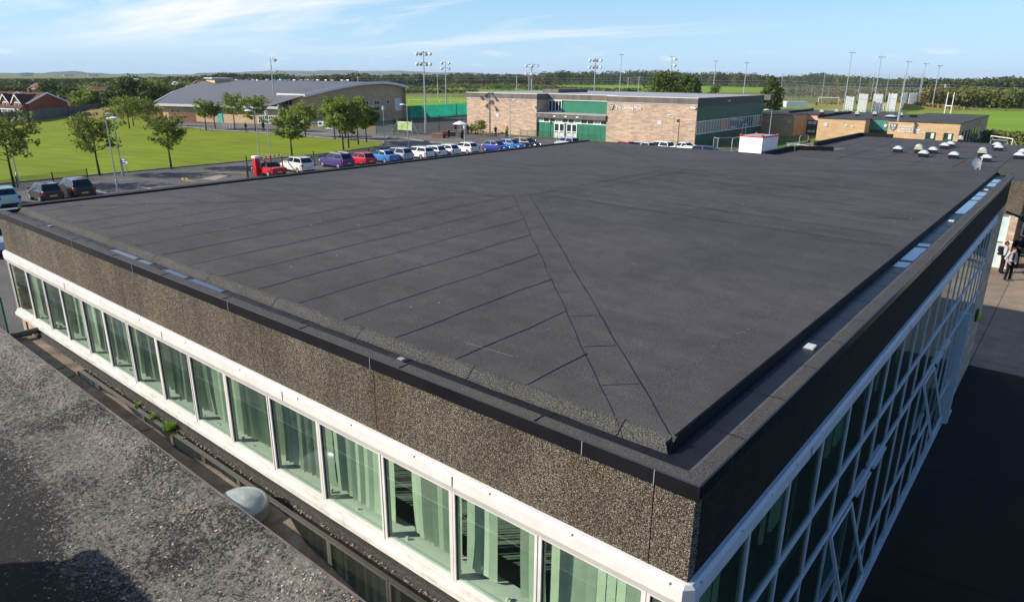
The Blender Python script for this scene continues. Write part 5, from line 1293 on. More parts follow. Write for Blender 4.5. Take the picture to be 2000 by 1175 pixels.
b = MB(); b.box(-1.6, -.82, 41.2, 41.25, 0, 2.99); b.build('frosted_glazing', plain('frosted_glass', (.48, .58, .54, 1), .3), low, world=True)
b = MB()
for x_ in (-1.62, -.80): b.box(x_-.045, x_+.045, 41.1, 41.19, 0, 3.0)
for z_ in (.05, 1.5, 2.95): b.box(-1.6, -.4, 41.09, 41.18, z_-.04, z_+.04)
b.build('porch_frame', M_UPVC, low, world=True)
b = MB(); b.box(-.35, 12, 45.3, 45.4, 0, 3.15); b.build('shaded_glazing', M_DG, low, world=True)
b = MB()
for k in range(9): x_ = -.3+k*1.3; b.box(x_-.04, x_+.04, 45.2, 45.29, 0, 3.15)
for z_ in (.1, 1.2, 2.3, 3.1): b.box(-.35, 12, 45.19, 45.28, z_-.03, z_+.03)
b.build('shaded_glazing_frame', M_UPVC, low, world=True)
for (xa, ya, xb_, yb_) in ((-.95, 42, -.5, 44.6),):
    tag(MB() and (lambda b: (b.quad((xa, ya, 3.885), (xb_, ya, 3.885), (xb_, yb_, 3.885), (xa, yb_, 3.885)), b.build('roof_water', M_WATER))[1])(MB()), kind='structure')
RL = [(1753, 295, 'dome rooflight nearest the brick sixth form entrance, alone at the left of the group', 1), (1793, 297, 'round cowled cream vent between two rooflights in the middle of the low roof', 0), (1803, 304, 'dome rooflight directly in front of the left cream vent', 1), (1821, 297, 'dome rooflight immediately right of the left cream vent', 1),
      (1844, 288, 'front one of the overlapping pair of rooflights below the sixth form windows', 1), (1855, 285, 'rear one of the overlapping pair of rooflights below the sixth form windows', 1), (1862, 307, 'dome rooflight alone in the middle of the low roof, nearest row', 1), (1917, 304, 'round cowled cream vent behind the rooflight nearest the dish', 0), (1925, 313, 'dome rooflight nearest the satellite dish', 1),
      (1946, 287, 'rear rooflight of the pair near the right fence panel', 1), (1949, 292, 'front rooflight of the pair near the right fence panel', 1), (1989, 308, 'front rooflight at the right edge of the photo', 1), (1997, 301, 'rear rooflight at the right edge of the photo', 1), (1875, 275, 'small vent at the far edge of the low roof', 0)]
for (px, py, lb, kd) in RL:
    P = G(px, py+2.5, ZB); rooflight(P, lb, rz_=0) if kd else vent(P, lb, .32 if px != 1875 else .25, tall=.62 if px != 1875 else .5)
t = thing('satellite_dish', G(1903, 337, ZB), 'grey satellite dish on a short mast on the low felt roof', 'satellite dish')
b = MB(); b.tube([(0, 0, 0), (0, 0, .6)], .03, 6); b.bar((-.35, -.2, .03), (.35, .2, .03), .06, .06); b.bar((-.2, .35, .03), (.2, -.35, .03), .06, .06); b.build('mast', M_GALV, t)
b = MB(); dn = Vector((.45, -.8, .35)).normalized(); q_ = dn.to_track_quat('Z', 'Y'); NR = 6; NA = 20; idx = {}
for i in range(NR+1):
    for j in range(NA):
        r_ = .31*i/NR; v = q_ @ Vector((r_*math.cos(j*2*math.pi/NA), r_*math.sin(j*2*math.pi/NA)*1.08, r_*r_*.6)); idx[i, j] = len(b.v); b.v.append(tuple(Vector((0, 0, .62))+v))
for i in range(NR):
    for j in range(NA): b.f.append((idx[i, j], idx[i+1, j], idx[i+1, (j+1) % NA], idx[i, (j+1) % NA])); b.m.append(0)
b.build('dish', M_GALV, t, smooth=True)
b = MB(); v = q_ @ Vector((0, -.1, .42)); v2 = q_ @ Vector((0, -.38, .06)); z6 = Vector((0, 0, .62)); b.tube([z6+v2, z6+v], .015, 5); b.ell(tuple(z6+v), (.05, .05, .05), 8, 5); b.build('feed_arm', M_SILV, t)
t = thing('roof_post', G(1913, 334, ZB), 'short white post with a clamp beside the satellite dish', 'post'); b = MB(); b.tube([(0, 0, 0), (0, 0, 1.0)], .025, 6); b.box(-.04, .04, -.04, .04, .75, .9); b.box(-.1, .1, -.1, .1, 0, .03); b.build('post', M_SILV, t)
t = thing('flue', G(1754, 237, h_+.12), 'grey metal flue with a cap on the sixth form roof edge', 'flue'); b = MB(); b.tube([(0, 0, 0), (0, 0, 1.25)], .16, 10); b.build('pipe', M_GALV, t); b = MB(); b.tube([(0, 0, 1.28), (0, 0, 1.36), (0, 0, 1.48)], [.26, .26, .1], 12); b.build('cap', M_GALV, t)
#PART4
# ------------------------------------------------------------ cars
def paint(name, c, rough=.25):
    m = Mat('car_paint_'+name, rough, .5); m.color(c); m.b.inputs['Coat Weight'].default_value = .6; m.b.inputs['Coat Roughness'].default_value = .08; return m.m
PAINT = {'red': paint('red', (.55, .012, .03, 1)), 'white': paint('white', (.78, .78, .77, 1)), 'cream': paint('cream', (.74, .71, .64, 1)), 'purple': paint('purple', (.06, .035, .17, 1)), 'blue': paint('blue', (.03, .18, .48, 1)), 'royal': paint('royal', (.025, .05, .32, 1)), 'black': paint('black', (.010, .010, .014, 1)), 'teal': paint('teal', (.34, .62, .60, 1)), 'silver': paint('silver', (.40, .44, .50, 1)), 'darkblue': paint('darkblue', (.06, .08, .13, 1)), 'softtop': plain('soft_top', (.012, .012, .014, 1), .8)}
SPEC = {  # L, W, H, belt, hood, rear base, rear top, front top, front base (fractions of L from the rear), tail height
 'hatch': (4.0, 1.72, 1.47, .93, .92, .03, .14, .56, .76, .95), 'city': (3.55, 1.63, 1.50, .95, .90, .03, .13, .60, .80, .98),
 'sedan': (4.6, 1.82, 1.43, .92, .88, .15, .28, .58, .74, 1.0), 'suv': (4.4, 1.84, 1.62, 1.04, 1.02, .03, .13, .60, .76, 1.06),
 'mpv': (4.2, 1.75, 1.60, .98, .95, .02, .10, .62, .84, 1.0), 'roadster': (4.2, 1.8, 1.33, .88, .84, .20, .32, .50, .66, .92), 'estate': (4.6, 1.8, 1.46, .92, .90, .02, .08, .60, .76, .95)}
def make_car(kind, colr, P, rz, label, group='cars parked in the row along the lawn road', roof=None, rails=False):
    L_, W_, H_, belt, hood, rb, rt_, ft, fb, tail = SPEC[kind]; t = thing('parked_car', P, label, 'car', rz=rz, group=group); pm_ = PAINT[colr]
    X = lambda f: -L_/2+L_*f
    st = [(0, .30, tail*.78, .80), (.015, .24, tail*.96, .90), (.06, .2, tail, .97), (rb+.03, .2, tail if rb > .1 else belt+.03, 1.0), (rt_+.12, .18, belt, 1.0), (.5, .18, belt, 1.0), (fb-.08, .18, belt-.01, 1.0), (fb+.0, .18, hood, 1.0), (.88, .2, hood*.93, .97), (.955, .22, hood*.80, .90), (.99, .26, hood*.64, .80), (1.0, .3, hood*.50, .74)]
    b = MB(); rings = []
    for f, zb, zt, wf in st:
        w_ = W_/2*wf; zm = zb+(zt-zb)*.5; i0 = len(b.v)
        pr_ = [(0, zb), (w_*.86, zb), (w_, zb+.12), (w_*1.0, zm), (w_*.97, zt-.08), (w_*.88, zt), (0, zt+.025)]
        full = pr_+[(-y, z) for y, z in pr_[-2:0:-1]]
        b.v += [(X(f), y, z) for y, z in full]; rings.append((i0, len(full)))
    for (a, n), (c, _) in zip(rings[:-1], rings[1:]):
        for k in range(n): b.f.append((a+k, c+k, c+(k+1) % n, a+(k+1) % n)); b.m.append(0)
    b.f.append(tuple(rings[0][0]+k for k in range(rings[0][1]))); b.m.append(0); b.f.append(tuple(reversed([rings[-1][0]+k for k in range(rings[-1][1])]))); b.m.append(0)
    # cabin shell
    wb, wt = W_/2*.90, W_/2*.70; zb = belt-.02; zt = H_
    lo = [(X(rb), wb*.94), (X(fb), wb*.92)]; hi = [(X(rt_), wt*.95), (X((rt_+ft)/2), wt), (X(ft), wt*.97)]
    rm = 1 if roof else 0; i0 = len(b.v)
    b.v += [(lo[0][0], -lo[0][1], zb), (lo[0][0], lo[0][1], zb), (X(.5*(rb+fb)), wb, zb), (lo[1][0], lo[1][1], zb), (lo[1][0], -lo[1][1], zb), (X(.5*(rb+fb)), -wb, zb)]
    b.v += [(hi[0][0], -hi[0][1], zt-.05), (hi[0][0], hi[0][1], zt-.05), (hi[1][0], hi[1][1], zt), (hi[2][0], hi[2][1], zt-.05), (hi[2][0], -hi[2][1], zt-.05), (hi[1][0], -hi[1][1], zt)]
    for f_ in ((0, 1, 7, 6), (1, 2, 8, 7), (2, 3, 9, 8), (3, 4, 10, 9), (4, 5, 11, 10), (5, 0, 6, 11), (6, 7, 8, 11), (11, 8, 9, 10)): b.f.append(tuple(i0+k for k in f_)); b.m.append(rm)
    body = b.build('body', [pm_, PAINT[roof] if roof else pm_], t, smooth=False, bevel=.045)
    V = [Vector(v) for v in b.v[i0:i0+12]]
    def inset(q, name, du, dv_, off=.014):
        c = sum(q, Vector())/4; n_ = (q[1]-q[0]).cross(q[3]-q[0]).normalized(); n_ = n_ if n_.dot(c-Vector((0, 0, .9))) > 0 else -n_
        g_ = lambda u, v: q[0]*(1-u)*(1-v)+q[1]*u*(1-v)+q[2]*u*v+q[3]*(1-u)*v
        m = MB(); p4 = [g_(du, dv_), g_(1-du, dv_), g_(1-du, 1-dv_), g_(du, 1-dv_)]; m.quad(*[tuple(p+n_*off) for p in p4]); m.quad(*[tuple(p+n_*.002) for p in p4])
        for k in range(4): a, c2 = p4[k], p4[(k+1) % 4]; m.quad(tuple(a+n_*.002), tuple(c2+n_*.002), tuple(c2+n_*off), tuple(a+n_*off))
        return m.build(name, M_CARG, t)
    inset([V[0], V[1], V[7], V[6]], 'rear_window', .08, .12)
    inset([V[4], V[3], V[9], V[10]], 'windscreen', .06, .07)
    for q in ([V[1], V[2], V[8], V[7]], [V[2], V[3], V[9], V[8]], [V[0], V[5], V[11], V[6]], [V[5], V[4], V[10], V[11]]): inset(q, 'side_window', .05 if not roof else .2, .13)
    for fx in (.18, .81):
        for sy in (-1, 1):
            m = MB(); y_ = sy*(W_/2-.10); m.tube([(X(fx), y_-.11, .31), (X(fx), y_+.11, .31)], .31, 18); o = m.build('wheel', M_TYRE, t)
            m = MB(); m.tube([(X(fx), y_+sy*.105, .31), (X(fx), y_+sy*.125, .31)], .20, 14); m.build('rim', M_RIMM, o)
            m = MB(); m.tube([(X(fx), y_-.09, .33), (X(fx), y_+.085, .33)], .365, 18); m.build('wheel_arch', M_BLACK, t)
    for sy in (-1, 1):
        m = MB(); z_ = tail*.80; m.box(X(0)-.012, X(.045), sy*W_*.40-.13*(1), sy*W_*.40+.10, z_-.14, z_+.10); m.build('tail_light', M_TAIL, t, bevel=.02)
        m = MB(); z_ = hood*.68; m.box(X(.945), X(1.0)-.02, sy*W_*.35-.15, sy*W_*.35+.13, z_-.07, z_+.08); m.build('head_light', M_HEAD, t, bevel=.02)
        m = MB(); m.box(X(fb)-.32, X(fb)-.17, sy*(W_/2+.06)-.09, sy*(W_/2+.06)+.09, belt-.02, belt+.12); m.build('wing_mirror', pm_, t, bevel=.02)
        if rails: m = MB(); m.bar((X(rt_)+.1, sy*wt*.93, zt+.03), (X(ft)-.1, sy*wt*.93, zt+.03), .05, .05); m.build('roof_rail', M_SILV, t)
    m = MB(); m.box(X(0)-.03, X(0)+.02, -.26, .26, .50, .61) if kind != 'roadster' else m.box(X(0)-.03, X(0)+.02, -.26, .26, .42, .53); m.build('number_plate', M_PLATE, t)
    m = MB(); m.box(X(0)-.035, X(.03), -W_*.36, W_*.36, .24, .36); m.build('bumper', M_BLACK, t, bevel=.02)
    m = MB(); m.box(X(1)-.10, X(1)+.01, -W_*.30, W_*.30, .30, .46); m.build('grille', M_BLACK, t, bevel=.02)
    return t
XR = -61.3
ROW = [(20, 'city', 'teal', 'pale turquoise small hatchback at the left edge of the photo', {}), (104, 'city', 'black', 'black small hatchback beside the pale turquoise car', {}), (166, 'suv', 'black', 'taller black hatchback nearest the empty bays', {}),
       (546, 'roadster', 'red', 'red convertible with a black soft roof beside the car park barrier', {'roof': 'softtop'}), (605, 'suv', 'cream', 'white crossover with a black rear bumper between the red convertible and the purple car', {}), (682, 'suv', 'purple', 'dark purple crossover with silver roof rails', {'rails': True}),
       (726, 'hatch', 'red', 'red hatchback beside the dark purple crossover', {}), (772, 'sedan', 'blue', 'bright blue saloon between the red hatchback and the silver hatchback', {}), (800, 'mpv', 'silver', 'pale silver hatchback right of the bright blue saloon', {}), (842, 'estate', 'white', 'white hatchback with red tail lights, first of the four white cars', {}),
       (866, 'hatch', 'white', 'second of the four white cars from the left', {}), (892, 'hatch', 'white', 'third of the four white cars, left of a lamp post', {}), (930, 'hatch', 'white', 'white coupe shaped car, rightmost of the four white cars', {})]
for px, kd, cl, lb, kw in ROW:
    y_ = YC(px, XR, .7); L_ = SPEC[kd][0]
    make_car(kd, cl, (XR-L_/2+rnd.uniform(-.1, .1), y_, 0.01), math.pi+rnd.uniform(-.04, .04), lb, **kw)
for px, kd, cl, lb in ((992, 'hatch', 'royal', 'royal blue hatchback facing right, next to the white coupe shaped car'), (1022, 'hatch', 'blue', 'bright blue small car facing right between the royal blue and the black car'), (1050, 'estate', 'black', 'black estate car with sun glare on its roof at the right end of the row')):
    y_ = YC(px, -59.4, .5); make_car(kd, cl, (-61.5, y_, .01), rnd.uniform(-.05, .05), lb)
for px, py, kd, cl, rz_, lb in ((1108, 272, 'mpv', 'silver', 2.9, 'silver car in front of the green entrance doors'), (1217, 278, 'hatch', 'red', 2.9, 'dark red car of which only the roof shows above the black roof edge'), (1252, 279, 'estate', 'silver', 2.9, 'grey blue car behind the black roof edge, right of the dark red one'), (1290, 280, 'mpv', 'white', 2.9, 'white car behind the black roof edge beside the pickup'), (1385, 288, 'estate', 'darkblue', .1, 'dark blue car behind the black roof edge, right of the pickup')):
    P = G(px, py+1, 1.2); P.z = .01; make_car(kd, cl, P, rz_, lb, group='cars parked in front of the two storey block')
# pickup
P = G(1332, 283, 1.3); P.z = .01; t = make_car('roadster', 'white', P, 3.0, 'white pickup truck with an open load bed seen over the black roof edge', group='cars parked in front of the two storey block'); t.name = 'pickup_truck'; t.scale = (1.15, 1.03, 1.28)
m = MB(); m.box(-2.1, -.8, -.8, .8, .80, .95); m.build('load_bed', M_BLACK, t); m = MB(); m.box(-2.12, -.75, -.86, -.80, .8, 1.05); m.box(-2.12, -.75, .80, .86, .8, 1.05); m.box(-2.14, -2.08, -.86, .86, .8, 1.05); m.build('bed_side', PAINT['white'], t)
# car tucked beside the left wall of the block
P = G(-30, 470, .7); make_car('suv', 'silver', (P.x, P.y, .01), R(12), 'pale silver car close beside the left end of the big block', group='cars beside the block')

# ------------------------------------------------------------ lamps, masts, posts
def lamp(P, h, side, lb, style='arm', group='street lamps', rz=0):
    t = thing('street_lamp', P, lb, 'street lamp', group=group, rz=rz)
    b = MB(); b.tube([(0, 0, 0), (0, 0, 1.1), (0, 0, 1.15), (0, 0, h)], [.085, .085, .055, .04], 10); b.build('post', M_GALV, t)
    if style == 'arm':
        b = MB(); b.tube([(0, 0, h-.05), (side*.25, 0, h+.02), (side*.4, 0, h+.02)], .03, 6); b.build('bracket', M_GALV, t)
        b = MB(); b.ell((side*.72, 0, h+.03), (.42, .16, .10), 12, 6); b.build('lamp_head', M_LAMPW, t, smooth=True)
    else:
        b = MB(); b.tube([(0, 0, h), (0, 0, h+.1)], .1, 8); b.build('collar', M_GALV, t)
        b = MB(); b.tube([(0, 0, h+.1), (0, 0, h+.5)], [.14, .2], 10); b.build('lantern', M_LAMPW, t)
        b = MB(); b.tube([(0, 0, h+.5), (0, 0, h+.62)], [.27, .06], 10); b.build('lamp_cap', M_GALV, t)
    return t
for bx, by, tx, ty, sd_, lb, st, rz_ in ((37, 362, 18, 257, -1, 'grey street lamp beside the leftmost young tree', 'arm', 1.6), (231, 377, 212, 231, 1, 'nearer and taller grey street lamp of the pair behind the black cars', 'arm', .6), (240, 344, 223, 222, 1, 'further street lamp of the pair, with a small sign on its post', 'arm', -.9),
        (511, 343, 502, 217, -1, 'street lamp beside the red convertible with its head to the left', 'arm', .5), (530, 322, 525, 227, 1, 'lantern topped lamp post beside the red barrier', 'lan', 0), (752, 290, 751, 216, 1, 'lantern topped lamp post at the tip of the lawn', 'lan', 0), (798, 294, 798, 205, -1, 'street lamp with a double head above the silver hatchback', 'arm', .3),
        (908, 299, 909, 253, -1, 'short post between two white cars', 'lan', 0), (1313, 286, 1315, 226, -1, 'street lamp in front of the buff brick wall beside the pickup', 'arm', .6), (1327, 286, 1328, 263, 1, 'lantern lamp beside the pickup', 'lan', 0), (1498, 299, 1500, 215, -1, 'street lamp at the right side of the white site cabin', 'arm', .6), (996, 268, 997, 196, 1, 'slim wall height lamp in front of the left brick wing', 'arm', .6), (1782, 268, 1783, 246, 1, 'lamp in front of the white lettering on the sixth form wall', 'lan', 0)):
    P = G(bx, by); lamp(P, HT(P, tx, ty), sd_, lb, st, rz=rz_)
b = MB()
t = thing('small_sign', G(243, 344), 'small white plate sign on grey posts at the lawn edge', 'sign'); P = t.location
b = MB(); b.tube([(0, 0, 0), (0, 0, 1.4)], .03, 6); b.tube([(.45, .15, 0), (.45, .15, 1.4)], .03, 6); b.build('post', M_GALV, t)
b = MB(); b.bar((-.25, -.08, 1.45), (.7, .22, 1.45), .03, .55); b.build('plate', M_WHITE, t)
b = MB(); b.bar((-.15, -.075, 1.55), (.6, .165, 1.55), .035, .06); b.bar((-.15, -.075, 1.38), (.45, .12, 1.38), .035, .06); b.build('lettering', M_DPOLE, t)
def mast(P, h, lb, tiers, style='ring', group='floodlight masts', rz=0, k=1.0):
    t = thing('floodlight_mast', P, lb, 'floodlight', group=group, rz=rz)
    b = MB(); b.tube([(0, 0, 0), (0, 0, 2.2), (0, 0, 2.25), (0, 0, h)], [.24*k, .22*k, .16*k, .09*k], 10); b.build('pole', M_GALV, t)
    if style == 'ring':
        for z_ in tiers:
            b = MB(); b.bar((-1.0, 0, h-z_), (1.0, 0, h-z_), .09, .09); b.bar((0, -1.0, h-z_), (0, 1.0, h-z_), .09, .09); b.build('crossarm', M_GALV, t)
            for (x_, y_) in ((-1.0, 0), (1.0, 0), (0, -1.0), (0, 1.0)):
                b = MB(); b.tube([(x_, y_, h-z_+.02), (x_*1.25, y_*1.25, h-z_-.28), (x_*1.4, y_*1.4, h-z_-.42)], [.12, .30, .29], 12); b.build('floodlight', M_SILV, t, smooth=False)
    elif style == 'side':
        for z_ in tiers:
            for y_ in (-.4, .4):
                b = MB(); b.bar((0, y_*.3, h-z_), (.5, y_, h-z_-.05), .08, .08); b.tube([(.5, y_, h-z_+.1), (.95, y_, h-z_-.2), (1.1, y_, h-z_-.3)], [.12, .30, .29], 10); b.build('floodlight', M_SILV, t)
    else:
        b = MB(); b.box(-.9, .9, -.12, .12, h-.12, h); b.build('crossarm', M_GALV, t)
        for x_ in (-.75, .75): b = MB(); b.box(x_-.35, x_+.35, -.5, .3, h-.28, h-.13); b.build('floodlight', M_SILV, t)
    return t
for bx, by, tx, ty, sty, lb, ti, D_ in ((540, 240, 536, 113, 'side', 'floodlight mast in front of the curved hall roof with lamps on one side', (.3, 2.6), None), (832, 266, 831, 100, 'ring', 'tallest looking floodlight mast at the corner of the tennis court', (.2, 1.9), None), (872, 226, 873, 121, 'ring', 'floodlight mast in front of the sports field behind the court netting', (.1, 1.4), None),
        (1037, 240, 1037, 124, 'ring', 'floodlight mast rising behind the left brick wing', (.3, 2.0), None), (1158, 240, 1160, 114, 'ring', 'floodlight mast rising behind the upper green panel, with lamps in two tiers', (.2, 1.6), None), (1304, 230, 1306, 112, 'side', 'floodlight mast half hidden by the big rounded tree', (.3, 1.8), None)):
    P = G(bx, by)
    if bx == 832: P = CAM+(P-CAM)*1.055; P.z = 0
    mast(P, HT(P, tx, ty), lb, ti, sty, rz=rnd.random())
for bx, by, tx, ty, lb in ((1210, 182, 1213, 106, 'slim floodlight pole behind the middle of the flat roof'), (1392, 186, 1396, 119, 'slim floodlight pole right of the big rounded tree'), (1452, 186, 1456, 122, 'slim floodlight pole above the right part of the flat roof'), (1647, 217, 1658, 102, 'leftmost and tallest looking slim pole by the ball court'), (1704, 219, 1716, 111, 'second slim pole from the left by the ball court'), (1758, 214, 1769, 120, 'third slim pole from the left by the ball court'), (1793, 209, 1802, 124, 'rightmost slim pole by the ball court'), (1306, 195, 1307, 110, 'slim pole with a small head directly behind the big rounded tree'), (1826, 178, 1828, 128, 'distant lattice like thin pole above the right hand woodland')):
    P = G(bx, by)
    if P.y > 330: P = CAM+ray(bx, by).normalized()*300; P.z = 0
    mast(P, HT(P, tx, ty), lb, (), 'slim', 'slim floodlight poles', .6, 1.0 if by > 200 else 1.2)
# overhead line
t = thing('power_line', (0, 430, 0), 'overhead electricity line on wooden poles crossing the fields in the distance', 'power line')
PP = []
for px, py, ty in ((700, 172, 150), (855, 172, 148), (1009, 174, 149), (1033, 175, 150), (1226, 175, 151), (1247, 178, 150), (1512, 185, 156), (1842, 190, 164), (2060, 200, 172)):
    d = ray(px, py); k_ = Vector((d.x, d.y)).normalized(); D_ = 330; P = Vector((CAM.x+k_.x*D_, CAM.y+k_.y*D_, 0)); h_2 = HT(P, px, ty); PP.append((P, h_2))
    b = MB(); b.tube([(P.x, P.y, 0), (P.x, P.y, h_2)], .17, 6); b.bar((P.x-.8, P.y-.3, h_2-.3), (P.x+.8, P.y+.3, h_2-.3), .12, .12); b.build('pole', M_SILV if px > 1500 else M_GALV, t, world=True)
for off, dz in ((0, -.2), (0, -1.3)):
    b = MB()
    for (A, ha), (B2, hb) in zip(PP[:-1], PP[1:]):
        pts = []
        for k in range(7):
            u = k/6; pts.append((A.x+(B2.x-A.x)*u, A.y+(B2.y-A.y)*u, ha+dz+(hb-ha)*u-1.0*math.sin(u*math.pi)*min(1, (B2-A).length/80)))
        b.tube(pts, .045, 4)
    b.build('wire', M_GALV, t, world=True)

# ------------------------------------------------------------ fences and barriers
def fence(name, pts, h, mat, label, cat='fence', pm=M_DPOLE, step=2.5, pr=.04, z0=0.05, rail=False, group=None, solid=None):
    t = thing(name, (pts[0][0], pts[0][1], 0), label, cat, group=group)
    b = MB(); n_ = 0
    for a, c in zip(pts[:-1], pts[1:]):
        a = Vector((a[0], a[1], 0)); c = Vector((c[0], c[1], 0)); m_ = max(1, int(round((c-a).length/step)))
        if solid: b.bar((a.x, a.y, (z0+h)/2), (c.x, c.y, (z0+h)/2), solid, h-z0)
        elif mat: b.quad((a.x, a.y, z0), (c.x, c.y, z0), (c.x, c.y, h), (a.x, a.y, h))
        if rail:
            b.bar((a.x, a.y, h), (c.x, c.y, h), .07, .07)
        for k in range(m_+1):
            if n_ > 90: break
            p = a+(c-a)*k/m_; q = MB(); q.tube([(p.x, p.y, 0), (p.x, p.y, h+.06)], pr, 6); q.build('post', pm, t, world=True); n_ += 1
    b.build('rail' if (rail and not mat) else 'panel', mat or M_WHITE, t, world=True); return t
def PX2(l, z=0): return [(G(x, y, z).x, G(x, y, z).y) for x, y in l]
fence('court_netting', PX2([(735, 237), (921, 224)]), 3.0, M_NET, 'bright green windbreak netting on the far side of the tennis court', pm=M_GALV, step=4, pr=.05)
fence('court_netting', PX2([(700, 246), (735, 237)]), 3.0, M_NET, 'short end panel of green netting half hidden by the leafy trees', pm=M_GALV, step=4, pr=.05)
fence('court_fence', PX2([(735, 263), (770, 265), (858, 257), (921, 251)]), 2.9, M_WIREG, 'see through dark mesh fence on the near side of the tennis court', step=6)
fence('field_rail', PX2([(798, 201), (921, 203)]), 1.2, None, 'white spectator rail along the near side of the sports field', 'railing', pm=M_WHITE, step=4, pr=.05, rail=True)
fence('field_rail', PX2([(793, 192), (921, 190)]), 1.1, None, 'distant white rail on the far side of the sports field', 'railing', pm=M_WHITE, step=14, pr=.06, rail=True)
fence('board_fence', PX2([(-40, 243), (20, 240), (60, 238), (95, 232), (130, 227), (205, 219), (225, 213)]), 2.2, M_FENCE, 'tall weathered board fence between the lawn and the red brick houses', pm=M_WOOD, step=3, pr=.06, solid=.06, z0=0)
fence('wire_fence', PX2([(-20, 378), (35, 366), (105, 357), (172, 349)]), .95, M_WIREG, 'low dark wire fence along the lawn edge behind the parked cars', step=4, pr=.05)
fence('wire_fence', PX2([(483, 346), (520, 333), (610, 322), (720, 305), (792, 296)]), .95, M_WIREG, 'low dark wire fence behind the row of parked cars', step=5, pr=.05)
fence('mesh_fence', PX2([(-60, 700), (28, 700)], .0), 2.3, M_WIREG, 'green mesh fence beside the left end of the big block', pm=M_GREEN, step=2.4, pr=.035)
fence('ball_fence', PX2([(1523, 196), (1560, 197), (1650, 200), (1790, 212)]), 12.0, M_WIRE, 'very high ball stop netting around the pitch at the right', pm=M_GALV, step=13, pr=.10)
fence('ball_fence', PX2([(1523, 190), (1650, 194), (1800, 200)]), 6.5, M_WIRE, 'lower mesh fence behind the high ball stop netting', pm=M_GALV, step=9, pr=.07)
fence('entrance_railing', [plz.matrix_basis @ Vector((xb-1.0, -3.2, 0)), plz.matrix_basis @ Vector((xc+.5, -3.2, 0))], 1.15, M_WIREG, 'green railing in front of the entrance doors', 'railing', pm=M_GREEN, step=1.6, pr=.03, rail=True)
for k in range(6):
    px0, px1, y0_, y1_, hh, lb = ((1650, 1666, 214, 217, 4.4, 'thin group of upright silver slats left of the big panels'), (1674, 1691, 218, 221, 5.6, 'first broad panel of upright silver slats from the left'), (1702, 1720, 219, 221, 5.6, 'silver slat panel beside the second slim pole'), (1731, 1748, 217, 218, 5.6, 'silver slat panel in the middle of the row'), (1757, 1767, 216, 214, 5.6, 'narrow silver slat panel beside the third slim pole'), (1772, 1788, 213, 211, 5.4, 'rightmost silver slat panel at the end of the ball court'))[k]
    A, B2 = G(px0, y0_), G(px1, y1_); t = thing('slat_panel', (A.x, A.y, 0), lb, 'screen', group='silver slatted screens'); b = MB(); n_ = 8 if k else 4
    for q in range(n_): p = A+(B2-A)*q/n_; p2 = A+(B2-A)*(q+.72)/n_; b.bar((p.x, p.y, hh/2), (p2.x, p2.y, hh/2), .25, hh*(1-.04*(q % 3)))
    b.build('slat', M_SILV, t, world=True); b = MB(); b.bar((A.x, A.y-.2, hh*.7), (B2.x, B2.y-.2, hh*.7), .1, .15); b.bar((A.x, A.y-.2, .6), (B2.x, B2.y-.2, .6), .1, .15); b.build('crossbar', M_GALV, t, world=True)
def goal(A, B2, h, lb, depth=2.0, r=.07, ups=0):
    t = thing('goal', (A.x, A.y, 0), lb, 'goal'); b = MB()
    for P in (A, B2): b.tube([(P.x, P.y, 0), (P.x, P.y, h if not ups else ups)], r, 6)
    b.build('post', M_WHITE, t, world=True); b = MB(); b.bar((A.x, A.y, h), (B2.x, B2.y, h), r*2, r*2); b.build('crossbar', M_WHITE, t, world=True)
    if not ups:
        b = MB(); n_ = Vector((-(B2-A).y, (B2-A).x, 0)).normalized()*depth
        for P in (A, B2): b.bar((P.x, P.y, h), (P.x+n_.x, P.y+n_.y, 0), r, r)
        b.bar((A.x+n_.x, A.y+n_.y, .05), (B2.x+n_.x, B2.y+n_.y, .05), r, r); b.build('frame', M_WHITE, t, world=True)
        b = MB(); b.quad((A.x, A.y, h), (B2.x, B2.y, h), (B2.x+n_.x, B2.y+n_.y, 0), (A.x+n_.x, A.y+n_.y, 0)); b.build('net', M_WIRE, t, world=True)
    return t
goal(G(1597, 205), G(1637, 206), 2.9, 'white football goal behind the high netting of the ball court')
goal(G(1725, 216), G(1729, 215), 2.2, 'small white goal among the silver slat screens', 1.5)
goal(G(1843, 228), G(1855, 229), 3.0, 'pair of tall white rugby posts on the right hand pitch', ups=6.6, r=.10)
goal(G(1932, 284), G(1974, 291), 1.5, 'grey goal frame right of the sixth form building', 1.2, .05)
t = thing('team_shelter', G(1552, 214), 'long low pale roofed shelter beside the artificial pitch', 'shelter'); A, B2 = G(1532, 212), G(1572, 212)
b = MB(); b.bar((A.x, A.y, 1.4), (B2.x, B2.y, 1.4), 2.2, 1.7); b.build('body', M_SILV, t, world=True); b = MB(); b.bar((A.x, A.y, 2.33), (B2.x, B2.y, 2.33), 2.6, .12); b.build('roof', M_LAMPW, t, world=True)
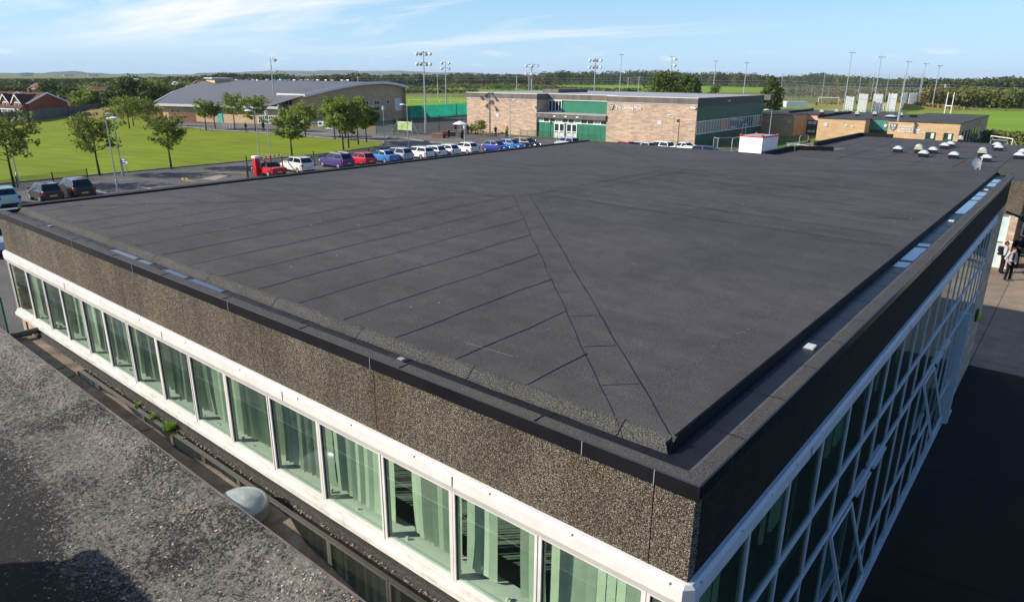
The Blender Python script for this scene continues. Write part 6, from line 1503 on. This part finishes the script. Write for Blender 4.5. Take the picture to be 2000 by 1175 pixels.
# barrier
P = G(503, 343); t = thing('car_park_barrier', P, 'red car park barrier with a red and white boom arm', 'barrier')
b = MB(); b.box(-.28, .28, -.25, .25, 0, 1.75); b.build('cabinet', M_REDP, t, bevel=.03); b = MB(); b.box(-.33, .33, -.30, .30, 1.753, 2.0); b.build('cabinet_lid', M_WHITE, t, bevel=.05)
e = G(553, 334)-P; n_ = 12
b = MB()
for k in range(n_): a_ = e*(k/n_); c_ = e*((k+1)/n_); b.bar((a_.x, a_.y, 1.72), (c_.x, c_.y, 1.72), .09, .14, m=k % 2)
b.build('boom_arm', [M_REDP, M_WHITE], t)
b = MB(); b.tube([(e.x, e.y, 0), (e.x, e.y, 1.65)], .05, 6); b.build('arm_rest', M_DPOLE, t)
for px, py, h_, lb in ((517, 331, 1.0, 'thin red bollard just right of the barrier cabinet'), (530, 331, 1.5, 'taller red bollard beside the lantern post'), (578, 318, .8, 'small red bollard at the lawn edge'), ):
    o = thing('bollard', G(px, py), lb, 'bollard'); b = MB(); b.tube([(0, 0, 0), (0, 0, h_)], .09, 8); b.build('post', M_REDP, o); b = MB(); b.tube([(0, 0, h_), (0, 0, h_+.08)], [.1, .06], 8); b.build('cap', M_REDP, o)
for px, py, h_, lb in ((485, 347, 2.2, 'dark green post at the kerb left of the barrier'), (565, 335, 1.3, 'short dark post right of the barrier boom'), (614, 323, 1.6, 'dark post behind the white crossover')):
    o = thing('post', G(px, py), lb, 'post'); b = MB(); b.tube([(0, 0, 0), (0, 0, h_)], .06, 6); b.build('post', M_DPOLE, o); b = MB(); b.box(-.09, .09, -.09, .09, 0, .03); b.build('base_plate', M_DPOLE, o)
# banner on the court fence
A, B2 = G(777, 260), G(805, 262); t = thing('banner', (A.x, A.y, 0), 'pale green and white banner tied to the near court fence', 'banner'); b = MB(); b.bar((A.x, A.y, 1.35), (B2.x, B2.y, 1.35), .04, 1.5)
def bannerm():
    m = Mat('banner_print', .6); m.color(m.ramp(m.noise(1.3, 3, .6), [(.35, (.30, .55, .12, 1)), (.5, (.55, .70, .25, 1)), (.65, (.75, .80, .62, 1))])); return m.m
b.build('cloth', bannerm(), t, world=True); b = MB()
for p, s_ in ((A, -1), (B2, 1)): b.tube([(p.x, p.y, 0), (p.x, p.y, 2.5)], .05, 6); b.tube([(p.x, p.y, 2.2), (p.x+(B2-A).normalized().x*1.6*s_, p.y+(B2-A).normalized().y*1.6*s_, 0)], .045, 6)
b.build('support', M_GALV, t, world=True)
for px, py, lb in ((628, 250, 'blue and white board on the grass beside the hall path, left one'), (643, 255, 'white board on the grass beside the hall path, right one')):
    o = thing('board_sign', G(px, py), lb, 'sign', rz=.5); b = MB(); b.box(-.7, .7, -.03, .03, .3, 1.3); b.build('board', M_WHITE, o); b = MB(); b.box(-.45, .1, -.04, -.031, .6, 1.05); b.build('print', PAINT['royal'], o)
    b = MB(); b.box(-.6, -.54, -.02, .04, 0, .3); b.box(.54, .6, -.02, .04, 0, .3); b.build('leg', M_GALV, o)
t = thing('bike_rack', G(444, 249), 'row of silver cycle hoops in front of the hall', 'bike rack', rz=.35)
for k in range(5): b = MB(); x_ = k*.7-1.4; b.tube([(x_, 0, 0), (x_, 0, .75), (x_+.15, 0, .85), (x_+.45, 0, .85), (x_+.6, 0, .75), (x_+.6, 0, 0)], .035, 6); b.build('hoop', M_SILV, t)
t = thing('tree_guard', G(403, 256), 'low dark metal guard around the tree before the turquoise door', 'tree guard')
for x_, y_ in ((-1.2, -.5), (1.2, -.5), (-1.2, .5), (1.2, .5)): b = MB(); b.tube([(x_, y_, 0), (x_, y_, .9)], .04, 6); b.build('post', M_DPOLE, t)
b = MB(); b.box(-1.2, 1.2, -.53, -.47, .8, .88); b.box(-1.2, 1.2, .47, .53, .8, .88); b.build('rail', M_DPOLE, t)
t = thing('guard_rail', G(610, 250), 'silver tubular railings beside the hall entrance', 'railing', rz=.3)
for k in range(5): b = MB(); b.tube([(k*1.6, 0, 0), (k*1.6, 0, 1.1)], .05, 6); b.build('post', M_SILV, t)
b = MB(); b.bar((0, 0, 1.1), (6.4, 0, 1.1), .07, .07); b.bar((0, 0, .6), (6.4, 0, .6), .05, .05); b.build('rail', M_SILV, t)

# ------------------------------------------------------------ site cabin, tables, planters, bins
P = G(1442, 298); P2 = G(1486, 302); P3 = G(1512, 298); dv = P2-P; L_ = dv.length
t = thing('site_cabin', P, 'white steel site cabin with a red top rim beside the street lamp', 'cabin', rz=math.atan2(dv.y, dv.x)); hc = 2.2; dp = 4.4
b = MB(); b.box(0, L_, 0, dp, .1, hc); b.build('body', M_WHITE, t); b = MB(); b.box(-.03, L_+.03, -.03, dp+.03, hc+.003, hc+.16); b.build('roof_rim', M_REDP, t); b = MB(); b.box(.1, L_-.1, .1, dp-.1, hc+.163, hc+.2); b.build('roof', M_LROOF, t)
b = MB(); b.box(L_*.48, L_*.49, -.02, -.001, .2, hc); b.build('panel_joint', M_GALV, t)
for x_ in (.1, L_-.1):
    for y_ in (.1, dp-.1): b = MB(); b.box(x_-.15, x_+.15, y_-.15, y_+.15, hc+.17, hc+.35); b.build('corner_casting', M_REDP, t)
def heras(pa, pb, lb):
    A, B2 = G(*pa), G(*pb); t = thing('site_fence_panel', (A.x, A.y, 0), lb, 'fence panel', group='temporary mesh fence panels'); b = MB()
    b.tube([(A.x, A.y, .1), (A.x, A.y, 1.8), (A.x+(B2-A).x*.05, A.y+(B2-A).y*.05, 1.95), (A.x+(B2-A).x*.95, A.y+(B2-A).y*.95, 1.95), (B2.x, B2.y, 1.8), (B2.x, B2.y, .1)], .045, 6); b.bar((A.x, A.y, .15), (B2.x, B2.y, .15), .06, .06); b.build('frame', M_GALV, t, world=True)
    b = MB(); b.quad((A.x, A.y, .15), (B2.x, B2.y, .15), (B2.x, B2.y, 1.93), (A.x, A.y, 1.93)); b.build('mesh', M_WIRE, t, world=True)
    b = MB()
    for q in (A, B2): b.box(q.x-.35, q.x+.35, q.y-.12, q.y+.12, 0, .12)
    b.build('foot_block', M_CONC, t, world=True)
heras((1392, 296), (1401, 298), 'narrow mesh fence panel with a white notice left of the site cabin'); heras((1400, 298), (1428, 296), 'mesh fence panel in the middle, left of the site cabin'); heras((1428, 298), (1443, 294), 'mesh fence panel touching the left side of the site cabin'); heras((1559, 292), (1576, 290), 'mesh fence panel in front of the sixth form windows'); heras((1930, 300), (1962, 303), 'mesh fence panel at the far right corner of the low roof')
def picnic(P, rz_, lb, white=False):
    t = thing('picnic_table', P, lb, 'picnic table', rz=rz_, group='picnic tables'); m_ = M_WOOD if not white else M_SILV
    b = MB()
    for k in range(5): b.box(-.9, .9, -.36+k*.15, -.23+k*.15, .70, .75)
    b.build('table_top', m_, t)
    for s_ in (-1, 1):
        b = MB(); b.box(-.9, .9, s_*.75-.14, s_*.75+.14, .42, .46); b.build('seat', m_, t)
        b = MB(); b.bar((s_*.6, -.6, 0), (s_*.6, -.2, .7), .08, .05); b.bar((s_*.6, .6, 0), (s_*.6, .2, .7), .08, .05); b.bar((s_*.6, -.8, .4), (s_*.6, .8, .4), .08, .05); b.build('leg', m_, t)
    return t
picnic(G(1548, 290), .4, 'pale weathered picnic table nearest the site cabin', True); picnic(G(1562, 288), .9, 'wooden picnic table in the middle of the group by the bin'); picnic(G(1568, 293), .1, 'pale picnic table beside the black bin', True); picnic(G(955, 266), .2, 'brown picnic table beside the rounded shrub'); picnic(G(897, 262), .3, 'picnic table under the white parasol')
def litterbin(P, h, lb):
    t = thing('litter_bin', P, lb, 'bin', group='black litter bins'); b = MB(); b.tube([(0, 0, 0), (0, 0, h*.72)], [.26, .3], 14); b.build('body', M_BLACK, t); b = MB(); b.tube([(0, 0, h*.72), (0, 0, h*.76)], .33, 14); b.build('rim', M_BLACK, t); b = MB(); b.ell((0, 0, h*.765), (.3, .3, h*.24), 14, 6, zc=0); b.build('lid', M_BLACK, t, smooth=True)
litterbin(G(1577, 292), 1.35, 'black dome topped litter bin beside the picnic tables'); litterbin(G(876, 268), 1.2, 'black litter bin in front of the brick planter'); litterbin(G(902, 271), 1.3, 'black litter bin beside the white parasol')
for (pa, pb, lb) in (((845, 269), (868, 270), 'long low brick planter with red flowers'), ((868, 266), (890, 266), 'short brick planter behind the litter bin')):
    A, B2 = G(*pa), G(*pb); t = thing('planter', (A.x, A.y, 0), lb, 'planter'); b = MB(); b.bar((A.x, A.y, .32), (B2.x, B2.y, .32), 1.1, .64); b.build('wall', M_BROWN, t, world=True); b = MB(); b.bar((A.x, A.y, .70), (B2.x, B2.y, .70), 1.2, .08); b.build('coping', M_WOOD, t, world=True)
    if pa[0] == 845:
        b = MB(); c = B2-(B2-A)*.05
        for k in range(110):
            a = rnd.random()*6.28; r_ = .6*rnd.random(); s_ = rnd.uniform(.05, .1); z_ = .75+.55*rnd.random()*(1-r_*.8); b.ell((c.x+r_*math.cos(a), c.y+r_*math.sin(a), z_), (s_, s_, s_*.7), 6, 3, m=0 if rnd.random() < .5 else 1)
        b.build('flowers', [plain('red_petals', (.55, .04, .07, 1), .8), M_LEAFB], t, world=True)
t = thing('parasol', G(899, 262), 'white garden parasol beside the planters', 'parasol'); b = MB(); b.tube([(0, 0, 0), (0, 0, 2.2)], .03, 6); b.build('pole', M_WHITE, t); b = MB(); b.tube([(0, 0, 1.75), (0, 0, 1.95), (0, 0, 2.3)], [1.4, .95, .05], 8, cap=False); b.build('canopy', M_WHITE, t)
t = thing('raised_bed', G(1600, 298), 'weathered timber and brick raised bed beside the low roof kerb', 'planter'); b = MB(); b.box(-1.5, 4.0, -1.5, 1.5, 0, 1.1); b.build('wall', M_BUFF, t); b = MB(); b.box(-1.6, 4.1, -1.6, 1.6, 1.103, 1.2); b.build('coping', M_WOOD, t)
t = thing('flood_lamp', (.35, 24.35, 5.35), 'dark wall floodlight hanging at the far corner of the big block', 'floodlight', rz=-.3)
b = MB(); b.bar((-.35, 0, .25), (.25, .1, .05), .06, .06); b.build('bracket', M_DPOLE, t); b = MB(); b.bar((.1, .1, .12), (.75, .35, -.12), .42, .22); b.build('housing', M_DPOLE, t, bevel=.03); b = MB(); b.bar((.16, .12, -.01), (.72, .33, -.25), .34, .02); b.build('lens', M_DG, t)
t = thing('wall_light', (.02, 21.9, 2.5), 'small yellow green bulkhead light low on the far end wall of the big block', 'wall light'); b = MB(); b.box(0, .05, -.12, .12, -.2, .2); b.build('back_plate', M_DPOLE, t); b = MB(); b.ell((.06, 0, 0), (.08, .10, .2), 10, 8); b.build('lens', plain('lime_plastic', (.35, .55, .05, 1), .3), t, smooth=True)

# ------------------------------------------------------------ houses
def gable_house(P, rz_, L_, D_, he, hr_, lb, wall, roofm, gables=0, windows=True):
    t = thing('house', P, lb, 'house', rz=rz_, group='houses beyond the lawn')        # local x along the ridge, y depth; front is -y
    b = MB(); b.quad((0, 0, 0), (L_, 0, 0), (L_, 0, he), (0, 0, he)); b.quad((0, D_, 0), (0, D_, he), (L_, D_, he), (L_, D_, 0))
    for x_ in (0, L_): b.quad((x_, 0, 0), (x_, D_, 0), (x_, D_, he), (x_, D_/2, hr_), (x_, 0, he))
    b.build('wall', wall, t)
    b = MB(); ov = .35; sl_z = (hr_-he)/(D_/2)
    for s_ in (0, 1):
        ye = -ov if s_ == 0 else D_+ov; b.quad((-ov, ye, he-ov*sl_z+.08), (L_+ov, ye, he-ov*sl_z+.08), (L_+ov, D_/2, hr_+.08), (-ov, D_/2, hr_+.08)); b.quad((-ov, ye, he-ov*sl_z-.06), (L_+ov, ye, he-ov*sl_z-.06), (L_+ov, D_/2, hr_-.06), (-ov, D_/2, hr_-.06))
    rf = b.build('roof', roofm, t)
    b = MB()
    for x_ in (-ov, L_+ov):
        b.bar((x_, -ov, he-ov*sl_z), (x_, D_/2, hr_), .1, .28); b.bar((x_, D_+ov, he-ov*sl_z), (x_, D_/2, hr_), .1, .28)
    b.bar((-ov, -ov-.05, he-ov*sl_z), (L_+ov, -ov-.05, he-ov*sl_z), .12, .2); b.build('barge_board', M_WHITE, t)
    for k in range(gables):
        x_ = L_*(k+.5)/gables; w_ = 1.75; b = MB(); b.quad((x_-w_, -1.2, 0), (x_+w_, -1.2, 0), (x_+w_, -1.2, he), (x_, -1.2, he+1.7), (x_-w_, -1.2, he)); b.quad((x_+w_, -1.2, 0), (x_+w_, 0, 0), (x_+w_, 0, he), (x_+w_, -1.2, he)); b.quad((x_-w_, -1.2, 0), (x_-w_, 0, 0), (x_-w_, 0, he), (x_-w_, -1.2, he)); b.build('front_gable', wall, t)
        b = MB(); b.quad((x_-w_-.2, -1.45, he-.15), (x_, -1.45, min(he+1.8, hr_+.1)), (x_, D_/2, min(he+1.8, hr_+.1)), (x_-w_-.2, D_*.3, he-.15)); b.quad((x_+w_+.2, -1.45, he-.15), (x_, -1.45, min(he+1.8, hr_+.1)), (x_, D_/2, min(he+1.8, hr_+.1)), (x_+w_+.2, D_*.3, he-.15)); b.build('gable_roof', roofm, t)
        b = MB(); b.bar((x_-w_-.2, -1.47, he-.2), (x_, -1.47, he+1.75), .1, .25); b.bar((x_+w_+.2, -1.47, he-.2), (x_, -1.47, he+1.75), .1, .25); b.build('barge_board', M_WHITE, t)
        b = MB(); b.box(x_-.8, x_+.8, -1.3, -1.22, he-1.5, he+.1); o = b.build('window', M_WHITE, t); b = MB(); b.box(x_-.6, x_-.06, -1.34, -1.31, he-1.35, he-.1); b.box(x_+.06, x_+.6, -1.34, -1.31, he-1.35, he-.1); b.build('pane', M_DGB, o)
    if gables:
        b = MB(); b.quad((-.3, -2.3, 2.0), (L_+.3, -2.3, 2.0), (L_+.3, -1.2, 2.7), (-.3, -1.2, 2.7)); b.quad((-.3, -2.3, 1.9), (L_+.3, -2.3, 1.9), (L_+.3, -1.2, 2.6), (-.3, -1.2, 2.6)); b.build('porch_roof', roofm, t)
        b = MB(); b.box(-.3, L_+.3, -2.35, -2.28, 1.8, 2.0)
        for k in range(5): x_ = -.1+(L_+.2)*k/4; b.box(x_-.09, x_+.09, -2.3, -2.15, 0, 1.85)
        b.build('porch_frame', M_WHITE, t); b = MB(); b.box(.6, L_*.45, -1.3, -1.22, 0, 1.8); b.box(L_*.55, L_-.6, -1.3, -1.22, 0, 1.8); b.build('garage_door', M_WHITE, t)
    elif windows:
        for k in range(3):
            x_ = L_*(k+.5)/3; b = MB(); b.box(x_-.6, x_+.6, -.08, -.003, he-1.5, he-.3); o = b.build('window', M_WHITE, t); b = MB(); b.box(x_-.48, x_+.48, -.1, -.081, he-1.4, he-.4); b.build('pane', M_DGB, o)
    b = MB(); b.box(L_*.3-.3, L_*.3+.3, D_/2-.3, D_/2+.3, hr_-.3, hr_+1.0); b.build('chimney', M_BROWN, rf); return t
ez = 3.35; Q1 = G(55, 200.6, ez); Q2 = G(131, 198.5, ez); dd_ = Q2-Q1; dlen = dd_.length; gx = math.atan2(dd_.y, dd_.x)
hrz = gx-math.pi/2         # local y runs along the gable wall (away from the camera), local x to the right
Pq = Q1.copy(); Pq.z = 0; hl = 9.5
off = Matrix.Rotation(hrz, 4, 'Z') @ Vector((-hl, 0, 0))
pk = (Pq+Vector((Q2.x, Q2.y, 0)))/2; hap = HT(pk, 99.5, 181.5)
gable_house(Pq+off, hrz, hl, dlen, ez, hap, 'red brick house with two white trimmed front gables at the left', M_RED, M_TILE, 2)
off2 = Matrix.Rotation(hrz, 4, 'Z') @ Vector((-hl-12, 0, 0)); gable_house(Pq+off2, hrz, 9.5, dlen, ez, hap, 'white trimmed red brick house partly outside the left edge', M_RED, M_TILE, 2)
for px, py, D_, L_, he, hr_, rz_, lb, wm, rm in ((60, 190, 330, 7, 4.2, 6.0, .5, 'orange roofed house among the trees behind the ridge of the red brick house', M_RED, plain('orange_tiles', (.28, .11, .06, 1), .8, .2, 0, .3, 1)), (166, 195, 290, 9, 3.4, 5.4, .5, 'grey brown roofed house among the trees behind the board fence', M_BUFF, M_TILE),
        (212, 195, 290, 5, 4.0, 6.2, -.6, 'dark half timbered house with white windows between the trees', M_BROWN, M_TILE), (352, 185, 260, 10, 3.8, 6.3, .3, 'brown roofed house behind the left tip of the hall', M_BROWN, M_TILE), (372, 175, 330, 12, 5.0, 7.2, .3, 'small white walled house far behind the left end of the hall', M_CREAM, M_TILE), (228, 170, 420, 11, 5.5, 7.5, .4, 'long grey roofed row of houses far behind the tree clump', M_CREAM, M_LROOF)):
    d = ray(px, py); k_ = Vector((d.x, d.y)).normalized(); P = Vector((CAM.x+k_.x*D_, CAM.y+k_.y*D_, 0)); gable_house(P, rz_, L_, min(8, L_), he, hr_, lb, wm, rm)
t = thing('fence_shed', G(142, 214), 'low brown roofed shed just behind the board fence', 'shed', rz=hrz); b = MB(); b.box(-2.5, 2.5, -2, 2, 0, 2.2); b.build('wall', M_RED, t); b = MB(); b.tube([(0, 0, 2.2), (0, 0, 3.2)], [3.6, .5], 4); b.build('roof', M_TILE, t)
# far white sheds on the plain
for px, D_, L_, h_, lb in ((53, 2600, 10, 7, 'tiny white building far away on the plain at the left'), (135, 2900, 36, 4, 'long pale sheds far away below the hills'), (182, 2900, 30, 4, 'second group of pale sheds far away below the hills')):
    d = ray(px, 150); k_ = Vector((d.x, d.y)).normalized(); t = thing('distant_building', (CAM.x+k_.x*D_, CAM.y+k_.y*D_, 0), lb, 'building', rz=-.3); b = MB(); b.box(-L_/2, L_/2, -15, 15, 0, h_); b.build('wall', M_CREAM, t); b = MB(); b.prism([(-L_/2-1, -16), (L_/2+1, -16), (L_/2+1, 16), (-L_/2-1, 16)], h_+.01, h_+1.5); b.build('roof', M_LROOF, t)

# ------------------------------------------------------------ people
SK = plain('skin', (.50, .30, .21, 1), .6, .3, 0, .05); HAIRB = plain('brown_hair', (.06, .03, .015, 1), .7); HAIRD = plain('dark_hair', (.015, .011, .009, 1), .7)
CL = {'black': plain('black_cloth', (.012, .012, .015, 1), .9, .1), 'grey': plain('light_grey_cloth', (.42, .42, .44, 1), .9, .1), 'red': plain('red_cloth', (.35, .02, .04, 1), .9, .1), 'hivis': plain('yellow_safety_cloth', (.65, .75, .04, 1), .8, .1), 'navy': plain('navy_cloth', (.02, .025, .045, 1), .9, .1)}
def limb(b, pts, rad, n=10): b.tube(pts, rad, n); [b.ell(tuple(p), (r_,)*3, n, 6) for p, r_ in zip(pts, rad)]
def remesh(o, vox, sm=3):
    m = o.modifiers.new('remesh', 'REMESH'); m.mode = 'VOXEL'; m.voxel_size = vox; m.use_smooth_shade = True
    s_ = o.modifiers.new('smooth', 'SMOOTH'); s_.factor = .5; s_.iterations = sm; return o
def person(P, rz_, label, top='black', legs='black', jacket=None, hair=HAIRB, arms='side', detail=True, h=1.75, stride=.0, bag=False, turn=0, group=None, headdown=False):
    t = thing('person', P, label, 'person', rz=rz_, group=group); k = h/1.75
    V_ = lambda x, y, z: Vector((x*k, y*k, z*k))            # faces -y
    foot = {-1: V_(-.13, stride, .06), 1: V_(.13, -stride, .06)}; knee = {s_: V_(.115*s_, -.03+(stride*.4 if s_ < 0 else -stride*.6), .50) for s_ in (-1, 1)}; hip = {s_: V_(.09*s_, 0, .93) for s_ in (-1, 1)}
    sh = {s_: V_(.185*s_, 0, 1.43) for s_ in (-1, 1)}
    if arms == 'side': el = {s_: V_(.26*s_, .03, 1.14) for s_ in (-1, 1)}; ha = {s_: V_(.27*s_, -.06, .88) for s_ in (-1, 1)}
    elif arms == 'pocket': el = {s_: V_(.31*s_, .05, 1.16) for s_ in (-1, 1)}; ha = {s_: V_(.20*s_, -.10, .98) for s_ in (-1, 1)}
    else: el = {s_: V_(.25*s_, .0, 1.15) for s_ in (-1, 1)}; ha = {-1: V_(-.08, -.24, 1.18), 1: V_(.10, -.22, 1.14)}
    b = MB()
    hd = V_(0, -.02 if not headdown else -.06, 1.64 if not headdown else 1.62)
    b.ell((0, .0, 1.0*k), (.155*k, .105*k, .14*k)); b.ell((0, .01*k, 1.3*k), (.175*k, .11*k, .24*k)); limb(b, [V_(0, .01, 1.42), hd-V_(0, -.02, .10)], [.06*k, .055*k])
    b.ell(tuple(hd), (.077*k, .095*k, .115*k), 14, 10); b.ell(tuple(hd+V_(0, -.095, -.01)), (.016*k, .022*k, .028*k), 8, 5); b.ell(tuple(hd+V_(0, -.05, -.075)), (.045*k, .045*k, .035*k), 8, 5)
    for s_ in (-1, 1):
        b.ell(tuple(hd+V_(.078*s_, .01, -.005)), (.014*k, .026*k, .034*k), 8, 5)
        limb(b, [hip[s_], knee[s_], foot[s_]+V_(0, 0, .03)], [.085*k, .058*k, .040*k]); limb(b, [foot[s_], foot[s_]+V_(0, -.15, -.02)], [.045*k, .038*k])
        limb(b, [sh[s_], el[s_], ha[s_]], [.055*k, .042*k, .028*k])
        if detail:
            d = (ha[s_]-el[s_]).normalized(); pc_ = ha[s_]+d*.05*k; b.ell(tuple(pc_), (.036*k, .022*k, .045*k), 8, 6); sidev = d.cross(Vector((0, 1, 0))).normalized(); curl = Vector((-s_*.3, -.25, 0))
            for q, ln in ((-.026, .062), (-.009, .074), (.009, .070), (.026, .055)):
                a0 = pc_+sidev*q*k+d*.03*k; a1 = a0+(d+curl*.4).normalized()*ln*.55*k; a2 = a1+(d+curl*1.3).normalized()*ln*.5*k; limb(b, [a0, a1, a2], [.010*k, .009*k, .007*k], 6)
            a0 = pc_-sidev*.03*k*s_-d*.01*k; limb(b, [a0, a0+(d*.6+Vector((0, -.8, 0))).normalized()*.05*k], [.011*k, .009*k], 6)
        else: b.ell(tuple(ha[s_]), (.035*k, .03*k, .05*k), 8, 5)
    remesh(b.build('body', SK, t), .011 if detail else .03, 1)
    for s_ in (-1, 1):
        e_ = MB(); e_.ell(tuple(hd+V_(.03*s_, -.088, .012)), (.012*k, .008*k, .009*k), 8, 5); e_.build('eye', M_BLACK, t) if detail else None
    if detail: m_ = MB(); m_.box(hd.x-.022*k, hd.x+.022*k, hd.y-.100*k, hd.y-.088*k, hd.z-.056*k, hd.z-.048*k); m_.build('mouth', plain('lip', (.35, .12, .10, 1)), t)
    b = MB(); b.ell((0, 0, .98*k), (.165*k, .118*k, .12*k))
    for s_ in (-1, 1): limb(b, [hip[s_], knee[s_], foot[s_]+V_(0, 0, .02)], [.098*k, .074*k, .064*k])
    remesh(b.build('trousers', CL[legs], t), .02 if detail else .035)
    b = MB(); b.ell((0, 0, 1.05*k), (.17*k, .118*k, .12*k)); b.ell((0, .01*k, 1.28*k), (.19*k, .125*k, .25*k))
    for s_ in (-1, 1): limb(b, [V_(.06*s_, .0, 1.43), sh[s_], el[s_], el[s_]+(ha[s_]-el[s_])*.9], [.08*k, .068*k, .056*k, .044*k])
    if jacket:
        remesh(b.build('jacket', CL[jacket], t), .02 if detail else .035)
        f_ = MB(); f_.ell((0, -.045*k, 1.27*k), (.085*k, .105*k, .26*k)); remesh(f_.build('pullover', CL[top], t), .02)
        c_ = MB(); c_.ell((0, -.03*k, 1.455*k), (.065*k, .07*k, .03*k)); c_.build('shirt_collar', M_WHITE, t)
    else: remesh(b.build('pullover', CL[top], t), .02 if detail else .035)
    for s_ in (-1, 1): f_ = MB(); p = foot[s_]; f_.ell((p.x, p.y-.075*k, .045*k), (.052*k, .14*k, .055*k), 10, 6, zc=-.8); f_.build('shoe', M_BLACK, t, smooth=True)
    b = MB(); b.ell(tuple(hd+V_(0, .016, .028)), (.088*k, .100*k, .105*k), 14, 8, zc=-.15); b.ell(tuple(hd+V_(0, .05, -.01)), (.082*k, .066*k, .09*k), 12, 8); b.build('hair', hair, t, smooth=True)
    if bag:
        o = thing('backpack', t.matrix_basis @ V_(0, .20, 1.24), 'black backpack with a white patch on the back of the grey jacketed pupil', 'backpack', rz=rz_)
        b = MB(); b.box(-.15, .15, -.07, .12, -.25, .22); b.build('body', M_BLACK, o, bevel=.05); b = MB(); b.ell((0, .12, -.1), (.05, .015, .05), 10, 5); b.build('badge', M_WHITE, o)
        for s_ in (-1, 1): b = MB(); b.tube([(s_*.1, -.05, .18), (s_*.11, -.2, .24), (s_*.12, -.33, .08), (s_*.1, -.12, -.16)], .018, 6); b.build('strap', M_BLACK, o)
    return t
person(G(1966, 547), R(45), 'person in a pale grey zip jacket over a black jumper, nearest the camera', 'black', 'black', 'grey', arms='pocket', headdown=True)
person(G(1953, 533), R(110), 'person in a pale grey jacket seen from the side, wearing a black backpack', 'grey', 'black', 'grey', arms='pocket', bag=True)
person(G(1979, 521), R(10), 'person in a black jacket standing behind the two in grey jackets', 'navy', 'black', 'black', arms='front')
person(G(2006, 536), R(-60), 'person in black cut off by the right edge of the photo', 'black', 'black', arms='pocket')
FP = [(481, 258, .3, 'black', 'black', 'person in black walking in front of the hall entrance, left one', .18), (515, 257, 1.2, 'black', 'black', 'person in black standing in front of the hall entrance, right one', .05), (664, 269, 2.8, 'black', 'black', 'person in dark clothes between the leafy trees, left one', .1), (675, 266, .4, 'navy', 'black', 'person in dark clothes between the leafy trees, right one', .1),
      (890, 260, .5, 'red', 'black', 'person in a red top by the brick planter', 0), (914, 262, 1.5, 'black', 'black', 'person in black beside the white parasol', 0), (921, 259, -.5, 'black', 'black', 'person in black behind the parasol', 0), (929, 262, 2.5, 'red', 'black', 'person with a dark red top left of the rounded shrub', 0), (943, 256, .2, 'black', 'black', 'left one of the pair in black right of the rounded shrub', 0), (950, 258, 1.0, 'navy', 'black', 'right one of the pair in black right of the rounded shrub', 0),
      (989, 269, 1.2, 'hivis', 'black', 'person in a yellow safety vest beside the brick wall', 0), (991, 266, -.4, 'red', 'black', 'person in a dark red top behind the yellow safety vest', 0), (1251, 277, .1, 'black', 'black', 'person behind the grey blue car roof', 0), (1310, 277, .6, 'black', 'black', 'person left of the pickup cab', 0), (1319, 277, -.6, 'black', 'black', 'person behind the pickup cab', 0), (968, 266, 1.2, 'black', 'black', 'stooping person in black at the brown picnic table', 0)]
for px, py, rz_, tp, lg, lb, sr in FP: person(G(px, py), rz_, lb, tp, lg, hair=HAIRD, detail=False, stride=sr, group='people in the grounds')

# ------------------------------------------------------------ air
hb = MB(); hb.box(-11000, 7000, -5000, 12000, -1.5, 110)
hz_m = bpy.data.materials.new('haze_air'); hz_m.use_nodes = True; ht = hz_m.node_tree; ht.nodes.remove(ht.nodes['Principled BSDF'])
pv = ht.nodes.new('ShaderNodeVolumePrincipled'); pv.inputs['Density'].default_value = 7e-5; pv.inputs['Color'].default_value = (.72, .82, .95, 1); pv.inputs['Anisotropy'].default_value = .0
ht.links.new(pv.outputs[0], ht.nodes['Material Output'].inputs['Volume'])
o = hb.build('haze', hz_m); tag(o, 'thin blue summer haze over the plain', 'haze', kind='stuff')
